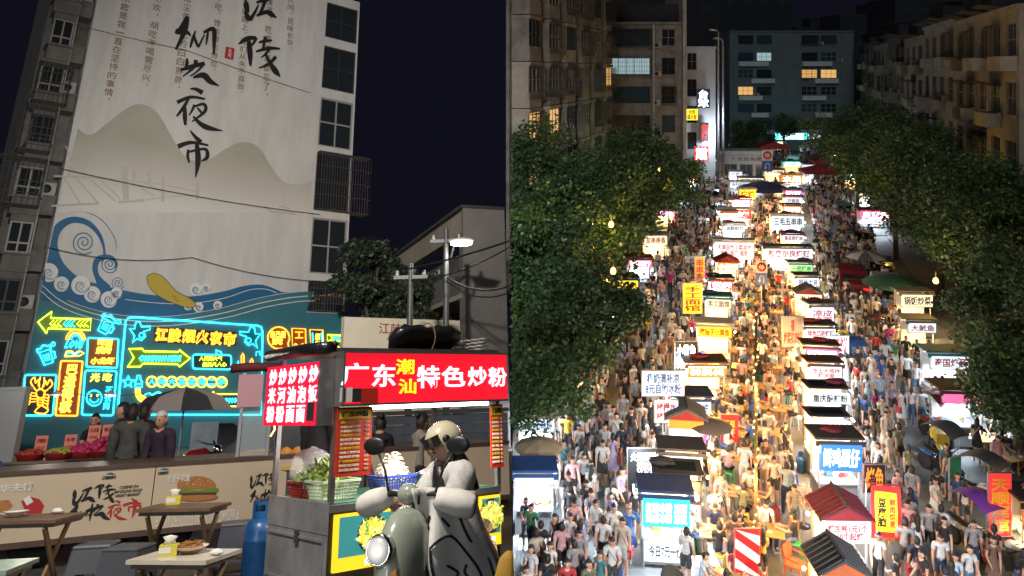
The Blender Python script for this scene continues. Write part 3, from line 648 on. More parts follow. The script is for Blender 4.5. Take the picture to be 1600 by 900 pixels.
person_template('f_stand', ((2, 2), (-3, 0)), ((3, 14, 6), (15, 70, 6)), slim=.86, hair='long')
person_template('f_walk', W2, ((16, 18, 6), (-16, 20, 6)), slim=.86, hair='long')
person_template('f_walk_long', W1, ((-14, 16, 6), (18, 40, 6)), slim=.87, hair='tail', trouser=True)
person_template('f_skirt', ((10, 2), (-9, 8)), ((-8, 14, 6), (10, 22, 6)), slim=.84, hair='tail', skirt=(.12, -.52, .115, .24), sleeve=.3)
person_template('f_dress', ((6, 2), (-8, 6)), ((4, 14, 6), (6, 60, 6)), slim=.84, hair='long', skirt=(.10, -.34, .118, .20), sleeve=.4)
person_template('f_sit', ((82, 80), (84, 84)), ((34, 62, 6), (26, 70, 6)), lean=6, slim=.86, hair='bun', knee_out=.03, head=(10, 12))
_bg = MB(); _bg.box((.215, .01, .80), (.10, .27, .24)); _bg.tube([(.20, -.10, .91), (.10, -.13, 1.15), (-.10, -.10, 1.40), (-.12, .02, 1.45), (-.05, .12, 1.36), (.14, .14, 1.08), (.20, .12, .91)], .010, 5)
M_bagc = mat('bag_cloth', (.3, .3, .3), .6, attr='bag_colour', noise=.2, nscale=9); BAGM = _bg.mesh('shoulder_bag', [M_bagc])
def person(kind, loc, rz, label, top, bottom, frame=None, scale=1.0, group=None, skirtc=None, hair=True, name='person', sk=None):
    body, hm, sm, HM, _ = PT[kind]
    o = obj(name, body); tag(o, label, 'person', group)
    o.matrix_world = (LF if frame is None else frame) @ Matrix.Translation(loc) @ Matrix.Rotation(rz, 4, 'Z') @ Matrix.Scale(scale, 4)
    o['top_colour'] = top; o['bottom_colour'] = bottom
    if hair: obj('hair', hm, o)
    if sm: s = obj('skirt', sm, o); s['skirt_colour'] = skirtc or top
    return o
# ================================================================== LEFT PLACE: ground, background, stalls
def planef(P, d):
    """frame with x along horizontal d, y away, z up through P on the ground, and pixel -> (x, z) on its plane"""
    d = Vector((d.x, d.y, 0)).normalized(); y = Vector((0, 0, 1)).cross(d)
    M = Matrix(((d.x, y.x, 0, P.x), (d.y, y.y, 0, P.y), (0, 0, 1, 0), (0, 0, 0, 1))); I = M.inverted()
    def f(px, py, off=0.0):
        o = I @ Vector((0, 0, HL)); r = I.to_3x3() @ lray(px, py); t = (off-o.y)/r.y; q = o+r*t; return (q.x, q.z)
    return M, f
XE = -.05                                        # the yard ends here on the right
def brick_ground(name, c1, c2, cm, sx, sy, off=.5, bump=.4, rough=.6):
    m = mat(name, c1, rough); nt = m.node_tree; N, L = nt.nodes, nt.links; b = N['Principled BSDF']
    tc = N.new('ShaderNodeTexCoord'); br = N.new('ShaderNodeTexBrick'); br.inputs['Color1'].default_value = (*c1, 1); br.inputs['Color2'].default_value = (*c2, 1); br.inputs['Mortar'].default_value = (*cm, 1)
    br.inputs['Scale'].default_value = 1; br.inputs['Brick Width'].default_value = sx; br.inputs['Row Height'].default_value = sy; br.inputs['Mortar Size'].default_value = .012
    L.new(tc.outputs['Object'], br.inputs['Vector'])
    ns = N.new('ShaderNodeTexNoise'); ns.inputs['Scale'].default_value = 2.2; ns.inputs['Detail'].default_value = 8; L.new(tc.outputs['Object'], ns.inputs['Vector'])
    mx = N.new('ShaderNodeMix'); mx.data_type = 'RGBA'; mx.blend_type = 'MULTIPLY'; mx.inputs['Factor'].default_value = .7
    rg = N.new('ShaderNodeMapRange'); rg.inputs['From Min'].default_value = .3; rg.inputs['From Max'].default_value = .65; rg.inputs['To Min'].default_value = .35; L.new(ns.outputs['Fac'], rg.inputs['Value'])
    L.new(br.outputs['Color'], mx.inputs['A']); L.new(rg.outputs[0], mx.inputs['B']); L.new(mx.outputs['Result'], b.inputs['Base Color'])
    r2 = N.new('ShaderNodeMapRange'); r2.inputs['To Min'].default_value = rough-.25; r2.inputs['To Max'].default_value = rough+.2; L.new(ns.outputs['Fac'], r2.inputs['Value']); L.new(r2.outputs[0], b.inputs['Roughness'])
    bp = N.new('ShaderNodeBump'); bp.inputs['Strength'].default_value = bump; bp.inputs['Distance'].default_value = .01; L.new(br.outputs['Fac'], bp.inputs['Height']); bp.invert = True; L.new(bp.outputs[0], b.inputs['Normal'])
    return m
M_yard = brick_ground('yard_paving', (.10, .095, .092), (.075, .072, .072), (.03, .03, .03), .6, .3)
g = MB(); g.add([(-70, .8, 0), (XE, .8, 0), (XE, 140, 0), (-70, 140, 0)], [(0, 1, 2, 3)]); g = g.out('ground', M_yard); place(g); g['kind'] = 'structure'
# ---- leaves
M_leaf = mat('leaf', (.048, .108, .040), .5, noise=.5, nscale=1.5); M_leaf2 = mat('leaf_light', (.09, .17, .045), .5, noise=.4, nscale=1.5); M_bark = mat('bark', (.09, .07, .05), .9, noise=.4, nscale=6, bump=.5)
M_leafy = mat('leaf_yellowing', (.20, .16, .02), .55, noise=.4, nscale=2)
def leaf(b, p, s, rnd, mi=0, droop=.3):
    d = Vector((rnd.gauss(0, 1), rnd.gauss(0, 1), rnd.gauss(-droop, .6))).normalized(); u = d.cross(Vector((rnd.gauss(0, 1), rnd.gauss(0, 1), rnd.gauss(0, 1)))).normalized()
    L_ = s*rnd.uniform(.7, 1.3); w = L_*.34; n = len(b.v)
    b.v += [p, p+d*L_*.5+u*w, p+d*L_, p+d*L_*.5-u*w]; b.f.append([n, n+1, n+2, n+3]); b.m.append(mi); b.sm.append(False)
def cloud(b, c, r, n, s, rnd, nm=2, clip=None, lumps=10, p2=.0):
    """leaves spread in clumps of different size through an ellipsoid"""
    cs = []
    for _ in range(lumps):
        while True:
            q = Vector((rnd.uniform(-1, 1), rnd.uniform(-1, 1), rnd.uniform(-1, 1)))
            if .3 < q.length < .92: break
        cs.append((Vector((q.x*r[0], q.y*r[1], q.z*r[2]))+Vector(c), rnd.uniform(.18, .46)*min(r), rnd.choice([0]*3+[1]) if nm > 1 else 0))
    wts = [k[1]**2 for k in cs]
    for k, rr_, mi in rnd.choices(cs, wts, k=n):
        q = Vector((rnd.gauss(0, 1), rnd.gauss(0, 1), rnd.gauss(0, 1))).normalized()*rr_*(rnd.random()**.45)*(1.12 if rnd.random() < .93 else 1.5)
        p = k+Vector((q.x, q.y, q.z*.75))
        if clip and not clip(p): continue
        leaf(b, p, s, rnd, (mi if rnd.random() > .15 else rnd.randrange(nm)))
# ---- far building on the right with balconies
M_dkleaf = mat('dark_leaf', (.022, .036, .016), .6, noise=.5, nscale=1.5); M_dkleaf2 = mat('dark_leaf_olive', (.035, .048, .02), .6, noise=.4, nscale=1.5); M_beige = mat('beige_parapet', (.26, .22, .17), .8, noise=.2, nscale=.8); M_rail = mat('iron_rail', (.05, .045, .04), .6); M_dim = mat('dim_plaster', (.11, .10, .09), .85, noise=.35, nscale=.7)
_nc = dp(722, 470, 31.0); _fc = dp(585, 480, 46.0); _bd = Vector((_nc.x-_fc.x, _nc.y-_fc.y, 0)); BM, bx_ = planef(_fc, _bd); BL = _bd.length
bld = thing('balcony_building', 'beige balcony building behind the trees with the street lamp before it', 'building', frame=LF @ BM)
ztop = bx_(738, 312)[1]; fl = (ztop-.9)/3
BD = 1.75
MB().bb(0, BL, 1.6, BD, 0, ztop-.9).out('wall', M_dim, bld)
MB().bb(-.2, BL+.25, -.12, BD, ztop-.06, ztop+.06).out('roof_edge', M_black, bld)
MB().bb(BL, BL+.2, 0, BD, 0, ztop-.06).out('end_wall', M_dim, bld)
MB().bb(-.15, BL-.003, .1, .4, ztop-.95, ztop-.065).out('parapet', M_beige, bld)
MB().bb(0, 3.0, 1.3, BD-.1, ztop+.06, ztop+1.0).out('roof_room', M_dim, bld)
for k in range(1, 4):
    z = ztop-.95-fl*k+.25
    MB().bb(0, BL-.004, 0, 1.595, z-.18, z).out('balcony_slab', M_beige, bld)
    r = MB()
    for i in range(int(BL/.14)): r.bb(i*.14, i*.14+.025, .08, .105, z, z+.95)
    r.bb(0, BL-.01, .07, .12, z+.95, z+1.0); r.out('railing', M_rail, bld)
    for i in range(3): window(bld, .8+i*BL/3, .8+i*BL/3+1.5, z+.8, z+2.2, 1.59, 2, 1, M_pvc)
for x in (0.0, BL-.35): MB().bb(x, x+.3, .02, .32, 0, ztop-.96).out('column', M_dim, bld)
# ---- low painted wall, hedge and trees in front of that building
_a = dp(556, 545, 30.0); _b2 = dp(795, 560, 34.0); LWM, lw = planef(_a, _b2-_a); LWL = (_b2-_a).length
lwz = lw(600, 497)[1]
low = thing('painted_low_wall', 'low cream wall with red brush lettering under dark trees', 'wall', frame=LF @ LWM)
MB().bb(-.5, LWL-.1, 0, .25, 0, lwz).out('wall_panel', mat('cream_wall', (.50, .44, .34), .8, noise=.15, nscale=1), low)
M_dred = mat('dark_red_paint', (.25, .035, .02), .7)
for k, c in enumerate('江陵烟火图'):
    a, z1 = lw(592+k*19.5, 504+k*1.4); e, z0 = lw(609+k*19.5, 522+k*1.4); text(c, e-a, z1-z0, M_dred, low, ((a+e)/2, -.004, (z0+z1)/2), name='brush_lettering')
rnd = random.Random(3)
def left_tree(label, px, py, D, r, n, s, trunk=True):
    c = dp(px, py, D); base = Vector((c.x, c.y, 0)); t = thing('dark_tree', label, 'tree', base, group='dark trees behind the low wall')
    b = MB(); lim = lambda p: (p.x+base.x) < XE-.05
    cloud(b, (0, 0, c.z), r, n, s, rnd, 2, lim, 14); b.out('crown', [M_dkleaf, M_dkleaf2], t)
    k = MB(); k.tube([(0, 0, 0), (.1, 0, c.z*.5), (0, .1, c.z)], [.22, .16, .06], 7)
    for a in range(4): k.tube([(0, 0, c.z*(.4+.1*a)), (r[0]*.4*math.cos(a*1.7), r[1]*.4*math.sin(a*1.7), c.z+.1*a)], [.08, .03], 5)
    k.out('trunk', M_bark, t); return t
left_tree('broad dark tree against the end of the painted block', 585, 432, 36, (1.7, 2.0, 1.7), 9000, .2)
left_tree('dark tree crown below the balcony railings', 640, 458, 36, (1.7, 1.8, 1.2), 7500, .19)
left_tree('dark shrubby tree between the two utility poles', 690, 470, 36.5, (1.5, 1.6, 1.1), 6500, .19)
left_tree('dark tree at the right end under the cables', 752, 478, 37, (1.3, 1.6, 1.2), 6500, .19)
# ---- poles, street lamp, cables
M_pole = mat('dark_steel_pole', (.04, .04, .042), .5); M_cable = mat('black_cable', (.01, .01, .01), .5)
def upole(label, px, ytop, ybot, D, arm=None):
    p = dp(px, ybot, D); top = dp(px, ytop, D).z; t = thing('utility_pole', label, 'pole', (p.x, p.y, 0)); MB().cyl((0, 0, 0), (0, 0, top), .11, .08, 10).out('shaft', M_pole, t)
    MB().bb(-.5, .5, -.06, .06, top-.45, top-.35).out('crossarm', M_pole, t)
    for x in (-.4, 0, .4): MB().lathe([(.05, 0), (.06, .06), (.03, .09), (.045, .14), (.0, .16)], (x, 0, top-.35), 8).out('insulator', M_pvc, t)
    return t, p, top
tA, pA, zA = upole('slim utility pole rising left of the lit street lamp', 640, 412, 520, 24.0)
tB, pB, zB = upole('taller utility pole carrying the lit street lamp', 697, 357, 520, 25.0)
lp = dp(721, 379, 24.6)
sl = thing('street_lamp', 'lit white street lamp head on a bracket arm', 'street lamp', (pB.x, pB.y, 0))
q = lp-Vector((pB.x, pB.y, 0)); MB().tube([(0.12, 0, q.z-.5), (q.x*.5, q.y*.5, q.z-.05), (q.x*.8, q.y*.8, q.z+.06)], .04, 7).out('bracket_arm', M_pole, sl)
MB().ball(tuple(q+Vector((0, 0, .05))), (.42, .2, .11), 14, 8).out('lamp_housing', M_ac, sl); MB().ball(tuple(q+Vector((0, -.10, -.05))), (.34, .17, .08), 14, 8).out('lamp_lens', glow('street_lamp_white', (1, .98, .9), 40), sl)
lamp('street_lamp_light', 'SPOT', tuple(q+Vector((0, -.2, -.25))), 200, (1, .96, .88), sl, .25, target=tuple(q+Vector((-8, 2, -6))), spot=(150, .6))
def cable(label, pts, sag=.4, r=.014, name='overhead_cable'):
    b = MB()
    for a, c in zip(pts[:-1], pts[1:]): b.tube([a+(c-a)*(i/10)-Vector((0, 0, sag*4*(i/10)*(1-i/10))) for i in range(11)], r, 4)
    o = b.out(name, M_cable); place(o); return tag(o, label, 'cable', 'cables strung over the yard')
cable('thin cable sweeping from the pole to the picture edge', [dp(638, 420, 24), dp(798, 376, 20)], .05, .03)
cable('second thin cable under the lamp', [dp(640, 438, 24), dp(798, 385, 20)], .2, .02)
cable('bundle of cables right of the tall pole', [dp(697, 432, 25), dp(798, 446, 22)], .25, .03)
cable('lowest cable over the dark tree at the right', [dp(697, 438, 25), dp(798, 456, 22)], .3, .02)
off = lambda px, py: WF @ wpt(px, py, -.3)
cable('long cable slanting across the mural mountains', [off(90, 262), off(500, 335)], .2, .016)
cable('cable crossing the mural wave and the window cage', [off(70, 385), off(300, 402), off(545, 440)], .35, .016)
cable('thin cable high on the mural beside the small lettering', [off(118, 38), off(290, 78), off(485, 145)], .05, .013)
# added street lamp, out of view on the left, put in to light the wall
s2 = thing('street_lamp', 'added unseen street lamp on a tall grey pole at the yard edge', 'street lamp', (-4.6, 3.2, 0)); MB().cyl((0, 0, 0), (0, 0, 7.4), .1, .07, 10).out('shaft', M_pole, s2); MB().tube([(0, 0, 7.2), (.5, 0, 7.5), (1.2, 0, 7.6)], .045, 7).out('bracket_arm', M_pole, s2)
MB().ball((1.3, 0, 7.62), (.4, .2, .1), 14, 8).out('lamp_housing', M_ac, s2)
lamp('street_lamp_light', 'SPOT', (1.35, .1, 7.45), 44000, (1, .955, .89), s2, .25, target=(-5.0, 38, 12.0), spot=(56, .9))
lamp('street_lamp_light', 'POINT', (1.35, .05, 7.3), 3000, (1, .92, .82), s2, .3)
# ---- low white wall at the far left and dark shed
lo_ = dp(12, 650, 27); w = thing('boundary_wall', 'short whitewashed wall beside the foot of the block', 'wall', (lo_.x-3, lo_.y, 0)); MB().bb(-4, 3.4, 0, .3, 0, 2.35).bb(-4, 3.45, -.04, .34, 2.35, 2.45).out('wall_panel', M_wht, w)
# ---- brick shed strip behind the motorcycle
bs = dp(352, 690, 22); w = thing('brick_wall', 'dark grey brick wall behind the motorcycle', 'wall', (bs.x, bs.y, 0)); MB().bb(-.35, 3.6, 0, .25, 0, 1.18).out('wall_panel', brick_ground('grey_brick', (.075, .075, .08), (.05, .05, .055), (.10, .10, .10), .24, .08), w, Matrix.Identity(4))
MB().bb(-.4, 3.65, -.05, .3, 1.18, 1.24).out('coping', M_conc, w)
sp = dp(545, 700, 15.0); w = thing('slate_shed', 'dark slate blue shed wall seen through the noodle cart', 'shed', (sp.x, sp.y, 0), -.05)
for i in range(9): MB().bb(-.4, 2.75, 0, .2, .02+i*.15, .02+i*.15+.142).out('course', mat('slate_blue_block', (.06, .075, .10), .7, noise=.3, nscale=5), w)
MB().bb(-.45, 2.78, -.05, .25, 1.375, 1.44).out('coping', M_black, w)
# ---- long trailer with printed side
TA, TB = gp(-70, 742, 1.0), gp(425, 711.5, 1.0); TM, tx = planef(TA, TB-TA); TL = tx(795, 700)[0]
M_cream = mat('cream_vinyl_print', (.56, .46, .33), .55, noise=.1, nscale=2); M_railb = mat('brown_rail', (.10, .065, .05), .5, noise=.3, nscale=8); M_tyre = mat('tyre_rubber', (.015, .015, .015), .85); M_steel = mat('worn_steel', (.42, .42, .43), .38, .85, noise=.4, nscale=3, bump=.08, bscale=9)
tr = thing('market_trailer', 'long cream trailer side printed with brush lettering and a burger', 'trailer', frame=LF @ TM)
xs_ = [0, tx(240, 760)[0], tx(425, 760)[0], TL]
for i in range(3): MB().bb(xs_[i]+.006, xs_[i+1]-.006, 0, .05, .30, .96).out('side_panel', M_cream, tr)
MB().bb(0, TL, -.02, 1.3, .96, 1.0).out('top_rail', M_railb, tr); MB().bb(0, TL, -.01, .06, .24, .30).out('bottom_rail', M_railb, tr)
for px in (268, 60):
    x = tx(px, 835)[0]; wv = MB().lathe([(.10, -.1), (.26, -.1), (.30, -.05), (.30, .05), (.26, .1), (.10, .1)], n=20, M=Matrix.Translation((x, .3, .3)) @ Matrix.Rotation(PI/2, 4, 'X')).out('wheel', M_tyre, tr); MB().lathe([(0, -.07), (.1, -.08), (.12, -.04)], n=12, M=Matrix.Translation((x, .3, .3)) @ Matrix.Rotation(PI/2, 4, 'X')).out('hub', M_steel, wv)
def tbox(x0, y0, x1, y1): a, z1 = tx(x0, y0); c, z0 = tx(x1, y1); return a, c, z0, z1
def ttext(body, x0, y0, x1, y1, m, lay=1, **k):
    a, c, z0, z1 = tbox(x0, y0, x1, y1); return text(body, c-a, z1-z0, m, tr, ((a+c)/2, -.003*lay, (z0+z1)/2), **k)
def tcal(i, x0, y0, x1, y1, m):
    pts = [p for s_ in CAL[i] for p in s_[0]]; ax, bx2 = min(p[0] for p in pts), max(p[0] for p in pts); ay, by = min(p[1] for p in pts), max(p[1] for p in pts)
    a, c, z0, z1 = tbox(x0, y0, x1, y1); sx = (c-a)/(bx2-ax)
    strokes('calligraphy', CAL[i], m, 1, lambda p: (a+(p[0]-ax)*sx, -(z1-(p[1]-ay)/(by-ay)*(z1-z0))), sx*1.35, tr, lambda p, yy: (p[0], yy, -p[1]), 3)
for i, bx4, m in ((0, (116, 764, 148, 787), M_ink), (1, (148, 758, 178, 785), M_ink), (2, (111, 789, 140, 814), M_ink), (3, (138, 787, 172, 812), M_ink), (4, (170, 784, 198, 811), M_red), (5, (194, 779, 218, 808), M_red), (0, (392, 742, 412, 762), M_ink), (1, (410, 740, 430, 762), M_ink), (2, (392, 766, 412, 786), M_ink), (3, (411, 764, 432, 786), M_ink)): tcal(i, *bx4, m)
ttext('CUISINE ON\nJIANGLING ROAD\nNIGHT MARKET', 179, 760, 221, 774, M_ink, italic=.2)
ttext('# VERY DELICIOUS INTESTINE POWDER #', 244, 806, 372, 816, M_wht, bold=0); ttext('华夫饼', 0, 757, 51, 767, M_wht, bold=.02); ttext('江陵路夜市', 160, 744, 181, 748, M_ink); ttext('江陵路夜市', 247, 737, 263, 741, M_ink); ttext('就是牛肉堡', 262, 742, 296, 752, M_wht)
def tpoly(name, pts, m, lay): q = [tx(*p) for p in pts]; MB().poly([(x, -.003*lay, z) for x, z in q]).out(name, m, tr)
for x, y in ((165, 741), (249, 734)): tpoly('printed_logo', [(x, y), (x+8, y-3), (x+16, y), (x+10, y+1)], M_blue, 1)
M_bun = mat('printed_bun', (.45, .19, .05), .6, noise=.3, nscale=20); M_let = mat('printed_lettuce', (.12, .24, .03), .6); M_pat = mat('printed_patty', (.08, .03, .02), .6); M_sesame = mat('printed_sesame', (.65, .55, .35), .6)
tpoly('printed_burger_bun', spline([(277, 764), (278, 752), (290, 746), (310, 744), (328, 748), (337, 757), (336, 764)], 4), M_bun, 2); tpoly('printed_burger_lettuce', spline([(274, 765), (290, 763), (310, 766), (335, 762), (342, 766), (330, 772), (305, 770), (280, 771)], 4, True), M_let, 3); tpoly('printed_burger_patty', [(277, 770), (338, 769), (336, 774), (278, 775)], M_pat, 4); tpoly('printed_burger_bun', spline([(278, 775), (336, 773), (333, 780), (300, 783), (281, 780)], 3, True), M_bun, 5)
for i in range(22): x, y = rnd.uniform(285, 328), rnd.uniform(748, 758); tpoly('printed_sesame', [(x, y), (x+1.4, y-.6), (x+1.8, y+.5), (x+.4, y+.9)], M_sesame, 6)
tpoly('printed_waffle', [(-8, 783), (14, 781), (20, 790), (10, 800), (-8, 800)], M_bun, 2); tpoly('printed_carton', [(33, 783), (48, 776), (62, 780), (69, 790), (64, 803), (42, 805)], M_red, 2); tpoly('printed_carton_fold', [(36, 780), (46, 774), (52, 784), (42, 790)], M_wht, 3)
# ---- folding tables, stools
M_wood = mat('stained_wood', (.22, .13, .075), .5, noise=.5, nscale=3, bump=.1, stretch=(1, 9, 1)); M_woodl = mat('yellowish_wood_leg', (.30, .19, .085), .55, noise=.3, nscale=5)
M_lam = mat('white_laminate', (.66, .60, .50), .22, noise=.25, nscale=4); M_stool = mat('grey_plastic', (.075, .08, .095), .45); M_edge = mat('worn_table_edge', (.16, .13, .09), .6)
def fold_table(label, c, w, d, h, rz, tm, planks=2):
    t = thing('folding_table', label, 'table', (c.x, c.y, 0), rz, group='folding tables by the trailer')
    for i in range(planks): y0 = -d/2+d*i/planks; MB().bb(-w/2, w/2, y0+.003, y0+d/planks-.003, h-.028, h).out('plank' if planks > 1 else 'tabletop', tm, t)
    MB().bb(-w/2+.03, w/2-.03, -d/2+.03, d/2-.03, h-.06, h-.03).out('frame', M_edge, t)
    for x in (-w*.36, w*.36):
        for s in (-1, 1): MB().bar((x+s*.012, -s*d*.42, h-.06), (x+s*.012, s*d*.46, 0), .022, .045).out('leg', M_woodl, t)
    return t
c1 = gp(288, 790, .72); fold_table('brown folding table in front of the printed burger', c1, .74, .46, .72, -.12, M_wood)
c2 = gp(38, 808, .72); fold_table('brown folding table with a plate at the yard edge', c2, .88, .5, .72, -.05, M_wood)
c3 = gp(290, 866, .55); fold_table('pale glossy folding table with a noodle bowl near the gas bottle', c3, .66, .50, .55, -.22, M_lam, 1)
c4 = gp(-22, 884, .6); fold_table('pale green folding table corner at the picture edge', c4, .5, .5, .6, .1, mat('mint_laminate', (.35, .48, .40), .3, noise=.3, nscale=6), 1)
def stool(label, c, rz, s=1.0):
    t = thing('plastic_stool', label, 'stool', (c.x, c.y, 0), rz, group='grey plastic stools', scale=s)
    MB().loft([[(sx*a, sy*a, z) for sx, sy in ((-1, -1), (1, -1), (1, 1), (-1, 1))] for a, z in ((.16, .42), (.165, .44), (.155, .455), (.09, .452))], smooth=False).out('seat', M_stool, t)
    for a in range(4):
        k = MB(); k.prism([(-.165, .425), (.165, .425), (.215, 0), (.15, 0), (.125, .20), (.09, .235), (-.09, .235), (-.125, .20), (-.15, 0), (-.215, 0)], 0, .014, M=Matrix.Rotation(a*PI/2, 4, 'Z') @ Matrix.Translation((0, -.165, .425)) @ Matrix.Rotation(math.radians(-6.5), 4, 'X') @ Matrix.Translation((0, 0, -.425))); k.out('side', M_stool, t)
    MB().bb(-.17, .17, -.17, .17, .10, .12).out('brace', M_stool, t); return t
stool('dark grey plastic stool, left one of the pair', gp(152, 848, .455), .15); stool('dark grey plastic stool, right one of the pair', gp(203, 852, .455), -.1); stool('dark grey plastic stool beside the blue gas bottle', gp(372, 815, .455), .3)
M_pap = mat('white_paper', (.72, .70, .66), .7); M_ybox = mat('yellow_tissue_pack', (.62, .55, .06), .4); M_porc = mat('white_porcelain', (.70, .68, .64), .18); M_nood = mat('noodles', (.55, .24, .05), .45, noise=.5, nscale=40, bump=.8, bscale=60)
def tissue(label, c, rz=.2):
    t = thing('tissue_pack', label, 'tissue pack', c, rz, group='tissue packs'); MB().bb(-.065, .065, -.045, .045, .001, .075).out('pack', M_ybox, t); b = MB(); b.loft([[(.05*math.cos(a*PI/4)*k, .02*math.sin(a*PI/4)*k, z) for a in range(8)] for k, z in ((1, .0755), (.7, .10), (1.1, .125), (.2, .135))]); b.out('tissue', M_pap, t); MB().bb(-.066, .02, -.0465, -.0455, .02, .06).out('label_print', M_pap, t)
tissue('yellow tissue pack on the pale glossy table', gp(263, 868, .55)); tissue('yellow tissue pack on the brown burger table', gp(271, 788, .72))
def bowl(label, c, r, food=True, name='bowl'):
    t = thing(name, label, name, c); MB().lathe([(r*.45, .001), (r*.5, .01), (r*.95, .045), (r, .05), (r*.92, .045), (r*.5, .016), (0, .014)], n=24).out('dish', M_porc, t)
    if food:
        b = MB(); rn = random.Random(5); b.ball((0, 0, .03), (r*.75, r*.75, .03), 16, 8, 0)
        for i in range(60):
            a = rn.uniform(0, 6.3); q = rn.uniform(0, r*.7); p = Vector((q*math.cos(a), q*math.sin(a), .052+rn.uniform(0, .02))); a2 = rn.uniform(0, 6.3); b.tube([p, p+Vector((.03*math.cos(a2), .03*math.sin(a2), .008)), p+Vector((.05*math.cos(a2+.6), .05*math.sin(a2+.6), -.006))], .003, 4)
        b.out('noodles', M_nood, t)
bowl('white bowl of orange noodles on the pale glossy table', gp(297, 864, .55), .135); bowl('white plate on the brown table at the edge', gp(24, 808, .72), .105, False, 'plate')
def crumple(label, c, r, seed):
    rn = random.Random(seed); b = MB(); b.ball((0, 0, r*.4), (r, r*.7, r*.42), 10, 7, 0, None, lambda p: p*rn.uniform(.65, 1.15)); o = b.out('crumpled_tissue', M_pap); place(o, c); tag(o, label, 'tissue')
crumple('crumpled tissue beside the noodle bowl', gp(338, 868, .55), .055, 1); crumple('crumpled tissues on the brown edge table', gp(90, 803, .72), .06, 2)
# ---- gas bottle
M_gas = mat('blue_gas_paint', (.015, .10, .30), .4, noise=.45, nscale=6, coat=.2); gb = gp(402, 905); t = thing('gas_bottle', 'scuffed blue gas bottle standing beside the steel cart', 'gas bottle', gb)
MB().lathe([(.12, 0), (.15, .03), (.165, .06), (.165, .34), (.167, .345), (.165, .35), (.165, .42), (.15, .49), (.10, .535), (.04, .55)], n=28).out('tank', M_gas, t)
MB().lathe([(.125, -.01), (.13, 0), (.125, .02)], (0, 0, 0), 24).out('foot_ring', M_gas, t)
sh = MB()
for i in range(24):
    a0, a1 = 2*PI*i/24, 2*PI*(i+1)/24
    if i in (16, 17, 18, 19): zz = ((.53, .60), (.655, .685))
    else: zz = ((.53, .685),)
    for z0, z1 in zz: sh.add([(.10*math.cos(a), .10*math.sin(a), z) for a, z in ((a0, z0), (a1, z0), (a1, z1), (a0, z1))]+[(.092*math.cos(a), .092*math.sin(a), z) for a, z in ((a0, z0), (a1, z0), (a1, z1), (a0, z1))], [(0, 1, 2, 3), (7, 6, 5, 4), (3, 2, 6, 7), (0, 4, 5, 1)])
sh.out('collar', M_gas, t); MB().cyl((0, 0, .54), (0, 0, .66), .022, n=8).cyl((0, 0, .66), (0, 0, .70), .035, .03, n=10).out('valve', M_black, t)
# ================================================================== LEFT PLACE: the noodle cart, scooter and rider
Pn, Pr = dp(525, 592, 7.55), dp(797, 594, 8.87); CM, cx_ = planef(Pn, Pr-Pn); CL = (Vector((Pr.x, Pr.y, 0))-Vector((Pn.x, Pn.y, 0))).length
while (LF @ CM @ Vector((CL, -.17, 1.8))).x > -.03: CL -= .01
CW = 1.15                                             # cart: x along the front, y to the back, nearest corner at the origin
M_redlit = glow('red_lit_sign', (1.0, .012, .03), .95); M_pinklit = glow('pink_red_lit_sign', (1.0, .012, .055), .85); M_letw = glow('white_lit_letter', (.95, .85, 1.0), 1.5); M_lety = glow('yellow_lit_letter', (1.0, .80, .02), 1.3)
M_menu = mat('red_menu_print', (.50, .03, .012), .45); M_menuy = mat('menu_yellow', (.65, .45, .02), .45); M_mtxt = mat('menu_text', (.75, .62, .45), .5); M_led = glow('white_led_tube', (1.0, .96, .88), 14)
M_roofb = mat('brown_roof_sheet', (.07, .055, .045), .6, noise=.4, nscale=5); M_tarp = mat('black_plastic_bag', (.012, .012, .014), .28, bump=.5, bscale=14); M_green = mat('green_counter_mat', (.02, .09, .05), .6)
M_stl2 = mat('dented_steel_panel', (.52, .53, .56), .32, .5, noise=.5, nscale=2.5, bump=.12, bscale=5); M_grime = mat('grimy_dark_steel', (.10, .095, .09), .6, .4, noise=.5, nscale=4)
cart = thing('food_cart', 'steel noodle cart with lit red sign and hanging red menus', 'food cart', frame=LF @ CM)
for x, y in ((.02, .02), (CL-.02, .02), (.02, CW-.02), (CL-.02, CW-.02)): MB().bb(x-.022, x+.022, y-.022, y+.022, .78, 1.99).out('post', M_steel, cart)
MB().bb(0, CL, .0, CW, .72, .775).out('counter', M_steel, cart); MB().bb(.05, CL-.05, .05, CW-.05, .776, .782).out('counter_mat', M_green, cart)
MB().bb(.0, CL, .03, CW, .14, .719).out('body', M_grime, cart)
sd = MB(); sd.bb(-.016, .0, .0, CW, .56, .80); sd.out('side_band', M_stl2, cart); sd = MB(); sd.bb(-.012, -.001, .0, CW, .12, .555); sd.out('side_panel', M_stl2, cart)
for y0, y1, z0, z1 in ((.03, CW-.03, .50, .52), (.03, CW-.03, .16, .18), (.03, .05, .18, .50), (CW-.05, CW-.03, .18, .50)): MB().bb(-.026, -.012, y0, y1, z0, z1).out('panel_rim', M_stl2, cart)
MB().bb(-.034, -.026, CW*.42, CW*.48, .46, .56).out('latch', M_grime, cart)
for i in range(14): MB().lathe([(.008, 0), (.006, .006), (0, .007)], n=6, M=Matrix.Translation((-.016, .05+i*.08, .785)) @ Matrix.Rotation(-PI/2, 4, 'Y')).out('rivet', M_steel, cart)
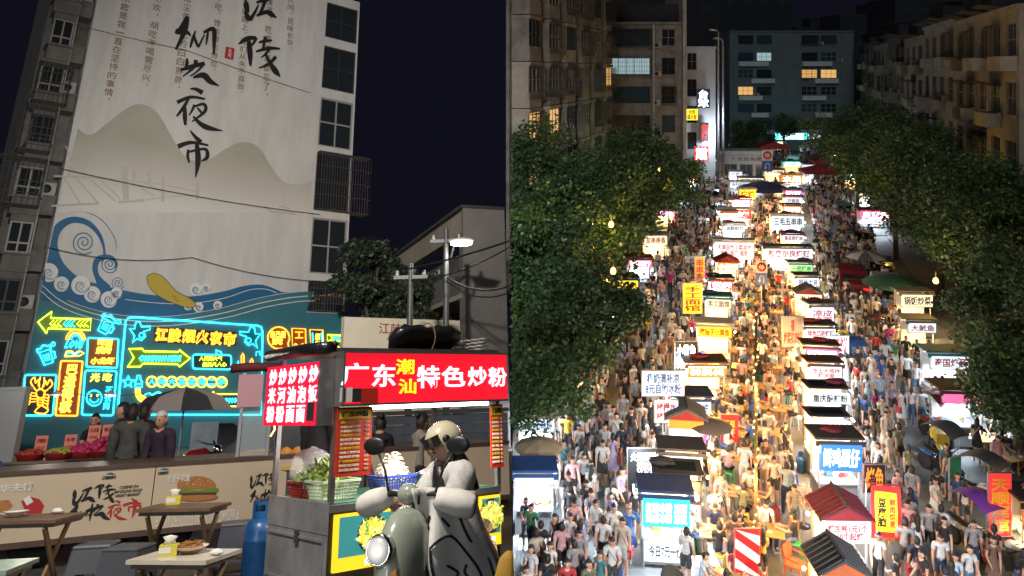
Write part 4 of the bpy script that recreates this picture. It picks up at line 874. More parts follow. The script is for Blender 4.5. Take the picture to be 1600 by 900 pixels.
# sign boxes
zs0, zs1 = cx_(525, 632)[1], cx_(525, 553)[1]
sg = MB().bb(.0, CL, -.14, -.02, zs0, zs1).out('front_sign', M_redlit, cart); MB().bb(-.012, CL, -.16, .0, zs1, zs1+.018).bb(-.012, CL, -.16, .0, zs0-.018, zs0).bb(-.014, 0, -.16, .0, zs0-.018, zs1+.018).out('sign_frame', M_steel, sg)
h = zs1-zs0; ZR = zs1+.055
MB().bb(-.06, CL, .0, CW+.05, zs1+.02, ZR).out('roof', M_roofb, cart)
def ctext(body, px0, py0, px1, py1, m, **k):
    a, z1 = cx_(px0, py0, -.145); c, z0 = cx_(px1, py1, -.145); return text(body, c-a, z1-z0, m, sg, ((a+c)/2, -.146, (z0+z1)/2), **k)
for c, bx4, m in (('广', (534, 567, 575, 603), M_letw), ('东', (582, 569, 618, 604), M_letw), ('潮', (619, 561, 647, 585), M_lety), ('汕', (623, 592, 650, 615), M_lety), ('特', (652, 571, 687, 606), M_letw), ('色', (690, 572, 727, 604), M_letw), ('炒', (731, 573, 761, 603), M_letw), ('粉', (763, 574, 792, 604), M_letw)): ctext(c, *bx4, m, bold=.018)
for bx4, m in (((532, 606, 550, 628), M_pap), ((551, 607, 564, 628), M_dkframe), ((565, 607, 590, 630), M_menu)):
    a, z1 = cx_(bx4[0], bx4[1], -.145); c, z0 = cx_(bx4[2], bx4[3], -.145); MB().bb(a, c, -.146, -.141, z0, z1).out('payment_sticker', m, sg)
sz0, sz1 = 1.40, 1.93
ss = MB().bb(-.13, -.03, .10, CW+.02, sz0, sz1).out('side_sign', M_pinklit, cart); MB().bb(-.125, -.03, -.02, .098, sz0, sz1+.02).out('sign_end_plate', M_steel, ss)
for i, col in enumerate(('炒米粉', '炒河粉', '炒油面', '炒泡面', '炒饭')):
    wch = (CW-.1)/5
    for j, ch in enumerate(col): text(ch, wch*.78, .145, M_letw, ss, (-.132, CW-.03-(i+.5)*wch, sz1-.10-j*.165), rz=-PI/2, bold=.016)
MB().bb(-.134, -.131, .13, .26, sz0+.04, sz0+.19).out('payment_sticker', M_dkframe, ss)
tb = MB().cyl((.35, -.02, zs0-.035), (1.72, -.02, zs0-.035), .016, n=8).out('led_tube', M_led, cart)
lamp('cart_led_light', 'AREA', (1.0, -.05, zs0-.05), 75, (1, .95, .86), cart, .9)
MB().cyl((.35, .7, 1.92), (1.9, .7, 1.92), .014, n=8).out('led_tube', M_led, cart)
# rolled awnings over the side sign
MB().tube([(-.09, -.02, ZR), (-.1, .5, ZR+.01), (-.09, CW+.1, ZR)], .055, 8).out('rolled_awning', M_tarp, cart); MB().tube([(-.0, .05, ZR+.03), (0, .6, ZR+.04), (0, CW+.05, ZR+.03)], .035, 8).out('rolled_awning', M_roofb, cart)
# hanging menus
def menu(px0, py0, px1, py1):
    a, z1 = cx_(px0, py0, -.05); c, z0 = cx_(px1, py1, -.05); c = min(c, CL-.005); w_ = c-a
    m = MB().bb(a, c, -.06, -.05, z0, z1).out('hanging_menu', M_menu, cart); hh = z1-z0
    MB().bb(a+w_*.06, c-w_*.06, -.064, -.0605, z1-hh*.17, z1-hh*.03).out('menu_header', M_menuy, m); text('广东炒粉', w_*.74, hh*.09, M_ink, m, ((a+c)/2, -.066, z1-hh*.10))
    rows = ['鸡蛋肉丝炒米粉', '鸡蛋火腿炒河粉', '火腿肠炒米粉', '牛肉丝炒油面', '瘦肉炒泡面', '里脊肉炒饭', '香肠炒河粉', '鸡蛋三丝炒面', '瘦肉炒米粉', '广式腊肠炒饭', '鲜虾炒河粉', '加蛋加肠']
    for i, r in enumerate(rows):
        z = z1-hh*(.225+i*.062); text(r, w_*.56, hh*.038, M_mtxt if i % 3 else M_menuy, m, (a+w_*.38, -.063, z), bold=.01); text(str(8+i % 5)+'元', w_*.12, hh*.034, M_mtxt, m, (c-w_*.14, -.063, z), bold=.01)
menu(527, 637, 578, 741); menu(765, 632, 801, 728)
# lit picture panels below the counter
M_yellit = glow('yellow_lit_panel', (1.0, .62, .02), 1.2); M_dishlit = glow('lit_picture_teal', (.05, .30, .30), .8); M_plate = glow('lit_picture_plate', (.02, .05, .06), .6)
def noodle_pic(x0, x1, z0, z1, seed):
    p = MB().bb(x0, x1, -.012, .029, z0, z1).out('lit_picture_panel', M_yellit, cart); w_, hh = x1-x0, z1-z0
    MB().bb(x0+w_*.05, x1-w_*.04, -.015, -.0125, z0+hh*.24, z1-hh*.05).out('picture', M_dishlit, p)
    cx2, cz2, r_ = x0+w_*.5, z0+hh*.595, hh*.285; T = Matrix.Translation((cx2, -.0165, cz2)) @ Matrix.Rotation(PI/2, 4, 'X')
    MB().lathe([(0, .001), (r_*1.22, .001), (r_*1.24, 0)], n=24, M=T).out('picture_plate', M_plate, p)
    nm = [glow('lit_noodle_yellow', (.85, .62, .06), 1.3), glow('lit_noodle_green', (.20, .42, .05), 1.0), glow('lit_noodle_pale', (.95, .85, .35), 1.4)]; rn = random.Random(seed); b = MB()
    for i in range(520):
        a, q = rn.uniform(0, 6.3), r_*1.05*math.sqrt(rn.random()); x, z = cx2+q*math.cos(a)*1.05, cz2+q*math.sin(a)*.85; a2 = rn.uniform(0, 6.3); l = rn.uniform(.025, .055); dx, dz = math.cos(a2)*l, math.sin(a2)*l; nx, nz = -dz*.16, dx*.16
        yy = -.019-.00002*i; b.add([(x+nx, yy, z+nz), (x+dx*.5+nx-dz*.2, yy, z+dz*.5+nz+dx*.2), (x+dx, yy, z+dz), (x+dx*.5-nx-dz*.2, yy, z+dz*.5-nz+dx*.2), (x-nx, yy, z-nz)], [(0, 1, 2, 3, 4)], rn.choice((0, 0, 0, 1, 2)))
    b.out('picture_noodles', nm, p); text('炒粉', w_*.3, hh*.13, M_letw, p, (x0+w_*.55, -.016, z0+hh*.11))
noodle_pic(.06, .78, .28, .70, 1); noodle_pic(.80, 1.42, .28, .70, 2); noodle_pic(1.62, CL-.02, .28, .70, 3)
for px in (.35, CL-.35):
    wv = MB().lathe([(.08, -.05), (.19, -.05), (.21, -.02), (.21, .02), (.19, .05), (.08, .05)], n=18, M=Matrix.Translation((px, CW*.5, .21)) @ Matrix.Rotation(PI/2, 4, 'X')).out('wheel', M_tyre, cart)
# things lying on the roof and counter
def on_cart(x, y, z): return (CM @ Vector((x, y, z)))
crz = math.atan2(CM[1][0], CM[0][0])
t = MB(); rn = random.Random(8)
t.loft([[(x, r_*1.1*math.cos(a*PI/7)*(1+rn.uniform(-.10, .10)), .15+r_*.9*math.sin(a*PI/9)*(1+rn.uniform(-.16, .12))) for a in range(18)] for x, r_ in [(-.62+1.24*k/18, (.03, .13, .16, .175, .16, .18, .17, .15, .165, .13, .16, .175, .165, .18, .17, .15, .14, .11, .03)[k]) for k in range(19)]])
t = t.out('tarp_bundle', M_tarp); place(t, on_cart(1.28, .45, ZR), crz); t.scale = (.72, .85, .85); tag(t, 'black plastic wrapped bundle tied on the cart roof', 'bundle'); MB().tube([(.02+.01*math.cos(a), .185*math.cos(a), .17+.175*math.sin(a)) for a in [k*PI/8 for k in range(16)]], .008, 5, closed=True).out('rope', M_woodl, t)
M_corr = mat('dirty_white_sheet', (.50, .49, .45), .6, noise=.3, nscale=4)
for i in range(4):
    b = MB(); n = 14; x0, x1 = 1.72+.02*i, CL-.01-.03*(i % 2); ys = [(.1+.9*j/n, .012*(j % 2)) for j in range(n+1)]
    b.add([(x0, y, z) for y, z in ys]+[(x1, y, z) for y, z in ys]+[(x0, y, z+.008) for y, z in ys]+[(x1, y, z+.008) for y, z in ys], [(j, j+1, n+2+j, n+1+j) for j in range(n)]+[(2*n+2+j, 3*n+3+j, 3*n+4+j, 2*n+3+j) for j in range(n)]+[(j, 2*n+2+j, 2*n+3+j, j+1) for j in range(n)]+[(n+1+j, n+2+j, 3*n+4+j, 3*n+3+j) for j in range(n)])
    o = b.out('corrugated_sheet', M_corr); place(o, on_cart(0, 0, ZR+.004+i*.036), crz); tag(o, ('lowest', 'second lowest', 'second highest', 'topmost')[i]+' whitish corrugated sheet stacked on the cart roof', 'roofing sheet', 'corrugated sheets on the cart roof')
def basket(label, x, y, w_, d, hh, m, z=.783, rz=0.0):
    t = thing('plastic_basket', label, 'basket', on_cart(x, y, z), crz+rz, group='baskets on the cart counter')
    def ring(k, zz): return [(sx*w_/2*k, sy*d/2*k, zz) for sx, sy in ((-1, -1), (1, -1), (1, 1), (-1, 1))]
    MB().loft([ring(.82, 0), ring(.84, .01)], smooth=False).out('base', m, t)
    for s in range(4):
        b = MB(); lo, hi = ring(.84, .01), ring(1, hh); A, B, C_, D_ = Vector(lo[s]), Vector(lo[(s+1) % 4]), Vector(hi[(s+1) % 4]), Vector(hi[s]); n = 12
        for i in range(n+1): f_ = i/n; b.bar(A+(B-A)*f_, D_+(C_-D_)*f_, .007)
        for k in range(6): f_ = k/5; b.bar(A+(D_-A)*f_, B+(C_-B)*f_, .007 if k < 5 else .02)
        b.out('lattice_side', m, t)
    return t
M_bred = mat('red_basket_plastic', (.30, .03, .02), .45); M_bgrn = mat('pale_green_basket_plastic', (.42, .50, .36), .45); M_bblu = mat('blue_basket_plastic', (.03, .06, .38), .45); M_veg = mat('cabbage_green', (.26, .38, .08), .5, noise=.4, nscale=20); M_sprout = mat('bean_sprouts', (.70, .64, .48), .45, noise=.2, nscale=30); M_bag = mat('clear_bag', (.75, .78, .78), .15, alpha=.28)
basket('red lattice basket of greens at the cart back corner', .22, .78, .34, .3, .13, M_bred); basket('pale green lattice basket at the cart front corner', .24, .40, .38, .32, .15, M_bgrn); basket('blue lattice basket heaped with bean sprouts', .88, .42, .36, .3, .14, M_bblu)
rn = random.Random(4)
b = MB()
for i in range(420):
    a, q = rn.uniform(0, 6.3), math.sqrt(rn.random()); p = Vector((.16*q*math.cos(a), .13*q*math.sin(a), .10+.24*(1-q*q)*rn.uniform(.5, 1))); a2 = rn.uniform(0, 6.3); b.tube([p, p+Vector((.02*math.cos(a2), .02*math.sin(a2), .012)), p+Vector((.04*math.cos(a2+.5), .04*math.sin(a2+.5), .002))], .0042, 4)
b.ball((0, 0, .08), (.155, .125, .2), 12, 8); o = b.out('bean_sprouts', M_sprout); place(o, on_cart(.88, .42, .783), crz); tag(o, 'heap of pale bean sprouts in the blue basket', 'bean sprouts', kind='stuff')
b = MB(); b.ball((0, 0, .12), (.17, .13, .12), 12, 8)
for i in range(260):
    a, q = rn.uniform(0, 6.3), math.sqrt(rn.random()); p = Vector((.24*q*math.cos(a), .26*q*math.sin(a)+.05, .14+.16*(1-q*q)*rn.uniform(.6, 1.1))); leaf(b, p, .055, rn, 0, -.2)
o = b.out('lettuce_heap', M_veg); place(o, on_cart(.22, .55, .783), crz); tag(o, 'shredded green lettuce in the corner baskets', 'lettuce', kind='stuff')
b = MB(); rn2 = random.Random(2); b.ball((0, 0, .24), (.2, .17, .17), 14, 10, 0, None, lambda p: p*rn2.uniform(.9, 1.12)); o = b.out('plastic_bag', M_bag); place(o, on_cart(.20, .78, .783), crz); tag(o, 'clear plastic bag over greens in the red basket', 'bag')
def pot(label, x, y, r_, hh):
    t = thing('steel_pot', label, 'pot', on_cart(x, y, .783), crz, group='steel pots on the cart counter'); MB().lathe([(r_*.9, 0), (r_, .01), (r_, hh), (r_*1.07, hh+.004), (r_*1.07, hh+.012), (r_*.96, hh+.01), (r_*.94, hh*.7), (0, hh*.7)], n=24).out('body', mat('shiny_steel', (.6, .6, .58), .2, .95), t); b = MB(); rn3 = random.Random(int(x*100))
    for i in range(24): a, q = rn3.uniform(0, 6.3), rn3.uniform(0, r_*.8); b.ball((q*math.cos(a), q*math.sin(a), hh*.72), (.02, .02, .012), 6, 4)
    b.out('chopped_filling', M_nood if x < 1.3 else M_veg, t)
pot('steel pot next to the sprout basket', 1.18, .30, .088, .14); pot('wider steel pot with a clear lid', 1.38, .34, .10, .15); pot('small steel pot behind the rider', 1.62, .34, .085, .14)
b = MB(); b.ball((0, 0, .07), (.15, .10, .07), 12, 8, 0, None, lambda p: p*random.Random(int(p.x*50)).uniform(.9, 1.1)); o = b.out('snack_bag', mat('red_snack_foil', (.5, .03, .06), .25, noise=.6, nscale=12, col2=(.7, .6, .6))); place(o, on_cart(1.5, .68, .80), crz); tag(o, 'shiny red snack bag behind the steel pots', 'snack bag')
# ---- scooter: local -y is forward
front = dp(604, 840, 5.1); SRZ = -.36; SS = 1.0
_f = Vector((math.sin(SRZ), -math.cos(SRZ), 0)); so_ = Vector((front.x, front.y, 0))-_f*.56
M_body = mat('grey_green_gloss', (.33, .37, .30), .22, coat=.6, noise=.08, nscale=3); M_blk = mat('black_plastic', (.014, .014, .015), .4); M_headl = glow('headlight_lit', (1, .97, .92), .22); M_chrome = mat('chrome', (.7, .7, .7), .12, 1.0)
sc = thing('motor_scooter', 'rounded grey green electric scooter with lit round headlight', 'scooter', so_, SRZ, scale=SS)
def ring_(z, w_, y0, y1, n=20):                     # shield cross section: rounded at the front
    return [((w_*math.sin(PI*(-.5+i/(n-1)))), y0+(y1-y0)*math.cos(PI*(-.5+i/(n-1))), z) for i in range(n)]
b = MB(); b.loft([ring_(z, w_, y0, y1) for z, w_, y0, y1 in ((.22, .10, -.36, -.58), (.35, .135, -.32, -.62), (.55, .155, -.28, -.62), (.75, .15, -.26, -.585), (.88, .13, -.26, -.53), (.955, .09, -.27, -.46), (.985, .035, -.29, -.38))]); b.out('front_shield', M_body, sc)
MB().box((0, -.25, .60), (.29, .04, .62)).out('leg_shield_lining', M_blk, sc)
T = Matrix.Translation((-.03, -.588, .80)) @ Matrix.Rotation(math.radians(82), 4, 'X')
hl = MB().lathe([(.0, .035), (.035, .032), (.058, .022), (.068, .010)], n=24, M=T).out('headlight', M_headl, sc); MB().lathe([(.066, .0), (.069, .018), (.076, .02), (.082, .0), (.082, -.06)], n=28, M=T).out('headlight_rim', M_chrome, hl)
lamp('headlight_light', 'POINT', (-.03, -.70, .80), .8, (1, .97, .92), sc, .05)
text('TAILG', .15, .04, M_ink, sc, (-.02, -.632, .60), bold=.01, name='badge'); MB().poly([(.06, -.612, .70), (.085, -.60, .72), (.09, -.60, .66), (.07, -.61, .64)]).out('orange_reflector', mat('orange_reflector', (.55, .22, .04), .3), sc)
MB().tube([(-.29, -.20, 1.0), (-.14, -.26, 1.05), (0, -.28, 1.04), (.14, -.26, 1.05), (.29, -.20, 1.0)], .016, 8).out('handlebar', M_blk, sc)
MB().ball((0, -.30, 1.05), (.07, .06, .06), 14, 10).out('instrument_pod', M_body, sc)
for s in (-1, 1):
    MB().tube([(s*.16, -.26, 1.06), (s*.20, -.24, 1.18), (s*.26, -.22, 1.27)], .008, 6).out('mirror_stalk', M_blk, sc); MB().ball((s*.29, -.22, 1.31), (.08, .018, .052), 16, 10).out('mirror', M_blk, sc)
    MB().tube([(s*.2, -.4, .3), (s*.2, .3, .28)], .03, 6).out('floor_rail', M_blk, sc)
MB().bb(-.15, .15, -.26, .12, .26, .31).out('footboard', M_blk, sc); MB().loft([[(w_*math.cos(a*PI/6), y+.0, z+h_*math.sin(a*PI/6)) for a in range(12)] for y, w_, h_, z in ((.10, .08, .06, .60), (.18, .14, .12, .55), (.5, .16, .16, .54), (.8, .13, .13, .58), (.9, .05, .05, .62))]).out('rear_body', M_body, sc)
MB().loft([[(w_*math.cos(a*PI/6), y, z+.05*math.sin(a*PI/6)) for a in range(12)] for y, w_, z in ((.12, .08, .70), (.2, .14, .71), (.6, .15, .72), (.8, .1, .74))]).out('seat', M_blk, sc)
for y in (-.62, .72):
    wv = MB().lathe([(.12, -.05), (.19, -.05), (.215, 0), (.19, .05), (.12, .05)], n=22, M=Matrix.Translation((0, y, .215)) @ Matrix.Rotation(PI/2, 4, 'Y')).out('wheel', M_tyre, sc); MB().lathe([(0, -.04), (.12, -.045), (.125, 0), (.12, .045), (0, .04)], n=16, M=Matrix.Translation((0, y, .215)) @ Matrix.Rotation(PI/2, 4, 'Y')).out('rim', M_chrome, wv)
# quilted windproof cover with muffs
M_quilt = mat('pale_quilt', (.72, .70, .65), .8, noise=.1, nscale=4, bump=.3, bscale=7); M_qline = mat('quilt_black_print', (.01, .01, .01), .8)
qc = thing('windproof_cover', 'pale windproof scooter cover with black doodle lines', 'scooter cover', so_, SRZ, scale=SS)
rows = []
def qp(u, v):                                        # u across -1..1, v down 0..1
    z = 1.08-.80*v-.10*max(0, abs(u)-.5); x = u*(.20+.17*v); y = -.30-.14*math.cos(u*1.4)+.30*abs(u)**1.6+.05*v+.035*math.sin(9*v+3*u)+.025*math.sin(12*u+4*v); return Vector((x+.09*v, y, z))
nu, nv = 26, 20; b = MB(); b.add([qp(-1+2*i/nu, j/nv) for j in range(nv+1) for i in range(nu+1)], [(j*(nu+1)+i, (j+1)*(nu+1)+i, (j+1)*(nu+1)+i+1, j*(nu+1)+i+1) for j in range(nv) for i in range(nu)], 0, True)
o = b.out('cover_sheet', M_quilt, qc, Matrix.Translation((.08, .10, 0))); md = o.modifiers.new('thickness', 'SOLIDIFY'); md.thickness = .025
def qline(pts, r_=.007):
    q = [qp(u, v)+Vector((.08, .088, 0)) for u, v in spline(pts, 5)]; MB().tube(q, r_, 5).out('printed_line', M_qline, qc)
for pts in ([(-.4, .12), (-.3, .16), (-.2, .10)], [(.0, .2), (.12, .26)], [(.02, .28), (.14, .18)], [(-.55, .35), (-.45, .5), (-.5, .7)], [(.2, .38), (.5, .32), (.75, .5), (.7, .75), (.4, .8), (.22, .62), (.2, .38)], [(-.3, .45), (0, .42), (.1, .6), (-.05, .75), (-.28, .7), (-.3, .45)], [(.3, .88), (.35, 1)], [(.6, .86), (.58, 1)], [(-.2, .78), (-.25, 1)], [(.05, .8), (.08, 1)], [(.55, .12), (.7, .2), (.8, .34)], [(.3, .1), (.42, .14)], [(-.75, .3), (-.7, .55)], [(.9, .45), (.88, .6)], [(-.6, .8), (-.5, .92)], [(-.05, .1), (.0, .04)], [(.42, .2), (.5, .26)], [(-.2, .22), (-.12, .3), (-.2, .36)], [(.78, .7), (.9, .85)], [(-.42, .6), (-.36, .66)], [(.02, .52), (.06, .5)], [(-.2, .52), (-.14, .5)], [(-.12, .6), (-.06, .62), (0, .6)], [(.38, .5), (.46, .56), (.4, .6)], [(.62, .5), (.55, .56), (.62, .6)]): qline(pts)
for s in (-1, 1):
    c0 = Vector((s*.27, -.22, 1.0)); b = MB(); ax = Vector((s*.8, .35, -.25)).normalized()
    rings = []
    Q = ax.to_track_quat('Z', 'Y').to_matrix()
    for k, r_ in ((-.12, .055), (-.08, .075), (.02, .088), (.10, .08), (.12, .066)): rings.append([c0+ax*k+Q @ Vector((r_*math.cos(a*PI/8), r_*.85*math.sin(a*PI/8), 0)) for a in range(16)])
    b.loft(rings); b.out('hand_muff', M_quilt, qc); b = MB(); b.loft([[c0+ax*k+Q @ Vector((r_*math.cos(a*PI/8), r_*.85*math.sin(a*PI/8), 0)) for a in range(16)] for k, r_ in ((.121, .064), (.13, .035))]); b.out('muff_opening', M_qline, qc)
# ---- rider
person_template('rider', ((72, 74), (72, 72)), ((34, 66, 8), (38, 72, 6)), lean=10, sleeve=2, trouser=True, hair='long', slim=1.06, head=(22, -14), puff=.035, knee_out=.04)
rd_base = so_+Matrix.Rotation(SRZ, 3, 'Z') @ Vector((.04, .36, 0)); HBr = PT['rider'][3]; lowest = .0
rdr = person('rider', (rd_base.x, rd_base.y, .10), -.95, 'person in a white hooded jacket and cream helmet looking down at a phone', (.70, .68, .66), (.45, .45, .44), scale=.93)
hm = MB(); M_shell = mat('cream_helmet_shell', (.62, .56, .40), .25, coat=.5)
def shell(p):
    q = p.copy()
    if q.z < -.45: q.z = -.45
    if q.y < -.25 and q.z < .18: q.y = max(q.y, -.25)
    return q
HT = HBr @ Matrix.Translation((0, .015, .035)); hm.ball((0, 0, 0), (.125, .142, .138), 22, 16, 0, HT, shell); hm.out('helmet', M_shell, rdr)
v = MB()
for k in range(13):
    a = PI+PI*(k/12)*.78+.34; 
    p = [(.132*math.cos(a), .150*math.sin(a), z) for z in (.015, .085)]
    if k: v.add([HT @ Vector(q) for q in (prev[0], p[0], p[1], prev[1])], [(0, 1, 2, 3)], 0, True)
    prev = p
v.out('visor', mat('dark_visor', (.02, .015, .015), .1, coat=.8), rdr)
for s in (-1, 1): MB().tube([HT @ Vector((s*.115, .02, -.03)), HT @ Vector((s*.095, -.02, -.12)), HT @ Vector((s*.03, -.06, -.165))], .012, 6).out('helmet_strap', M_blk, rdr); MB().lathe([(.0, .02), (.025, .016), (.028, 0)], n=12, M=HT @ Matrix.Translation((s*.128, -.01, .03)) @ Matrix.Rotation(s*PI/2, 4, 'Y')).out('visor_knob', M_blk, rdr)
NB = HBr.translation
MB().loft([[NB+Vector((rx_*math.cos(a*PI/8), .10+ry*math.sin(a*PI/8)*.9, -.13+dz)) for a in range(16)] for rx_, ry, dz in ((.10, .07, .02), (.15, .11, .0), (.16, .12, -.06), (.12, .09, -.10))]).out('hood', M_quilt, rdr)
MB().loft([[NB+Vector((rx_*math.cos(a*PI/6), -.045+.035*math.sin(a*PI/6), dz)) for a in range(12)] for rx_, dz in ((.055, -.12), (.075, -.22), (.07, -.38), (.05, -.50))]).out('black_inner_shirt', M_blk, rdr)
_ph = rdr.matrix_world @ (NB+Vector((-.02, -.36, -.42)))
ph = MB().box((0, 0, 0), (.075, .012, .155), rx=-.7).out('mobile_phone', M_blk); ph.matrix_world = Matrix.Translation(_ph) @ LF.to_3x3().to_4x4() @ Matrix.Rotation(-.95, 4, 'Z'); tag(ph, 'dark mobile phone in the scooter rider hands', 'phone')
# ================================================================== LEFT PLACE: fruit stall, bystanders, motorcycle, snack cart
M_maroon = mat('maroon_cloth', (.13, .015, .02), .8, noise=.2, nscale=5); M_fr = mat('red_basket_rim', (.45, .03, .03), .45); M_card = mat('salmon_price_card', (.72, .22, .16), .6); M_dragon = mat('pink_fruit', (.50, .03, .12), .5, noise=.4, nscale=25); M_jujube = mat('red_jujube', (.35, .04, .02), .4); M_grn_fr = mat('green_olive_fruit', (.30, .32, .06), .4); M_dkcl = mat('dark_cloth', (.02, .015, .02), .8)
fc = dp(112, 700, 13.2); ft = thing('fruit_table', 'long fruit table covered with maroon cloth', 'table', (fc.x, fc.y, 0), .08)
MB().bb(-.75, .78, -.4, .4, .0, .92).out('table_cloth', M_maroon, ft); MB().bb(-.78, .81, -.43, .43, .92, .95).out('tabletop', M_edge, ft); b = MB(); b.prism([(.1, .952), (.78, .952), (.62, .73), (.5, .88), (.35, .70), (.22, .88)], -.447, -.437); b.out('draped_cloth', M_dkcl, ft)
rn = random.Random(12); FM = Matrix.Translation((fc.x, fc.y, 0)) @ Matrix.Rotation(.08, 4, 'Z')
def fruit(label, x, y, r_, m, n, fs, heap, kind):
    t = thing('fruit_basket', label, 'fruit basket', FM @ Vector((x, y, .951)), .08, group='baskets on the fruit table'); MB().lathe([(r_*.8, 0), (r_, .09), (r_*1.05, .10), (r_*.97, .09), (0, .05)], n=22).out('basket', M_fr, t)
    b = MB(); b.ball((0, 0, .06), (r_*.9, r_*.9, heap*.8), 12, 8)
    for i in range(n):
        a, q = rn.uniform(0, 6.3), math.sqrt(rn.random())*.95; b.ball((r_*q*math.cos(a), r_*q*math.sin(a), .08+heap*(1-q*q)), (fs, fs, fs*.85), 7, 5)
    b = b.out('fruit', m, t); b['kind'] = 'stuff'
fruit('round red basket of red jujubes at the table end', -.52, -.12, .21, M_jujube, 90, .028, .06, 0); fruit('round red basket of green fruit', -.10, -.15, .21, M_grn_fr, 90, .028, .07, 0); fruit('wide heap of pink dragon fruit behind the men', .48, .05, .30, M_dragon, 60, .062, .16, 0); fruit('low heap of mixed pink fruit in the middle', .20, -.05, .20, M_dragon, 50, .045, .11, 0)
for k, (x, y, z, px) in enumerate(((-.50, .1, .80, 53), (-.08, .12, .80, 89), (.22, .2, .92, 124), (.42, .22, .92, 155))):
    t = thing('price_card', ('salmon price card over the red jujubes', 'salmon price card over the green fruit', 'salmon price card over the mixed pink fruit', 'salmon price card over the dragon fruit')[k], 'price card', FM @ Vector((x, y, .97)), .08, group='price cards on the fruit table'); MB().bb(-.09, .09, -.004, .004, z-.79+.06, z-.79+.30).out('card', M_card, t); MB().bb(-.008, .008, -.002, .010, .0, z-.79+.062).out('stick', M_woodl, t); text(('沙糖桔', '冬枣', '火龙果', '释迦')[k], .13, .06, M_dred, t, (0, -.007, z-.79+.23)); text(('5元1斤', '10元', '3个10元', '15元')[k], .12, .05, M_dred, t, (0, -.007, z-.79+.13))
DK, GR, NV, BK = (.025, .025, .03), (.075, .075, .07), (.02, .03, .06), (.012, .012, .014)
person_template('old', ((3, 2), (-4, 4)), ((2, 14, 6), (6, 30, 6)), sleeve=2, trouser=True, lean=5, head=(4, 0), puff=.02); person_template('coat', ((2, 0), (-3, 0)), ((4, 16, 8), (8, 30, 8)), sleeve=2, trouser=True, head=(0, 0), puff=.025, slim=1.08)
def lperson(kind, px, D, rz, label, top, bot, s=1.0, **k): p = dp(px, 640, D); return person(kind, (p.x, p.y, 0), rz, label, top, bot, scale=s, group='people at the fruit table', **k)
lperson('coat', 208, 12.0, PI+.2, 'person seen from behind in a grey jacket at the fruit table', GR, BK, .98); lperson('coat', 195, 12.9, -1.2, 'person in dark coat turned to the fruit, half hidden', BK, BK, 1.0); lperson('coat', 226, 12.7, PI-.3, 'person in black close behind the grey jacket', BK, BK, .98)
lperson('old', 259, 11.6, -.2, 'older person with white hair in a dark purple jacket', (.03, .018, .035), BK, .92, hair=False); _w = COL.objects[-1]
o_old = [o for o in COL.objects if o.get('label', '').startswith('older person')][0]; obj('hair', PT['old'][1].copy(), o_old); o_old.children[-1].data.materials.clear(); o_old.children[-1].data.materials.append(mat('white_hair', (.55, .53, .50), .6))
lperson('f_stand', 152, 14.4, .2, 'vendor with dark hair behind the price cards', BK, BK, .92)
person('coat', dp(500, 690, 9.6).to_2d().to_3d(), 2.6, 'cook in a black jacket inside the noodle cart', BK, BK, scale=1.02)
person('f_sit', dp(592, 700, 12.5).to_2d().to_3d()+Vector((0, 0, .1)), PI, 'seated person with dark hair behind the sprouts', BK, BK)
person('f_sit', dp(652, 690, 12.2).to_2d().to_3d()+Vector((0, 0, .1)), 2.2, 'seated person with a bun beyond the cart counter', (.3, .28, .26), BK)
# striped sunshade
def umbrella(label, base, h_, r_, cols, n=8, frame=None, drop=.28, name='umbrella', group=None, pole=True):
    t = thing(name, label, 'umbrella', base, 0, frame, group)
    if pole: MB().cyl((0, 0, 0), (0, 0, h_), .022, n=8).out('pole', M_ac, t)
    for i in range(n):
        a0, a1 = 2*PI*i/n, 2*PI*(i+1)/n; b = MB(); vs = [(0, 0, h_+.03)]; fs = []
        for k, (rr_, zz) in enumerate(((.4, -.05), (.75, -.15), (1, -drop/r_*.95))):
            for a in (a0, (a0+a1)/2, a1): m_ = 1 if a != (a0+a1)/2 else .95; vs.append((r_*rr_*m_*math.cos(a), r_*rr_*m_*math.sin(a), h_+zz*r_*(1 if k < 2 else 1)))
        fs = [(0, 1, 2), (0, 2, 3)]+[(1+3*k+j, 4+3*k+j, 5+3*k+j, 2+3*k+j) for k in range(2) for j in range(2)]
        b.add(vs, fs, 0, True); b.out('canopy_panel', cols[i % len(cols)], t); q = [Vector((0, 0, h_-.01)), Vector((r_*math.cos(a0)*.75, r_*math.sin(a0)*.75, h_-.165*r_)), Vector((r_*math.cos(a0), r_*math.sin(a0), h_-drop*.98))]; MB().tube(q, .008, 4).out('rib', M_rail, t)
    return t
up_ = dp(287, 640, 20); umbrella('grey and pale striped umbrella in front of the neon pipe', (up_.x, up_.y, 0), 2.05, 1.15, [mat('umbrella_grey', (.06, .06, .065), .7), mat('umbrella_pale', (.42, .36, .33), .7)], 10, drop=.5)
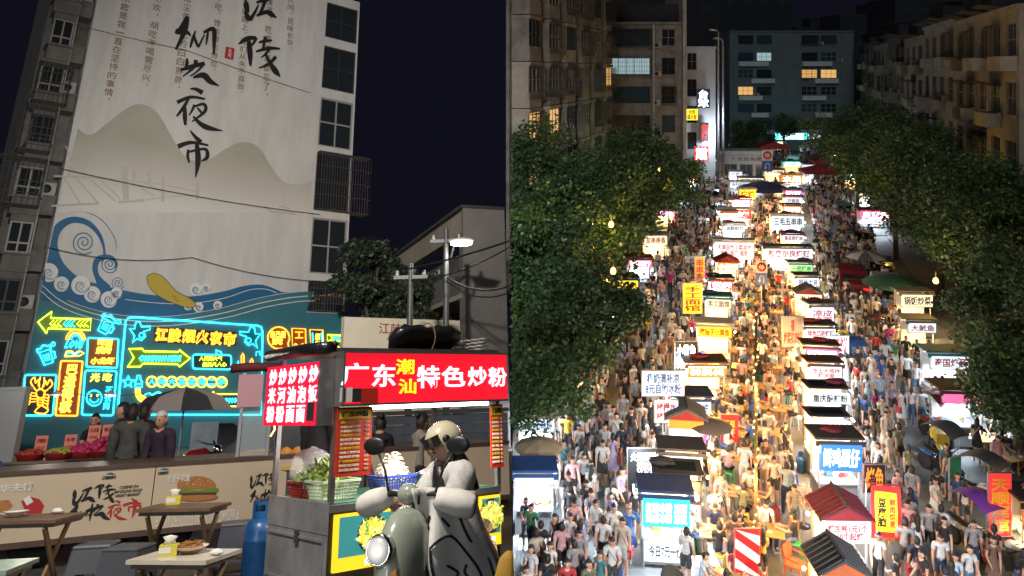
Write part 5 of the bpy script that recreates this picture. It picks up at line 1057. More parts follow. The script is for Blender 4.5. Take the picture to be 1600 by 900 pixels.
# motorcycle: forward is -y
def motorcycle(label, loc, rz, col, frame=None, group=None, box=None, name='motorcycle'):
    t = thing(name, label, 'motorcycle', loc, rz, frame, group)
    for y in (-.62, .62):
        wv = MB().lathe([(.21, -.045), (.27, -.05), (.30, 0), (.27, .05), (.21, .045)], n=20, M=Matrix.Translation((0, y, .30)) @ Matrix.Rotation(PI/2, 4, 'Y')).out('wheel', M_tyre, t); b = MB()
        for i in range(6): a = i*PI/3; b.bar((0, y, .30), (0, y+.22*math.cos(a), .30+.22*math.sin(a)), .02)
        b.out('spokes', M_chrome, wv)
    b = MB(); b.bar((0, -.45, .85), (0, .1, .45), .05).bar((0, .1, .45), (0, .6, .62), .05).bar((0, -.35, .8), (0, .3, .78), .05).bb(-.13, .13, -.2, .2, .28, .55); b.out('frame', M_blk, t)
    MB().loft([[(w_*math.cos(a*PI/6), y, z+h_*math.sin(a*PI/6)) for a in range(12)] for y, w_, h_, z in ((-.42, .06, .06, .86), (-.3, .14, .12, .86), (-.05, .14, .11, .84), (.05, .08, .07, .80))]).out('fuel_tank', col, t)
    MB().loft([[(w_*math.cos(a*PI/6), y, z+.045*math.sin(a*PI/6)) for a in range(12)] for y, w_, z in ((0, .1, .80), (.2, .14, .79), (.55, .13, .83), (.75, .08, .86))]).out('seat', M_blk, t)
    for s in (-1, 1): MB().cyl((s*.08, -.62, .30), (s*.08, -.42, .92), .025, n=8).out('fork', M_chrome, t)
    MB().tube([(-.36, -.30, 1.08), (-.15, -.42, 1.02), (.15, -.42, 1.02), (.36, -.30, 1.08)], .015, 6).out('handlebar', M_blk, t); MB().ball((0, -.53, .92), (.09, .08, .10), 12, 8).out('headlight', M_chrome, t)
    MB().loft([[(w_*math.cos(a*PI/6), y, .62+.05*math.sin(a*PI/6)) for a in range(12)] for y, w_ in ((.3, .09), (.6, .11), (.85, .05))]).out('side_cover', col, t); MB().tube([(.12, 0, .35), (.14, .3, .30), (.15, .8, .38)], .035, 8).out('exhaust', M_chrome, t)
    for y in (-.62, .62): MB().lathe([(.0, 0)]*1+[(.32, -.05)], n=4).v
    b = MB(); b.loft([[(w_, -.62+.335*math.cos(a), .30+.335*math.sin(a)) for w_ in (-.06, .06)]+[(w_, -.62+.32*math.cos(a), .30+.32*math.sin(a)) for w_ in (.06, -.06)] for a in [PI*(.25+.08*k) for k in range(8)]], smooth=False); b.out('mudguard', col, t)
    if box: MB().box((0, .72, 1.08), (.42, .42, .38)).out('delivery_box', box, t)
    return t
M_mred = mat('motorcycle_red', (.25, .012, .015), .3, coat=.5); mp_ = dp(293, 690, 14.6); motorcycle('dark red motorcycle parked under the striped umbrella', (mp_.x, mp_.y, 0), 2.3, M_mred)
o = MB().box((0, 0, .68), (.5, .03, 1.35), rx=-.12).out('leaning_board', mat('dull_blue_board', (.16, .22, .28), .5, noise=.3, nscale=4)); place(o, dp(318, 690, 17.0).to_2d().to_3d(), .3); tag(o, 'pale blue board leaning beside the motorcycle', 'board')
# snack cart behind the trailer
p = dp(392, 690, 11.4); sk_ = thing('snack_cart', 'small snack cart with pink card and glass case of orange snacks', 'food cart', (p.x, p.y, 0), .1)
M_gl = mat('clear_glass_case', (.6, .75, .8), .05, alpha=.22); M_snk = mat('orange_snack', (.55, .20, .02), .5, noise=.5, nscale=30); M_pinkc = mat('pink_card', (.50, .27, .30), .6)
MB().bb(-.25, 1.5, -.2, .5, 0, .82).out('body', M_grime, sk_); MB().bb(-.28, 1.55, -.23, .53, .82, .86).out('counter', M_ylw, sk_)
for x, y in ((-.12, -.18), (.25, -.18), (.25, .45), (1.4, .45)): MB().bb(x-.02, x+.02, y-.02, y+.02, .86, 2.0).out('post', M_steel, sk_)
MB().bb(-.10, .22, -.17, -.16, .9, 1.62).out('glass_pane', M_gl, sk_); MB().bb(-.1, .22, -.15, .3, .87, 1.05).out('snack_heap', M_snk, sk_)
MB().bb(-.18, .14, -.24, -.23, 1.58, 1.98).out('pink_card', M_pinkc, sk_); MB().tube([(-.30, -.2, 2.06), (-.1, -.2, 2.07), (.1, -.2, 2.07), (.34, -.2, 2.06)], .06, 8).out('rolled_awning', M_maroon, sk_); MB().tube([(.30, -.2, 1.9), (.26, -.2, 1.7), (.33, -.2, 1.3), (.28, -.2, 1.22)], .012, 6).out('neon_strip', glow('warm_strip', (1, .75, .3), 3), sk_)
for k, x in enumerate((.45, .62, .95)): b = MB(); b.ball((x, .1, .97), (.12, .1, .11), 12, 8, 0, None, lambda p: p*random.Random(int(p.z*40)+k).uniform(.85, 1.1)); b.out('orange_bag', M_snk, sk_)
lamp('snack_cart_light', 'POINT', (.6, .1, 1.85), 18, (1, .8, .5), sk_, .08)
# hanging lamps of the fruit stall
for k, px in enumerate((88, 172)):
    p = dp(px, 617, 15.5); t = thing('hanging_lamp', ('small grey lamp shade hanging before the neon lobster', 'small grey lamp shade hanging before the neon face')[k], 'lamp', p, group='hanging lamps over the fruit'); MB().lathe([(.02, .08), (.04, .05), (.11, .0), (.105, .0), (.03, .045)], n=14).out('shade', M_ac, t); MB().cyl((0, 0, .08), (0, 0, .45), .004, n=5).out('cord', M_cable, t); MB().ball((0, 0, .0), .03, 8, 6).out('bulb', glow('warm_bulb', (1, .8, .6), 8), t); lamp('hanging_lamp_light', 'POINT', (0, 0, -.12), 26, (1, .82, .7), t, .05)
a = dp(60, 603, 15.5); c = dp(240, 612, 15.5); cable('thin wire carrying the two hanging lamps', [a, c], .12, .006)
# blue sunshade edge and a narrow shape for someone's yellow coated shoulder at the picture edges
p = dp(4, 712, 12.5); b = MB(); b.lathe([(.0, 1.06), (.12, .98), (.22, .6), (.26, .0)], n=12); o = b.out('folded_tarp', mat('blue_tarp', (.02, .12, .38), .5, bump=.4, bscale=6)); place(o, (p.x-.12, p.y, 0)); tag(o, 'folded blue tarp standing at the end of the fruit table', 'tarp')
p = dp(786, 850, 4.4); b = MB(); rn = random.Random(3); px1 = -.045-p.x
b.loft([[(max(-.30, min(px1, w_*math.cos(a*PI/8)*(1+.06*math.sin(a*3)))), w_*.6*math.sin(a*PI/8), z) for a in range(16)] for z, w_ in ((.0, .10), (.4, .10), (.62, .095), (.76, .082), (.85, .05), (.88, .015))]); o = b.out('coat_shoulder', mat('mustard_coat', (.40, .22, .015), .7, noise=.2, nscale=6)); place(o, (p.x+.03, p.y, 0)); tag(o, 'mustard yellow coated shoulder at the picture edge beside the scooter', 'shoulder')
# ================================================================== RIGHT PLACE: street, buildings, trees
M_asph = mat('street_concrete', (.16, .165, .17), .75, noise=.45, nscale=.9, bump=.15, bscale=40)
g = MB(); g.add([(0.02, 4, 0), (420, 4, 0), (420, 700, 0), (0.02, 700, 0)], [(0, 1, 2, 3)]); g = g.out('street', M_asph); g['kind'] = 'structure'
M_pave = brick_ground('pavement_slabs', (.20, .19, .18), (.16, .155, .15), (.06, .06, .06), .5, .5)
for lat0, lat1 in ((-14.5, -9.8), (8.6, 13.2)):
    b = MB(); ys = [y for y in (21, 30, 45, 70, 130)]; pts = []
    L_ = [st(lat0, y) for y in ys]; R_ = [st(lat1, y) for y in ys]
    L_ = [Vector((max(.03, p.x), p.y, 0)) for p in L_]; R_ = [Vector((max(.04, p.x), p.y, 0)) for p in R_]; n = len(ys)
    b.add([p+Vector((0, 0, .13)) for p in L_]+[p+Vector((0, 0, .13)) for p in R_]+[p for p in R_]+[p for p in L_], [(i, n+i, n+i+1, i+1) for i in range(n-1)]+[(n+i, 2*n+i, 2*n+i+1, n+i+1) for i in range(n-1)]+[(i, i+1, 3*n+i+1, 3*n+i) for i in range(n-1)])
    o = b.out('pavement', M_pave); o['kind'] = 'structure'
M_old = mat('stained_old_plaster', (.32, .30, .275), .9, noise=.6, nscale=.8, bump=.2, bscale=8); M_oldy = mat('yellow_old_plaster', (.46, .41, .33), .9, noise=.4, nscale=.8); M_oldw = mat('pale_old_plaster', (.50, .48, .46), .9, noise=.45, nscale=.7); M_whiteb = mat('white_tile_building', (.55, .56, .58), .6, noise=.2, nscale=1); M_tealb = mat('blue_grey_building', (.13, .155, .175), .8, noise=.3, nscale=.5); M_dk = mat('dark_building', (.03, .032, .04), .9, noise=.3, nscale=.4)
G_n = M_glassd; G_w = glow('warm_lit_window', (1.0, .55, .18), .8); G_c = glow('cool_lit_window', (.55, .8, .85), .5); G_b = mat('blue_dusk_glass', (.03, .06, .09), .15, coat=.3)
def flat_front(t, W, z0, fh, nf, cols, wm, depth, lit={}, sill=.9, wh=1.5, fm=None, cagep=.0, acp=.3, seed=1, bays=None, ztop=None, glass=None):
    """front of nf storeys with real openings: cols = list of (x0, x1) windows; depth = footprint back"""
    rn = random.Random(seed); fm = fm or M_dkframe
    for k in range(nf):
        z = z0+k*fh; MB().bb(0, W, 0, .3, z, z+sill).out('spandrel', wm, t); MB().bb(0, W, 0, .3, z+sill+wh, z+fh-.002).out('lintel', wm, t)
        xs = [0]+[v for c in cols for v in c]+[W]
        for i in range(0, len(xs), 2):
            if xs[i+1]-xs[i] > .02: MB().bb(xs[i], xs[i+1], .002, .298, z+sill, z+sill+wh).out('pier', wm, t)
        for j, (a, c) in enumerate(cols):
            gm = lit.get((k, j), glass or (G_b if rn.random() < .3 else G_n)); nx = max(2, int((c-a)/.8))
            window(t, a, c, z+sill, z+sill+wh, .2, nx, 2 if wh > 1.2 else 1, fm if rn.random() < .6 else M_pvc, gm, .05, pane=True) if nx < 4 else window(t, a, c, z+sill, z+sill+wh, .2, nx, 1, fm, gm, .05)
            MB().bb(a-.05, c+.05, -.12, .0, z+sill-.08, z+sill).out('sill', wm, t)
            if rn.random() < cagep: cage(t, a-.05, c+.05, z+sill-.1, z+sill+wh, -.5, 0, .25)
            if rn.random() < acp: ac_unit(t, c+.55 if c+1.0 < W else a-.5, -.02, z+sill-.2)
    zt = z0+nf*fh
    MB().bb(-.1, W+.1, -.15, .3, zt, zt+.25).out('cornice', wm, t)
    return zt
# left side: old block with stacked bays, facing the street
lat = -17.0; Y0, Y1 = 49.6, 76.0
FMat, _ = planef(st(lat, Y0), Vector((SD, 1, 0))); BLn = (st(lat, Y1)-st(lat, Y0)).length
ob = thing('old_apartment_block', 'grimy old apartment block with rows of stacked bay windows above the trees', 'building', frame=FMat)
inv = FMat.inverted()
fp = [inv @ p for p in (st(lat, Y0), st(lat, Y1), Vector((.05, Y1, 0)), Vector((.05, Y0+.15, 0)))]
b = MB(); q = [(p.x, p.y+.45) for p in fp]; b.add([(x, y, z) for z in (0, 27) for x, y in q], [(3, 2, 1, 0), (4, 5, 6, 7)]+[(i, (i+1) % 4, 4+(i+1) % 4, 4+i) for i in range(4)]); b.out('wall', M_old, ob)
rn = random.Random(21); nb = 6
for i in range(nb):
    x0 = .5+i*(BLn-.6)/nb; wbay = 2.5
    for k in range(8):
        z = 2.6+k*3.0; M2 = M_oldy if rn.random() < .25 else M_old
        MB().bb(x0, x0+wbay, -.75, .44, z, z+.95).out('bay', M2, ob); MB().bb(x0-.06, x0+wbay+.06, -.82, .44, z+2.72, z+2.94).out('bay_roof', M2, ob)
        lit = G_w if (k, i) in ((2, 0), (2, 1), (1, 0), (3, 5)) else (G_b if rn.random() < .35 else G_n)
        window(ob, x0+.05, x0+wbay-.05, z+.95, z+2.72, -.62, 3, 2, M_pvc if rn.random() < .5 else M_dkframe, lit, .06)
        MB().bb(x0, x0+.09, -.7, .44, z+.95, z+2.72).out('bay_side', M2, ob); MB().bb(x0+wbay-.09, x0+wbay, -.7, .44, z+.95, z+2.72).out('bay_side', M2, ob)
        if rn.random() < .45: cage(ob, x0, x0+wbay, z+.6, z+2.6, -1.15, -.7, .3)
        if rn.random() < .5: ac_unit(ob, x0+wbay+.55, .40, z+.6)
    MB().cyl((x0+wbay+.2, .3, 0), (x0+wbay+.2, .3, 27), .07, n=6).out('drain_pipe', M_pvc, ob)
# frontal grey block
YB = 82.0; xa, xb = ra(946, 0, YB).x, ra(1067, 0, YB).x; W = xb-xa; zr = ra(0, 38, YB).z
gbk = thing('grey_apartment_block', 'grey apartment block with one bright blue window facing the street', 'building', (xa, YB, 0), 0, RF)
MB().bb(0, W, .31, 9, 0, zr+.2).out('wall', M_old, gbk); nf = int(zr/3.0); z0 = zr-nf*3.0
flat_front(gbk, W, z0, 3.0, nf, [(.5, 4.7), (5.9, 7.3)], M_old, 9, {(nf-2, 0): G_c, (nf-1, 0): G_b}, sill=.75, wh=1.75, cagep=.25, acp=.8, seed=5)
MB().bb(4.85, 5.05, -.5, .0, 0, zr).bb(W-.12, W+.25, -.6, 9, 0, zr+3.5).out('party_wall', M_oldw, gbk); MB().bb(.2, W-.3, 1, 5, zr+.25, zr+2.2).out('roof_room', M_dk, gbk)
# narrow white building with signs
YW = 92.0; xa, xb = ra(1070, 0, YW).x, ra(1118, 0, YW).x; W = xb-xa; zr = ra(0, 76, YW).z
wb = thing('white_narrow_building', 'narrow white building carrying glowing vertical signs', 'building', (xa, YW, 0), 0, RF); MB().bb(0, W, .31, 8, 0, zr).out('wall', M_whiteb, wb); nf = 5; fh = 3.1; z0 = zr-nf*fh; MB().bb(0, W, 0, .31, 0, z0).out('ground_floor', M_whiteb, wb)
flat_front(wb, W, z0, fh, nf, [(.3, 1.4)], M_whiteb, 8, {}, .6, 2.0, M_dkframe, 0, 0, 3)
for x, h_ in ((W+.25, 2.2), (W+.8, 1.2)): MB().tube([(x, -.3, 0), (x, -.3, zr+h_-.3), (x-.2, -.3, zr+h_), (x-1.2, -.3, zr+h_)], .16, 8).out('flue_pipe', M_steel, wb)
S_ = lambda px, py, Y: ra(px, py, Y)
def vsign(label, px, py, Y, w_, h_, body, bm, tm, name='lit_sign', rz=0.0, tw=.8, th=.9, depth=.15):
    p = S_(px, py, Y); t = thing(name, label, 'sign', p, rz, RF); MB().bb(-w_/2, w_/2, 0, depth, -h_/2, h_/2).out('sign_box', bm, t); MB().bb(-w_/2-.03, w_/2+.03, .02, depth+.03, -h_/2-.03, h_/2+.03).out('sign_frame', M_steel, t)
    if body: text(body, w_*tw, h_*th, tm, t, (0, -.008, 0), bold=.02)
    return t
E_w = glow('sign_white_lit', (.80, .92, 1.0), 1.15); E_ww = glow('sign_warm_white_lit', (1.0, .86, .58), 1.2); E_red = glow('sign_red_lit', (1.0, .03, .03), 1.6); E_yel = glow('sign_yellow_lit', (1.0, .72, .03), 1.5); E_teal = glow('sign_teal_lit', (.05, .95, .80), 1.6); E_blue = glow('sign_blue_lit', (.05, .25, 1.0), 1.4); E_or = glow('sign_orange_lit', (1.0, .26, .03), 1.5); E_pk = glow('sign_pink_lit', (1.0, .15, .35), 1.4); E_grn = glow('sign_green_lit', (.35, 1.0, .30), 1.3); E_wt = glow('letter_white_lit', (.95, .97, 1.0), 6)
P_red = mat('letter_red', (.55, .02, .03), .5); P_blue = mat('letter_blue', (.02, .10, .40), .5); P_blk = mat('letter_black', (.012, .012, .012), .5); P_yel = mat('letter_yellow', (.8, .6, .03), .5)
vsign('tall white neon characters on the narrow white building', 1099, 154, YW-.7, 1.5, 2.2, '台\n球', mat('sign_backing_blue', (.05, .08, .16), .5), E_wt); vsign('round topped yellow sign on the narrow white building', 1081, 179, YW-.7, 1.4, 1.3, '台球\n俱乐部', E_yel, P_blk); vsign('red vertical lodging sign on the narrow white building', 1101, 206, YW-.8, .9, 2.1, '住\n宿', mat('sign_backing_dark', (.04, .02, .02), .5), E_red)
vsign('red lit banner above the shops by the white building', 1096, 240, YW-1.2, 1.6, 1.6, '宾馆', E_red, E_wt); lamp('shop_glow', 'POINT', tuple(S_(1125, 215, YW-2)), 900, (.75, .88, 1), None, .5)
# blue grey block at the end of the street
YT = 138.0; xa, xb = ra(1140, 0, YT).x, ra(1334, 0, YT).x; W = xb-xa; zr = ra(0, 50, YT).z
tb_ = thing('end_apartment_block', 'blue grey apartment block closing the far end of the street', 'building', (xa, YT, 0), 0, RF); MB().bb(0, W, .31, 10, 0, zr+.2).out('wall', M_tealb, tb_); nf = 6; z0 = zr-nf*3.0
MB().bb(0, W, 0, .31, 0, z0).out('ground_floor', M_tealb, tb_)
cols = [(1.5, 4.2), (4.8, 7.4), (W*.58, W*.58+2.8), (W*.58+3.4, W*.58+6.2)]; flat_front(tb_, W, z0, 3.0, nf, cols, M_tealb, 10, {(nf-2, 1): G_c, (nf-4, 0): G_w, (nf-3, 2): G_w, (nf-3, 3): G_w}, .9, 1.5, M_dkframe, .1, .1, 8)
for x0 in (1.2, W*.58-.3):
    for k in range(nf-1): MB().bb(x0+.3+(k % 2)*2.2, x0+6.6-(k % 3)*1.1, -.6, 0, z0+k*3.0, z0+k*3.0+.8).out('balcony', M_whiteb, tb_)
for px, y0, Y, w_ in ((1168, -30, 190, 22), (1290, 42, 200, 16), (1392, 22, 185, 24), (1480, -5, 150, 20), (1020, -30, 150, 26)):
    p = ra(px, y0, Y); t = thing('dark_tower', {1168: 'dark tower block rising over the end of the street', 1290: 'low dark roofline behind the blue grey block', 1392: 'stepped dark building beyond the far roofs', 1480: 'dark roof block above the old houses', 1020: 'dark block behind the grey apartment roof'}[px], 'building', (p.x, Y, 0), 0, RF); MB().bb(-w_/2, w_/2, 0, 12, 0, p.z).bb(-w_*.2, w_*.25, 2, 8, p.z, p.z+2.5).out('wall', M_dk, t)
    for i in range(5):
        for k in range(2): MB().bb(-w_/2+w_*(i+.3)/5, -w_/2+w_*(i+.7)/5, -.05, .02, p.z-3-3*k, p.z-1.6-3*k).out('window', G_b, t)
vsign('teal shop sign at the far end of the street', 1236, 213, 130, 5.2, 1.1, '便民超市药店', E_teal, E_wt); vsign('small white shop sign beside the teal one', 1272, 213, 130, 2.2, .8, '烟酒', E_w, P_blk); vsign('bright shop window under the teal sign', 1215, 229, 130, 2.4, 1.6, '', E_ww, P_blk); lamp('shop_glow', 'POINT', tuple(S_(1236, 222, 126)), 500, (.4, 1, .9), None, .5)
# right side row of old houses
segs = [(45, 62, 17.6, M_oldy), (62, 76, 17.9, M_oldw), (76, 88, 17.2, M_oldy), (88, 102, 17.8, M_old), (102, 118, 17.4, M_oldw), (118, 140, 17.9, M_old)]
for i, (ya, yb, zr, wm) in enumerate(segs):
    A, B = st(13.5, yb), st(13.5, ya); FM2, _ = planef(A, B-A); W = (B-A).length-.12
    t = thing('old_terrace_house', ('cream old house with tall windows nearest on the right side', 'pale old house with open balcony, second in the right row', 'yellowish old house, third in the right row', 'stained old house with plants, fourth in the right row', 'pale old house, fifth in the right row', 'last old house of the right row beside the end block')[i], 'building', frame=FM2, group='old houses along the right side')
    MB().bb(0, W, .32, 9, 0, zr).out('wall', wm, t); nf = 5; fh = zr/nf; n = max(3, int(W/3.4)); cols = [(W*(j+.18)/n, W*(j+.80)/n) for j in range(n)]
    flat_front(t, W, 0, fh, nf, cols, wm, 9, {}, .8, 1.95, M_pvc, .12, .35, 30+i)
    for k in range(1, nf):
        for j in range(n):
            if (j+k+i) % 2 == 0:
                x0, x1 = W*(j+.05)/n, W*(j+.9)/n; MB().bb(x0, x1, -.9, -.002, k*fh-.12, k*fh).bb(x0, x1, -.9, -.82, k*fh, k*fh+.75).bb(x0, x0+.08, -.82, 0, k*fh, k*fh+.75).bb(x1-.08, x1, -.82, 0, k*fh, k*fh+.75).out('balcony', wm if rn.random() < .6 else M_oldw, t)
                if rn.random() < .3: MB().box(((x0+x1)/2, -.7, k*fh+2.6), (x1-x0, 1.5, .05), rx=-.2).out('awning', M_roofb, t)
    b = MB(); b.box((W*.35, 1.5, zr+1.1), (W*.5, 2.6, 1.6)).box((W*.35, 1.2, zr+2.0), (W*.56, 3.6, .08)); b.out('roof_shed', M_dk, t)
    for k in range(3): MB().box((W*(.2+.28*k), -.5, zr+.32), (2.4, 1.8, .06), rx=-.15).out('roof_awning', M_roofb, t)
# ------------------------------------------------------------------ trees
rt = random.Random(77)
def crown_mesh(seed, r, n, s, X=None, hole=0):
    rn = random.Random(seed); b = MB(); clip = (lambda p: p.x+X > .03) if X is not None else None
    cloud(b, (0, 0, 0), (r, r, r*.85), int(n*1.7), s*.74, rn, 2, clip, 44); return b.mesh('crown', [M_leaf, M_leaf2])
shared = {}
def trunk_mesh(h_, r, X):
    k = MB(); k.tube([(0, 0, 0), (.08, .05, h_*.45), (0, 0, h_)], [.20, .15, .07], 8)
    for a in range(6):
        an = a*1.05; e = (r*.6*math.cos(an), r*.6*math.sin(an), h_+r*.25*math.sin(a*2.1))
        if X is not None and e[0]+X < .1: continue
        k.tube([(0, 0, h_*(.45+.07*a)), (e[0]*.5, e[1]*.5, h_*.85), e], [.09, .06, .02], 5)
    return k.mesh('trunk', [M_bark])
def street_tree(label, px, py, Y, r, n=9000, s=.26, group='street trees'):
    c = ra(px, py, Y); clip = c.x-r*1.25 < 0
    t = thing('street_tree', label, 'tree', (c.x, Y, 0), 0 if clip else rt.uniform(0, 6), RF, group)
    key = (round(r, 1), n, s); 
    if clip: me = crown_mesh(int(px*7+py), r, n, s, c.x)
    else:
        if key not in shared: shared[key] = crown_mesh(int(r*100)+n, r, n, s)
        me = shared[key]
    obj('crown', me, t, Matrix.Translation((0, 0, c.z))); obj('trunk', trunk_mesh(c.z, r, c.x if clip else None), t); return t
for a in (('low bright tree over the ice jelly stall at the left', 850, 550, 27, 2.7, 9000, .22), ('large dark tree above the low bright one at the left', 835, 420, 34, 3.5, 11000, .27), ('tree with bushy side reaching over the left lane', 912, 470, 31, 2.3, 7000, .23), ('big dark tree left of the yellow lit leaves', 925, 330, 42, 3.8, 11000, .29), ('dark tree top below the bay windows', 825, 275, 48, 4.0, 9000, .3), ('dark tree below the bright blue window', 985, 275, 56, 4.1, 11000, .31), ('tree beside the yellow warning triangle', 1050, 280, 72, 3.3, 9000, .3),
    ('large tree at the right edge over the long awnings', 1625, 480, 31, 3.5, 11000, .25), ('full dark tree, second along the right edge', 1545, 350, 40, 4.0, 11000, .28), ('full dark tree, third along the right lane', 1470, 290, 48, 4.2, 11000, .3), ('full dark tree before the pale old house', 1400, 245, 58, 4.2, 11000, .3), ('farthest full tree of the right row', 1340, 210, 72, 4.2, 11000, .3), ('small round tree before the end block', 1175, 212, 112, 3.0, 6000, .3), ('thin dark tree before the teal shop sign', 1225, 195, 122, 2.2, 2500, .3), ('low leafy tree above the roadside tables at the right edge', 1590, 600, 27.5, 1.9, 6000, .2)): street_tree(*a)
# warm lamps glowing inside the foliage
for k, (px, py, Y, e) in enumerate(((955, 352, 37.6, 520), (958, 425, 33.5, 160), (1395, 252, 53.0, 200), (1462, 440, 37.0, 320), (1030, 265, 64, 260))):
    p = ra(px, py, Y); t = thing('foliage_lamp', ('amber lamp glowing among the leaves of the big left tree', 'small amber lamp under the left trees', 'small amber lamp in the far right trees', 'amber lamp under the right trees', 'green tinted lamp by the warning triangle')[k], 'lamp', p, 0, RF, 'lamps in the trees'); MB().lathe([(.03, .2), (.1, .12), (.12, .0), (.08, -.08), (0, -.1)], n=10).out('globe', glow('amber_lamp_globe', (1, .5, .08), 12), t); MB().cyl((0, 0, .2), (0, 0, .5), .02, n=6).out('stem', M_pole, t); lamp('foliage_lamp_light', 'POINT', (0, -.35, -.15), e, (1, .58, .12) if k < 4 else (.6, 1, .2), t, .12)

# two street lamps added out of view to light the near crowd from the front
for k, X in enumerate((2.6, 9.6)):
    t = thing('street_lamp', ('added unseen street lamp on a short pole at the near end of the left lane', 'added unseen street lamp on a short pole at the near end of the right lane')[k], 'street lamp', (X, 11.6, 0), 0, RF, 'added street lamps at the near end'); MB().cyl((0, 0, 0), (0, 0, 5.6), .09, .06, 10).out('shaft', M_pole, t); MB().tube([(0, 0, 5.5), (0, .4, 5.75), (0, .9, 5.8)], .04, 7).out('bracket_arm', M_pole, t); MB().ball((0, 1.0, 5.8), (.2, .4, .1), 14, 8).out('lamp_housing', M_ac, t); lamp('street_lamp_light', 'SPOT', (0, 1.0, 5.62), 6000, (.95, .97, 1.0), t, .25, target=(0, 9.0, 0), spot=(62, .7))
# ================================================================== RIGHT PLACE: stalls
def cloth(name, c): return mat(name, c, .75, noise=.2, nscale=5, bump=.3, bscale=5)
K = dict(navy=cloth('navy_canopy', (.03, .05, .15)), black=cloth('black_canopy', (.045, .045, .05)), grey=cloth('grey_canopy', (.11, .11, .115)), tan=cloth('tan_canopy', (.34, .27, .19)), blue=cloth('blue_canopy', (.02, .08, .28)), brown=cloth('brown_canopy', (.10, .05, .035)), red=cloth('red_canopy', (.28, .02, .025)), orange=cloth('orange_canopy', (.42, .10, .03)), teal=cloth('teal_canopy', (.03, .16, .20)), green=cloth('green_canopy', (.05, .14, .08)), wine=cloth('wine_canopy', (.13, .015, .03)), white=cloth('white_canopy', (.5, .5, .5)))
M_alu = mat('aluminium_post', (.55, .55, .56), .35, .8); M_cnt = mat('stall_steel', (.40, .41, .43), .4, .7, noise=.3, nscale=4); M_ctw = mat('stall_white_board', (.55, .55, .54), .5, noise=.15, nscale=4); L_cool = glow('stall_tube_cool', (.85, .94, 1.0), 20); L_warm = glow('stall_tube_warm', (1.0, .70, .30), 20)
M_inner = mat('stall_inner', (.5, .48, .45), .5)
GOODS = [mat('goods_red', (.40, .03, .02), .5), mat('goods_yellow', (.50, .36, .04), .5), mat('goods_green', (.08, .22, .05), .5), mat('goods_white', (.6, .6, .58), .5), mat('goods_brown', (.18, .08, .03), .6), mat('goods_blue', (.04, .10, .35), .5)]
SM = dict(w=E_w, ww=E_ww, r=E_red, y=E_yel, t=E_teal, b=E_blue, o=E_or, p=E_pk, g=E_grn, k=mat('black_menu_board', (.02, .02, .025), .4)); TM_ = dict(r=P_red, b=P_blue, k=P_blk, y=P_yel, w=E_wt)
STALLS = []; rs = random.Random(99); RA, RB, RC, RD = 'stalls left of the dining strip', 'stalls right of the dining strip', 'stalls along the right side', 'stalls under the left trees'
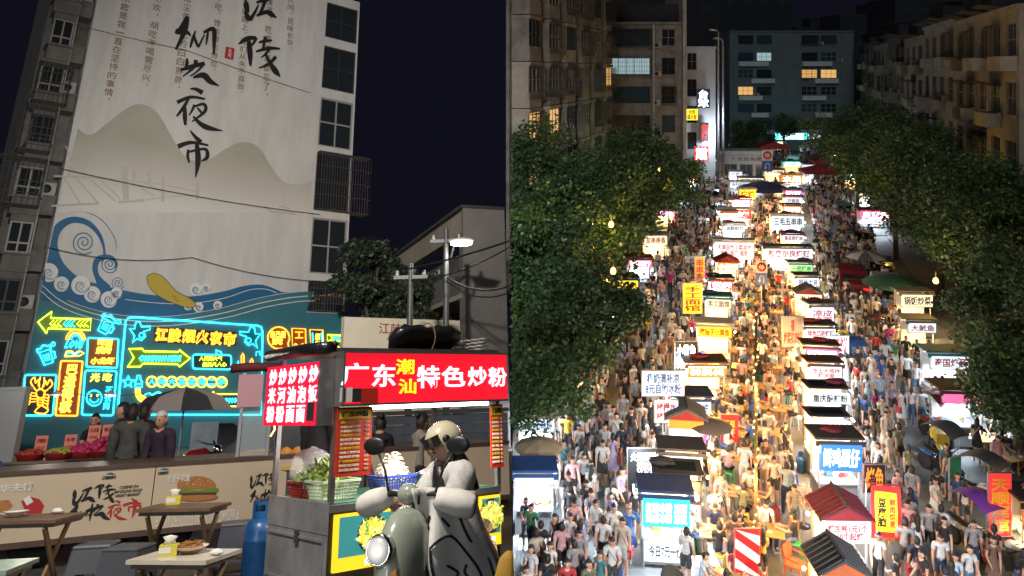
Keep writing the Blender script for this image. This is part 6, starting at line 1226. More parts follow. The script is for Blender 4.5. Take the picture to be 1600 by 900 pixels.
def stall(desc, row, px, py, w=1.9, d=1.3, h=2.15, txt='', sg='w', tc='r', can='grey', roof='flat', warm=False, rz=None, sh=.42, menu=None, power=1.0, tub=True, bulbs=0):
    d *= .72; w *= .66 if w < 2.6 else .85; p = rp(px, py); p.y += d/2
    if p.x-w/2 < .06: p.x = w/2+.06
    rz = rs.uniform(-.10, .03)-.05 if rz is None else rz
    t = thing('food_stall', desc, 'food stall', p, rz, RF, row); STALLS.append((p.x, p.y, max(w, d)*.5, desc))
    x0, x1, y0, y1 = -w/2, w/2, -d/2, d/2; mb = M_cnt if rs.random() < .6 else M_ctw
    MB().bb(x0+.05, x1-.05, y0+.12, y1-.1, .1, .82).out('counter_body', mb, t); MB().bb(x0, x1, y0+.05, y1-.05, .82, .87).out('counter', M_cnt, t)
    for x in (x0+.05, x1-.05):
        for y in (y0+.05, y1-.05): MB().bb(x-.022, x+.022, y-.022, y+.022, 0 if rs.random() < .5 else .1, h).out('post', M_alu, t)
    c = K[can]; ov = .12
    if roof == 'flat': MB().box((0, .02, h+.06), (w+2*ov, d+.15, .07), rx=-.05).out('canopy', c, t); MB().box((0, -d/2-.12, h-.04), (w+2*ov, .03, .16)).out('canopy_edge', c, t)
    elif roof == 'gable':
        b = MB(); W2, hh = w/2+.12, .36; b.prism([(-W2, 0), (0, hh), (W2, 0), (W2, -.06), (0, hh-.07), (-W2, -.06)], y0-.15, y1+.1, M=Matrix.Translation((0, 0, h))); b.out('gable_roof', c, t); b = MB(); b.prism([(-W2+.1, -.03), (0, hh-.08), (W2-.1, -.03)], y0-.12, y0-.09, M=Matrix.Translation((0, 0, h))); b.out('gable_board', K['orange'] if can in ('black', 'brown') else K['red'], t); MB().bb(-.03, .03, y0-.17, y1+.12, h+hh-.02, h+hh+.05).out('ridge', K['black'], t)
        for i in range(7):
            for sg_ in (-1, 1): MB().bar((sg_*W2, y0-.1+(d+.15)*i/6, h+.01), (sg_*.05, y0-.1+(d+.15)*i/6, h+hh+.005), .03).out('roof_rib', c, t)
    elif roof == 'glass': MB().box((0, .0, h+.05), (w+.1, d+.1, .03), rx=-.04).out('canopy', K['black'], t); MB().box((0, .0, h+.075), (w*.8, d*.6, .01), rx=-.04).out('roof_sheet', M_glassd, t)
    else:
        b = MB(); n = 10; R0 = .35
        prof = [(-(w/2+.1)+(w+.2)*i/n, R0*math.sin(PI*i/n)) for i in range(n+1)]; b.add([(x, y0-.15, z+h) for x, z in prof]+[(x, y1+.1, z+h) for x, z in prof], [(i, i+1, n+2+i, n+1+i) for i in range(n)], 0, True); b.out('arched_canopy', c, t)
    zs = h-sh-.06 if roof != 'gable' else h-sh-.04
    sb = MB().bb(x0+.02, x1-.02, y0-.16, y0-.08, zs, zs+sh).out('sign_board', SM[sg], t); MB().bb(x0-.01, x1+.01, y0-.15, y0-.07, zs-.03, zs).out('sign_trim', M_alu, sb)
    if txt: text(txt, (w-.04)*.88, sh*.74, TM_[tc], sb, (0, y0-.168, zs+sh/2), bold=.02)
    lm = L_warm if warm else L_cool; MB().cyl((x0+.15, y0+.05, zs-.07), (x1-.15, y0+.05, zs-.07), .018, n=6).out('light_tube', lm, t)
    col = (1, .66, .30) if warm else (.74, .88, 1.0)
    lamp('stall_light', 'AREA', (0, y0-.12, zs-.10), (165 if row in (RC, RD) else 105)*power, col, t, w*.8, spot=.3)
    if tub: lamp('stall_light', 'AREA', (0, y1+.05, h-.12), 80*power, (1, .62, .25) if row in (RA, RB) else col, t, w*.8, spot=.25)
    MB().bb(x0+.06, x1-.06, y1-.16, y1-.13, .9, h-.2).out('back_panel', M_inner, t)
    for i in range(rs.randint(4, 7)):
        gx, gy = rs.uniform(x0+.2, x1-.2), rs.uniform(y0+.2, y1-.3); m = rs.choice(GOODS); r_ = rs.uniform(.08, .15)
        if rs.random() < .5: MB().lathe([(r_*.8, 0), (r_, .08+r_*.3), (r_*.9, .09), (0, .07+r_*.4)], (gx, gy, .871), 10).out('food_tray', m, t)
        else: MB().box((gx, gy, .871+r_*.5), (r_*1.6, r_*1.2, r_), rz=rs.uniform(-.4, .4)).out('food_box', m, t)
    if menu: b = MB().bb(x0+.03, x1-.03, y0+.09, y0+.118, .2, .80).out('front_poster', SM[menu[1]], t); text(menu[0], w*.7, .34, TM_[menu[2]], b, (0, y0+.085, .5), bold=.02)
    for i in range(bulbs): MB().ball((x0+(w)*(i+.5)/bulbs, y0-.2, zs+sh+.02), .035, 6, 5).out('bulb', glow('warm_string_bulb', (1, .55, .15), 14), t)
    for x in (x0+.3, x1-.3): MB().lathe([(.05, -.03), (.10, -.03), (.115, 0), (.10, .03), (.05, .03)], n=12, M=Matrix.Translation((x, y0+.2, .12)) @ Matrix.Rotation(PI/2, 4, 'X')).out('wheel', M_tyre, t)
    if row in (RA, RB) and p.y < 75:
        xb = (x1+.22) if row == RA else (x0-.22); MB().ball((xb, 0, 1.98), .05, 8, 6).out('fill_bulb', glow('warm_fill_bulb', (1, .62, .2), 18), t); MB().cyl((xb, 0, 2.02), (xb*.8, 0, h-.02), .008, n=5).out('fill_bulb_cord', M_cable, t); lamp('stall_light', 'POINT', (xb, -.1, 1.88), 230, (1, .50, .13), t, .08)  # bulb and lamp added to the stall to warm the dining strip
        xc = (x0-.2) if row == RA else (x1+.2); MB().cyl((xc, -.25, 2.0), (xc, .25, 2.0), .02, n=6).out('fill_tube', L_cool, t); MB().bb(min(xc, xc*.85), max(xc, xc*.85), -.015, .015, 2.02, 2.04).out('fill_tube_bracket', M_alu, t); lamp('stall_light', 'POINT', (xc, 0, 1.92), 85 if p.y < 34 else 60, (.72, .87, 1.0), t, .12)  # tube and lamp added on the lane side to brighten the crowd
    # cloth or bags thrown on the roof
    if rs.random() < .5: b = MB(); sd_ = rs.randrange(99); r9 = random.Random(sd_); b.ball((rs.uniform(-.4, .4), 0, h+.17), (.38, .22, .10), 12, 8, 0, None, lambda q: q*r9.uniform(.75, 1.2)); b.out('folded_cloth', rs.choice([K['black'], K['navy'], K['red'], K['wine'], M_tarp]), t)
    return t
RA, RB, RC, RD = 'stalls left of the dining strip', 'stalls right of the dining strip', 'stalls along the right side', 'stalls under the left trees'
for a in (
 ('stall with teal lit sign and navy roof nearest the striped board', RA, 1043, 893, 2.0, 1.3, 2.15, '红糖冰粉 凉面\n鲜卤冰粉 凉皮', 't', 'w', 'navy', 'flat', False, None, .75, ('今日7元一份', 'w', 'k')),
 ('squid stall with black sign of white neon letters', RA, 1062, 862, 2.1, 1.3, 2.2, '火爆 烤鱿鱼\n鱿鱼须 铁板一串', 'k', 'w', 'black', 'glass', False, None, .65),
 ('pancake stall with white sign and red letters under a black roof', RA, 1068, 818, 1.9, 1.2, 2.2, '葱肉饼 手工', 'w', 'r', 'black', 'flat'),
 ('stall with orange trim and grey tent roof in the left middle row', RA, 1075, 752, 1.8, 1.2, 2.15, '', 'o', 'w', 'grey', 'gable', False, None, .25),
 ('coconut dessert stall with navy roof and white blue sign', RA, 1082, 716, 2.0, 1.3, 2.15, '椰奶清补凉', 'w', 'b', 'navy', 'flat', False, None, .4, ('柠檬水', 'p', 'w')),
 ('stall with brown roof edged by a row of bulbs', RA, 1104, 655, 2.3, 1.3, 2.2, '串串 炸鸡 小吃', 'o', 'w', 'brown', 'flat', True, None, .38, None, 1.1, True, 16),
 ('yellow croaker stall with yellow sign and red letters', RA, 1118, 590, 2.3, 1.2, 2.4, '夜猫子小黄鱼', 'y', 'r', 'white', 'flat', True, None, .42),
 ('dumpling stall with menu pictures behind the yellow sign', RA, 1124, 535, 1.9, 1.2, 2.3, '手工面馆', 'ww', 'k', 'teal', 'flat', True),
 ('stall with black roof and red strip sign behind the noodle stall', RA, 1128, 497, 1.9, 1.2, 2.2, '香辣卤味', 'r', 'w', 'black', 'flat'),
 ('duck stall with red gable roof and orange sign', RA, 1138, 465, 2.0, 1.2, 2.2, '小黑鸭', 'o', 'w', 'red', 'gable', True),
 ('stall with big white menu board of dishes in red letters', RA, 1148, 438, 3.0, 1.2, 2.6, '天津自助小菜凉拌\n米饭 面条 盖饭', 'w', 'r', 'white', 'flat', False, None, 1.0),
 ('stall with blue white sign beyond the big menu board', RA, 1148, 398, 2.3, 1.2, 2.3, '冰粉奶茶', 'w', 'b', 'white', 'flat'),
 ('stall with orange sign just past the blue white one', RA, 1140, 372, 2.0, 1.2, 2.2, '烤面筋', 'o', 'w', 'grey', 'flat'),
 ('stall under a pink canopy far up the left lane', RA, 1160, 350, 2.4, 1.2, 2.3, '奶茶', 'p', 'w', 'wine', 'flat'),
 ('distant stall with long white sign near the top of the left lane', RA, 1168, 322, 4.2, 1.2, 2.5, '自助海鲜烧烤大排档', 'w', 'b', 'white', 'flat'),
 ('distant stall with small white sign left of the far white building', RA, 1150, 300, 2.2, 1.2, 2.4, '小吃', 'w', 'r', 'grey', 'flat'),
 ('stall with orange gable roof at the bottom of the right middle row', RB, 1318, 1040, 1.6, 1.3, 2.2, '', 'ww', 'r', 'black', 'gable', True, -.03, .3),
 ('oyster stall with dark tiled gable roof and white price board', RB, 1322, 935, 1.85, 1.3, 2.15, '烤生蚝1元1个\n  10个起烤', 'w', 'r', 'wine', 'gable', False, -.03, .55),
 ('egg waffle stall with deep blue picture sign', RB, 1313, 800, 2.0, 1.3, 2.25, '鲜鸡蛋仔', 'b', 'w', 'black', 'flat', False, -.05, .8),
 ('fried rice stall with white sign and red letters', RB, 1298, 752, 2.0, 1.1, 2.15, '卤肉炒饭', 'w', 'r', 'grey', 'glass'),
 ('sour noodle stall with long white sign and black letters', RB, 1296, 700, 2.2, 1.2, 2.15, '重庆酸辣粉', 'w', 'k', 'black', 'glass', False, None, .38),
 ('grilled cold noodle stall with small white sign and wine roof', RB, 1290, 652, 1.9, 1.1, 2.15, '芝士大鸡排\n烤冷面', 'w', 'r', 'brown', 'flat', False, None, .5),
 ('gluten skewer stall with red strip sign behind the cold noodles', RB, 1285, 618, 2.1, 1.1, 2.1, '招牌烤面筋', 'p', 'w', 'brown', 'flat'),
 ('flatbread stall with red letters and dark roof beside the round sign', RB, 1281, 585, 2.1, 1.1, 2.2, '特色风味烤饼', 'w', 'r', 'black', 'flat'),
 ('cold skin noodle stall with tall white board of red letters', RB, 1284, 553, 1.7, 1.1, 2.4, '凉皮\n凉面', 'w', 'r', 'grey', 'flat', False, None, .9),
 ('stall with dark gable roof and amber light inside', RB, 1266, 520, 1.9, 1.1, 2.1, '老长沙', 'ww', 'k', 'grey', 'gable', True),
 ('stall with pale blue sign behind the dark gable roof', RB, 1262, 492, 1.9, 1.1, 2.2, '狼牙土豆', 'w', 'b', 'black', 'flat'),
 ('stall with yellow green sign in the right middle row', RB, 1252, 468, 2.0, 1.1, 2.2, '一把烤串', 'g', 'k', 'grey', 'flat', True),
 ('chicken wing stall with very wide white sign and red letters', RB, 1232, 444, 3.6, 1.1, 2.4, '新奥尔良烤翅', 'w', 'r', 'black', 'flat', False, None, .6),
 ('stall with red and white sign above the chicken wings', RB, 1240, 416, 2.2, 1.1, 2.3, '臭豆腐烤串', 'w', 'r', 'wine', 'flat', True),
 ('stall with broad white sign of black brush letters', RB, 1231, 388, 2.9, 1.1, 2.6, '三毛五串串', 'w', 'k', 'white', 'flat', False, None, .8),
 ('stall with small green and white signs up the right lane', RB, 1240, 350, 2.4, 1.1, 2.5, '炸酱面\n凉虾冰粉', 'w', 'r', 'grey', 'flat', False, None, .9),
 ('stall with dark canopy beside the far navy umbrella', RB, 1222, 322, 2.2, 1.1, 2.3, '烧烤', 'ww', 'r', 'brown', 'flat', True),
 ('distant stall with warm white sign under the red awnings', RB, 1210, 297, 2.6, 1.1, 2.4, '夜宵大排档', 'ww', 'r', 'wine', 'flat', True),
 ('tall lit menu stall by the far red tents', RB, 1262, 300, 2.0, 1.1, 3.2, '特价菜\n海鲜\n烧烤', 'w', 'r', 'red', 'flat', False, None, 1.5),
 ('stall with wooden roof and red cloth on the right side', RC, 1505, 705, 2.3, 1.4, 2.2, '', 'p', 'w', 'brown', 'flat', False, -.05, .3),
 ('sausage stall with blue edged white sign on the right side', RC, 1483, 640, 2.3, 1.3, 2.3, '泰国烤肠', 'w', 'r', 'teal', 'flat', False, -.05, .5, ('鸡排', 'g', 'r')),
 ('stall with grey roof and pink brush letters on the right side', RC, 1440, 575, 1.9, 1.3, 2.2, '大鱿鱼', 'w', 'r', 'grey', 'flat', True, -.05),
 ('rice dish stall with warm yellow sign on the right side', RC, 1432, 530, 2.4, 1.2, 2.4, '锅饭炒菜', 'ww', 'k', 'tan', 'flat', True, -.05, .6),
 ('stall with orange lit sign at the right picture edge', RC, 1632, 905, 1.7, 1.3, 2.1, '烧烤', 'o', 'w', 'black', 'flat', True, -.05, .6),
 ('ice jelly stall with blue white sign under the low tree', RD, 838, 745, 1.9, 1.2, 2.1, '8元自助冰粉', 'w', 'b', 'tan', 'flat', False, 0, .4, None, 2.2),
 ('stall with navy canopy at the left edge of the lane', RD, 830, 845, 1.8, 1.2, 2.0, '', 'w', 'b', 'blue', 'flat', False, 0, .2, None, 2.4),
 ('warm stall glowing under the left tree branches', RD, 905, 660, 1.9, 1.2, 2.3, '烤苕皮', 'r', 'y', 'black', 'flat', True, 0),
 ('stall with teal strip light under the left trees', RD, 958, 535, 2.0, 1.2, 2.3, '甜品', 't', 'w', 'teal', 'flat', False, 0),
 ('yellow lit stall behind the teal one under the trees', RD, 978, 500, 2.0, 1.2, 2.3, '炸串', 'y', 'r', 'black', 'flat', True, 0),
 ('skewer stall with red lettered sign at the far left kerb', RD, 1024, 425, 2.4, 1.2, 2.6, '友串串香', 'ww', 'r', 'grey', 'flat', True, 0, .6),
 ('pink lit stall at the left kerb under the trees', RD, 1000, 462, 2.2, 1.2, 2.3, '奶茶果汁', 'p', 'w', 'wine', 'flat', False, 0)): stall(*a)
rf = random.Random(31); _far = []
for row, lat, nm in ((RA, -3.7, 'left middle row'), (RB, .9, 'right middle row'), (RC, 7.4, 'right kerb row'), (RD, -10.4, 'left kerb row')):
    for k, Yv in enumerate((66, 75, 86, 99, 113)):
        if row in (RA, RB) and k == 4: continue
        lat_ = lat+rf.uniform(-.4, .4); px, py = 800+F*(SD+lat_/Yv), 110+HR*F/Yv; cn, sk1, tk = rf.choice((('white', 'w', 'r'), ('red', 'r', 'w'), ('yellow', 'y', 'r'), ('warm white', 'ww', 'k'), ('teal', 't', 'w'), ('pink', 'p', 'w'), ('orange', 'o', 'w'), ('blue', 'b', 'w')))
        stall('distant stall with %s sign, number %s in the %s' % (cn, ('one', 'two', 'three', 'four', 'five')[k], nm), row, px, py, rf.uniform(2.2, 3.2), 1.2, rf.uniform(2.2, 2.8), rf.choice(('烧烤', '炸串', '凉面', '奶茶', '烤鱼', '水果', '臭豆腐', '花甲粉')), sk1, tk, rf.choice(('grey', 'white', 'red', 'navy', 'teal', 'wine')), 'flat', rf.random() < .4, None, rf.uniform(.45, .9), None, .9)
# freestanding sign boards and banners
def board(label, px, pyg, w_, h_, zc, body, bm, tm, rz=0.0, post=True, name='sign_board', cat='sign'):
    p = rp(px, pyg); t = thing(name, label, cat, p, rz, RF); MB().bb(-w_/2, w_/2, -.03, .03, zc-h_/2, zc+h_/2).out('panel', bm, t); MB().bb(-w_/2-.03, w_/2+.03, -.02, .035, zc-h_/2-.03, zc+h_/2+.03).out('panel_frame', M_alu, t)
    if body: text(body, w_*.86, h_*.84, tm, t, (0, -.038, zc), bold=.02)
    if post: MB().cyl((0, .06, 0), (0, .06, zc+h_/2), .025, n=8).out('post', M_alu, t)
    return t
board('white board of blue letters held over the left lane', 1036, 735, 1.45, .85, 3.05, '椰奶清补凉\n8元自助冰粉', SM['w'], P_blue); board('small white board of red letters under the blue lettered one', 1041, 742, .8, .75, 2.2, '柠檬水\n柠檬茶', SM['w'], P_red); board('black menu board with white and red neon letters beside the squid stall', 1010, 815, 1.15, 1.35, 1.6, '火爆烤鱿鱼\n烤鱿鱼\n鱿鱼须\n小吃', SM['k'], E_wt); board('black and white fish menu board behind the bulb lit roof', 1072, 640, .9, 1.2, 2.2, '小黄鱼\n鲜炸鱼', SM['k'], E_wt); board('yellow vertical banner sign of red letters up the left lane', 1082, 540, .95, 1.5, 2.4, '手\n工\n面\n馆', SM['y'], P_red); board('tilted pale menu board by the dining tables', 1238, 590, .95, 1.35, 2.1, '福\n梅菜扣肉饼', mat('pale_pink_board', (.5, .42, .40), .5), P_red, .05); board('round white sign beside the flatbread stall', 1312, 600, .8, .8, 1.75, '烤饼', SM['w'], P_red); board('orange fried food banner in the left crowd', 1093, 470, .55, 1.5, 1.9, '串\n串\n香', SM['o'], P_red); board('black neon menu sign hanging before the oyster stall', 1366, 860, .6, .8, 2.1, '烤鱼', SM['k'], E_or); board('red vertical hotel sign at the right edge', 1562, 885, .62, 1.75, 1.75, '天\n顺\n宾\n馆', SM['r'], P_yel); board('green chalk menu leaning at the right tables', 1492, 790, .55, 1.3, .9, '', mat('green_chalk', (.03, .2, .12), .5), P_yel, .5, False)
# food banner flag
p = rp(1382, 895); t = thing('banner_flag', 'red and yellow tofu banner flag with fringes beside the oyster stall', 'banner', p, -.12, RF); MB().cyl((-.5, 0, 0), (-.5, 0, 2.6), .02, n=6).out('pole', M_alu, t); MB().cyl((-.55, 0, 2.5), (.45, 0, 2.45), .02, n=6).out('crossbar', K['red'], t)
def flagp(u, v): return (-.36+.78*u, -.03+.05*math.sin(5*v+2*u), 2.44-1.4*v-.05*u)
for nm, u0, u1, v0, v1, m, o in (('banner_cloth', 0, 1, 0, 1, E_red, 0), ('banner_panel', .13, .87, .12, .88, E_yel, -.012)):
    b = MB(); n = 8; b.add([Vector(flagp(u0+(u1-u0)*i/n, v0+(v1-v0)*j/n))+Vector((0, o, 0)) for j in range(n+1) for i in range(n+1)], [(j*(n+1)+i, (j+1)*(n+1)+i, (j+1)*(n+1)+i+1, j*(n+1)+i+1) for j in range(n) for i in range(n)], 0, True); b.out(nm, m, t)
text('豆\n腐\n脑', .22, .8, P_blk, t, (-.10, -.10, 1.72), bold=.03); text('鲜\n肉\n烧\n麦', .16, .8, P_red, t, (.18, -.10, 1.72), bold=.02)
b = MB()
for i in range(12): b.prism([(0, 0), (.06, 0), (.03, -.12)], -.01, .01, M=Matrix.Translation(Vector(flagp(i/12, 1))))
b.out('fringe', K['orange'], t)
p = rp(1140, 712); t = thing('red_banner', 'red cloth banner with yellow letters hanging on the yellow cart', 'banner', p, -.1, RF); MB().bb(-.3, .3, -.02, .0, .5, 1.5).out('cloth', cloth('bright_red_cloth', (.55, .02, .02)), t); MB().cyl((-.35, 0, 1.5), (.35, 0, 1.5), .02, n=6).out('crossbar', M_alu, t); MB().cyl((-.33, 0, 0), (-.33, 0, 1.55), .018, n=6).out('pole', M_alu, t); text('绿豆\n沙冰', .4, .5, P_yel, t, (0, -.026, 1.05))
# umbrellas and tents
for a in (('green patio umbrella beside the rice dish stall', 1396, 500, 2.5, 1.7, [K['green']], 10), ('navy umbrella far up the middle row', 1190, 322, 2.6, 3.0, [K['navy']], 8), ('olive umbrella far up near the red tents', 1285, 272, 2.8, 2.6, [K['green']], 8), ('tan umbrella corner at the left picture edge', 830, 790, 2.1, .8, [K['tan']], 8), ('black umbrella by the dining tables with a red rim', 1110, 752, 2.1, .75, [K['grey']], 8), ('white peaked parasol behind the parked van', 1352, 445, 2.2, 1.3, [K['white'], K['grey']], 8)):
    p = rp(a[1], a[2]); 
    if p.x < a[4]+.05: p.x = a[4]+.05
    umbrella(a[0], p, a[3], a[4], a[5], a[6], RF, .30*a[4], 'umbrella', 'umbrellas in the street')
def tent(label, px, pyg, w_, d, h_, m):
    p = rp(px, pyg); t = thing('market_tent', label, 'tent', p, -.1, RF, 'red tents at the far end'); b = MB(); b.prism([(-w_/2, h_-.6), (0, h_), (w_/2, h_-.6), (w_/2, h_-.9), (-w_/2, h_-.9)], -d/2, d/2); b.out('tent_roof', m, t)
    for x in (-w_/2+.1, w_/2-.1):
        for y in (-d/2+.1, d/2-.1): MB().cyl((x, y, 0), (x, y, h_-.9), .04, n=6).out('post', M_alu, t)
for a in (('red tent roof on the right at the far end', 1292, 305, 5.5, 3, 3.4, K['red']), ('red tent roof behind the first one', 1300, 285, 5.0, 3, 3.4, K['red']), ('dark red awning shop tent at the far left', 1128, 280, 6, 3, 3.6, K['wine']), ('stacked red lantern tent in the far middle', 1207, 275, 4.0, 3, 4.6, K['red'])): tent(*a)
p = rp(1166, 288); t = thing('police_kiosk', 'small pale kiosk with dark windows at the far end of the left lane', 'kiosk', p, -.1, RF); MB().bb(-3, 3, 0, 3, 0, 3.6).out('wall', M_whiteb, t); MB().bb(-3.2, 3.2, -.3, 3.2, 3.6, 4.1).out('roof', M_oldw, t); text('便民服务岗', 3.6, .5, P_blk, t, (0, -.01, 3.1)); 
for x in (-1.9, 0, 1.9): window(t, x-.8, x+.8, .5, 2.5, 0.0, 2, 1, M_pvc, G_b)
# central pole with bulbs, traffic signs, striped board
p = rp(1181, 892); t = thing('light_pole', 'tall slim pole wound with golden bulbs in the dining strip', 'light pole', p, 0, RF); MB().cyl((0, 0, 0), (0, 0, 7.4), .05, .035, n=8).out('shaft', mat('brass_pole', (.35, .25, .12), .35, .7), t)
for i in range(34): a = i*.9; MB().ball((.06*math.cos(a), .06*math.sin(a), .6+i*.2), .028, 6, 4).out('bulb', glow('golden_pole_bulb', (1, .60, .16), 9), t)
for z, e in ((2.6, 160), (5.2, 700)): lamp('light_pole_light', 'SPOT', (.0, -.2, z), e, (1, .55, .16), t, .2, target=(.0, 1.5, 0), spot=(150, .6))
M_sred = mat('sign_red_paint', (.50, .015, .02), .4); M_sblu = mat('sign_blue_paint', (.02, .12, .45), .4); M_swht = mat('sign_white_paint', (.75, .75, .75), .4); M_syel = mat('sign_yellow_paint', (.75, .48, .02), .4)
p = rp(1168, 938); t = thing('striped_warning_board', 'red and white diagonal striped warning board at the bottom of the dining strip', 'warning board', p, 0, RF); w_, h_, z0 = .70, 1.35, .55
MB().bb(-w_/2, w_/2, .0, .03, z0, z0+h_).out('panel', M_swht, t); MB().cyl((0, .05, 0), (0, .05, z0+h_), .035, n=8).out('post', M_alu, t)
for k in range(-1, 4):
    za = z0+h_-k*.52; q = [(-w_/2+.03, za), (w_/2-.03, za-.46), (w_/2-.03, za-.72), (-w_/2+.03, za-.26)]
    q = [(x, max(z0+.03, min(z0+h_-.03, z))) for x, z in q]
    if abs(q[0][1]-q[3][1])+abs(q[1][1]-q[2][1]) > .05:
        b = MB(); b.prism(q, -.004, -.001); b.out('red_stripe', M_sred, t)
for x0, x1, zz0, zz1 in ((-w_/2, w_/2, z0, z0+.025), (-w_/2, w_/2, z0+h_-.025, z0+h_), (-w_/2, -w_/2+.025, z0+.025, z0+h_-.025), (w_/2-.025, w_/2, z0+.025, z0+h_-.025)): MB().bb(x0, x1, -.008, .0, zz0, zz1).out('red_rim', M_sred, t)
def traffic(label, px, pyg, zc, s):
    p = rp(px, pyg); t = thing('traffic_sign', label, 'traffic sign', p, 0, RF, 'traffic signs on poles'); MB().cyl((0, .06, 0), (0, .06, zc+s*1.05), .04, n=8).out('post', M_alu, t); MB().bb(-s/2, s/2, 0, .03, zc, zc+s).out('stop_panel', M_swht, t); T = Matrix.Translation((0, -.004, zc+s/2)) @ Matrix.Rotation(PI/2, 4, 'X') @ Matrix.Rotation(PI/8, 4, 'Z'); MB().lathe([(0, .003), (s*.42, .003), (s*.42, 0)], n=8, M=T).out('stop_octagon', M_sred, t); text('停', s*.5, s*.5, M_swht, t, (0, -.014, zc+s/2), bold=.02)
    MB().bb(-s/2, s/2, 0, .03, zc-s-.03, zc-.03).out('turn_panel', M_sblu, t); b = MB(); b.tube([(s*.18, -.01, zc-s*.85), (s*.18, -.01, zc-s*.4), (s*.1, -.01, zc-s*.25), (-.08*s, -.01, zc-s*.25), (-.18*s, -.01, zc-s*.4), (-.18*s, -.01, zc-s*.62)], s*.05, 6); b.out('turn_arrow', M_swht, t); b = MB(); b.prism([(-.32*s, zc-s*.6), (-.04*s, zc-s*.6), (-.18*s, zc-s*.85)], -.02, -.006); b.out('arrow_head', M_swht, t)
traffic('stop and U-turn signs on the pole in the middle of the market', 1190, 520, 3.2, .62); traffic('stop and U-turn signs on the far pole', 1199, 320, 4.6, 1.1)
p = ra(1045, 288, 62); t = thing('warning_triangle', 'yellow slow down triangle sign against the dark trees', 'traffic sign', p, 0, RF); b = MB(); b.prism([(-.52, -.42), (.52, -.42), (0, .5)], 0, .03); b.out('triangle', M_syel, t); b = MB(); b.prism([(-.42, -.36), (.42, -.36), (0, .38)], -.006, -.001); b.out('inner_triangle', glow('self_lit_yellow', (1, .72, .02), .45), t); text('慢', .34, .34, P_blk, t, (0, -.012, -.14), bold=.03); MB().cyl((0, .06, -p.z), (0, .06, .3), .05, n=8).out('post', M_pole, t); MB().tube([(-.9, .06, -.2), (0, .06, -.2)], .03, 6).out('bracket_arm', M_pole, t)  # inner triangle glows by itself in place of reflected light
# ================================================================== RIGHT PLACE: tables, vehicles, people
rc = random.Random(2024)
def near_stall(x, y):
    d = min(STALLS, key=lambda s: (s[0]-x)**2+(s[1]-y)**2)[3].split(); stop = {'with', 'of', 'and', 'in', 'the', 'under', 'at', 'just', 'edged', 'by', 'a', 'behind', 'beside', 'white', 'very', 'to', 'blue', 'beyond', 'up', 'on', 'red', 'far', 'small', 'long', 'dark', 'big', 'past'}
    d = d[:6]
    while d and d[-1] in stop and len(d) > 3: d = d[:-1]
    return ' '.join(d)
M_stc = mat('coloured_stool', (.5, .5, .5), .45, attr='stool_colour')
def proto_stool():
    t = thing('plastic_stool', '', 'stool', (0, 0, 0), 0, RF)
    MB().loft([[(sx*a, sy*a, z) for sx, sy in ((-1, -1), (1, -1), (1, 1), (-1, 1))] for a, z in ((.14, .42), (.15, .44), (.14, .45))], smooth=False).out('seat', M_stc, t)
    for sx in (-1, 1):
        for sy in (-1, 1): MB().bar((sx*.13, sy*.13, .42), (sx*.17, sy*.17, 0), .04).out('leg', M_stc, t)
    return t
def proto_table():
    t = thing('dining_table', '', 'table', (0, 0, 0), 0, RF)
    for i in range(4): MB().bb(-.5, .5, -.35+.175*i+.003, -.35+.175*(i+1)-.003, .70, .73).out('plank', M_tt, t)
    for x in (-.4, .4):
        for s in (-1, 1): MB().bar((x+s*.02, -s*.3, .70), (x+s*.02, s*.3, 0), .03, .05).out('leg', M_woodl, t)
    for i in range(6):
        x, y = rc.uniform(-.4, .4), rc.uniform(-.25, .25)
        if i % 2: MB().lathe([(.05, 0), (.09, .03), (.085, .03), (0, .015)], (x, y, .731), 10).out('dish', M_porc, t)
        else: MB().lathe([(.03, 0), (.035, .10), (.0, .10)], (x, y, .731), 8).out('cup', rc.choice(GOODS), t)
    return t
M_tt = mat('golden_table_wood', (.42, .26, .10), .45, noise=.3, nscale=4)
PTB, PST = proto_table(), proto_stool(); used = [0, 0]
SCOL = [('red', (.45, .02, .02)), ('blue', (.02, .08, .35)), ('green', (.05, .30, .08)), ('white', (.6, .6, .6)), ('orange', (.55, .14, .02)), ('yellow', (.55, .42, .05))]
OCC = []
def free(x, y, r): return all((x-a)**2+(y-b)**2 > (r+c)**2 for a, b, c in OCC)
for x, y, r, d in STALLS: OCC.append((x, y, r*.85))
def put(proto, flag, loc, rz, label, group):
    o = proto if not used[flag] else copy_tree(proto); used[flag] = 1
    o.matrix_world = Matrix.Translation(loc) @ Matrix.Rotation(rz, 4, 'Z'); tag(o, label, None, group); return o
# palettes
TOPS = [('white', (.56, .56, .55), 36), ('black', (.018, .018, .02), 26), ('navy', (.02, .03, .07), 9), ('grey', (.24, .24, .25), 11), ('beige', (.46, .40, .32), 9), ('pale blue', (.34, .46, .58), 8), ('pink', (.55, .30, .32), 6), ('red', (.36, .03, .03), 2), ('green', (.05, .20, .10), 2), ('yellow', (.60, .44, .05), 2), ('lilac', (.36, .30, .48), 3), ('blue', (.03, .10, .32), 3), ('olive', (.14, .15, .08), 3), ('brown', (.16, .09, .06), 3), ('teal', (.05, .18, .20), 2), ('magenta', (.45, .03, .18), 1)]
BOTS = [('black', (.016, .016, .018), 40), ('dark grey', (.05, .05, .055), 15), ('denim', (.08, .14, .26), 18), ('khaki', (.30, .24, .15), 10), ('white', (.52, .52, .50), 8), ('navy', (.02, .03, .08), 9)]
def pick(P): return rc.choices(P, [p[2] for p in P])[0]
LABS = set(); WALK = []
def walker(x, y, rz, kinds, verb, group, s=None, z=0.0):
    k = rc.choice(kinds); WALK.append((x, y, z, rz, k, verb, group, s or rc.uniform(.93, 1.05)*(.95 if k[0] == 'f' else 1.0))); OCC.append((x, y, .22))
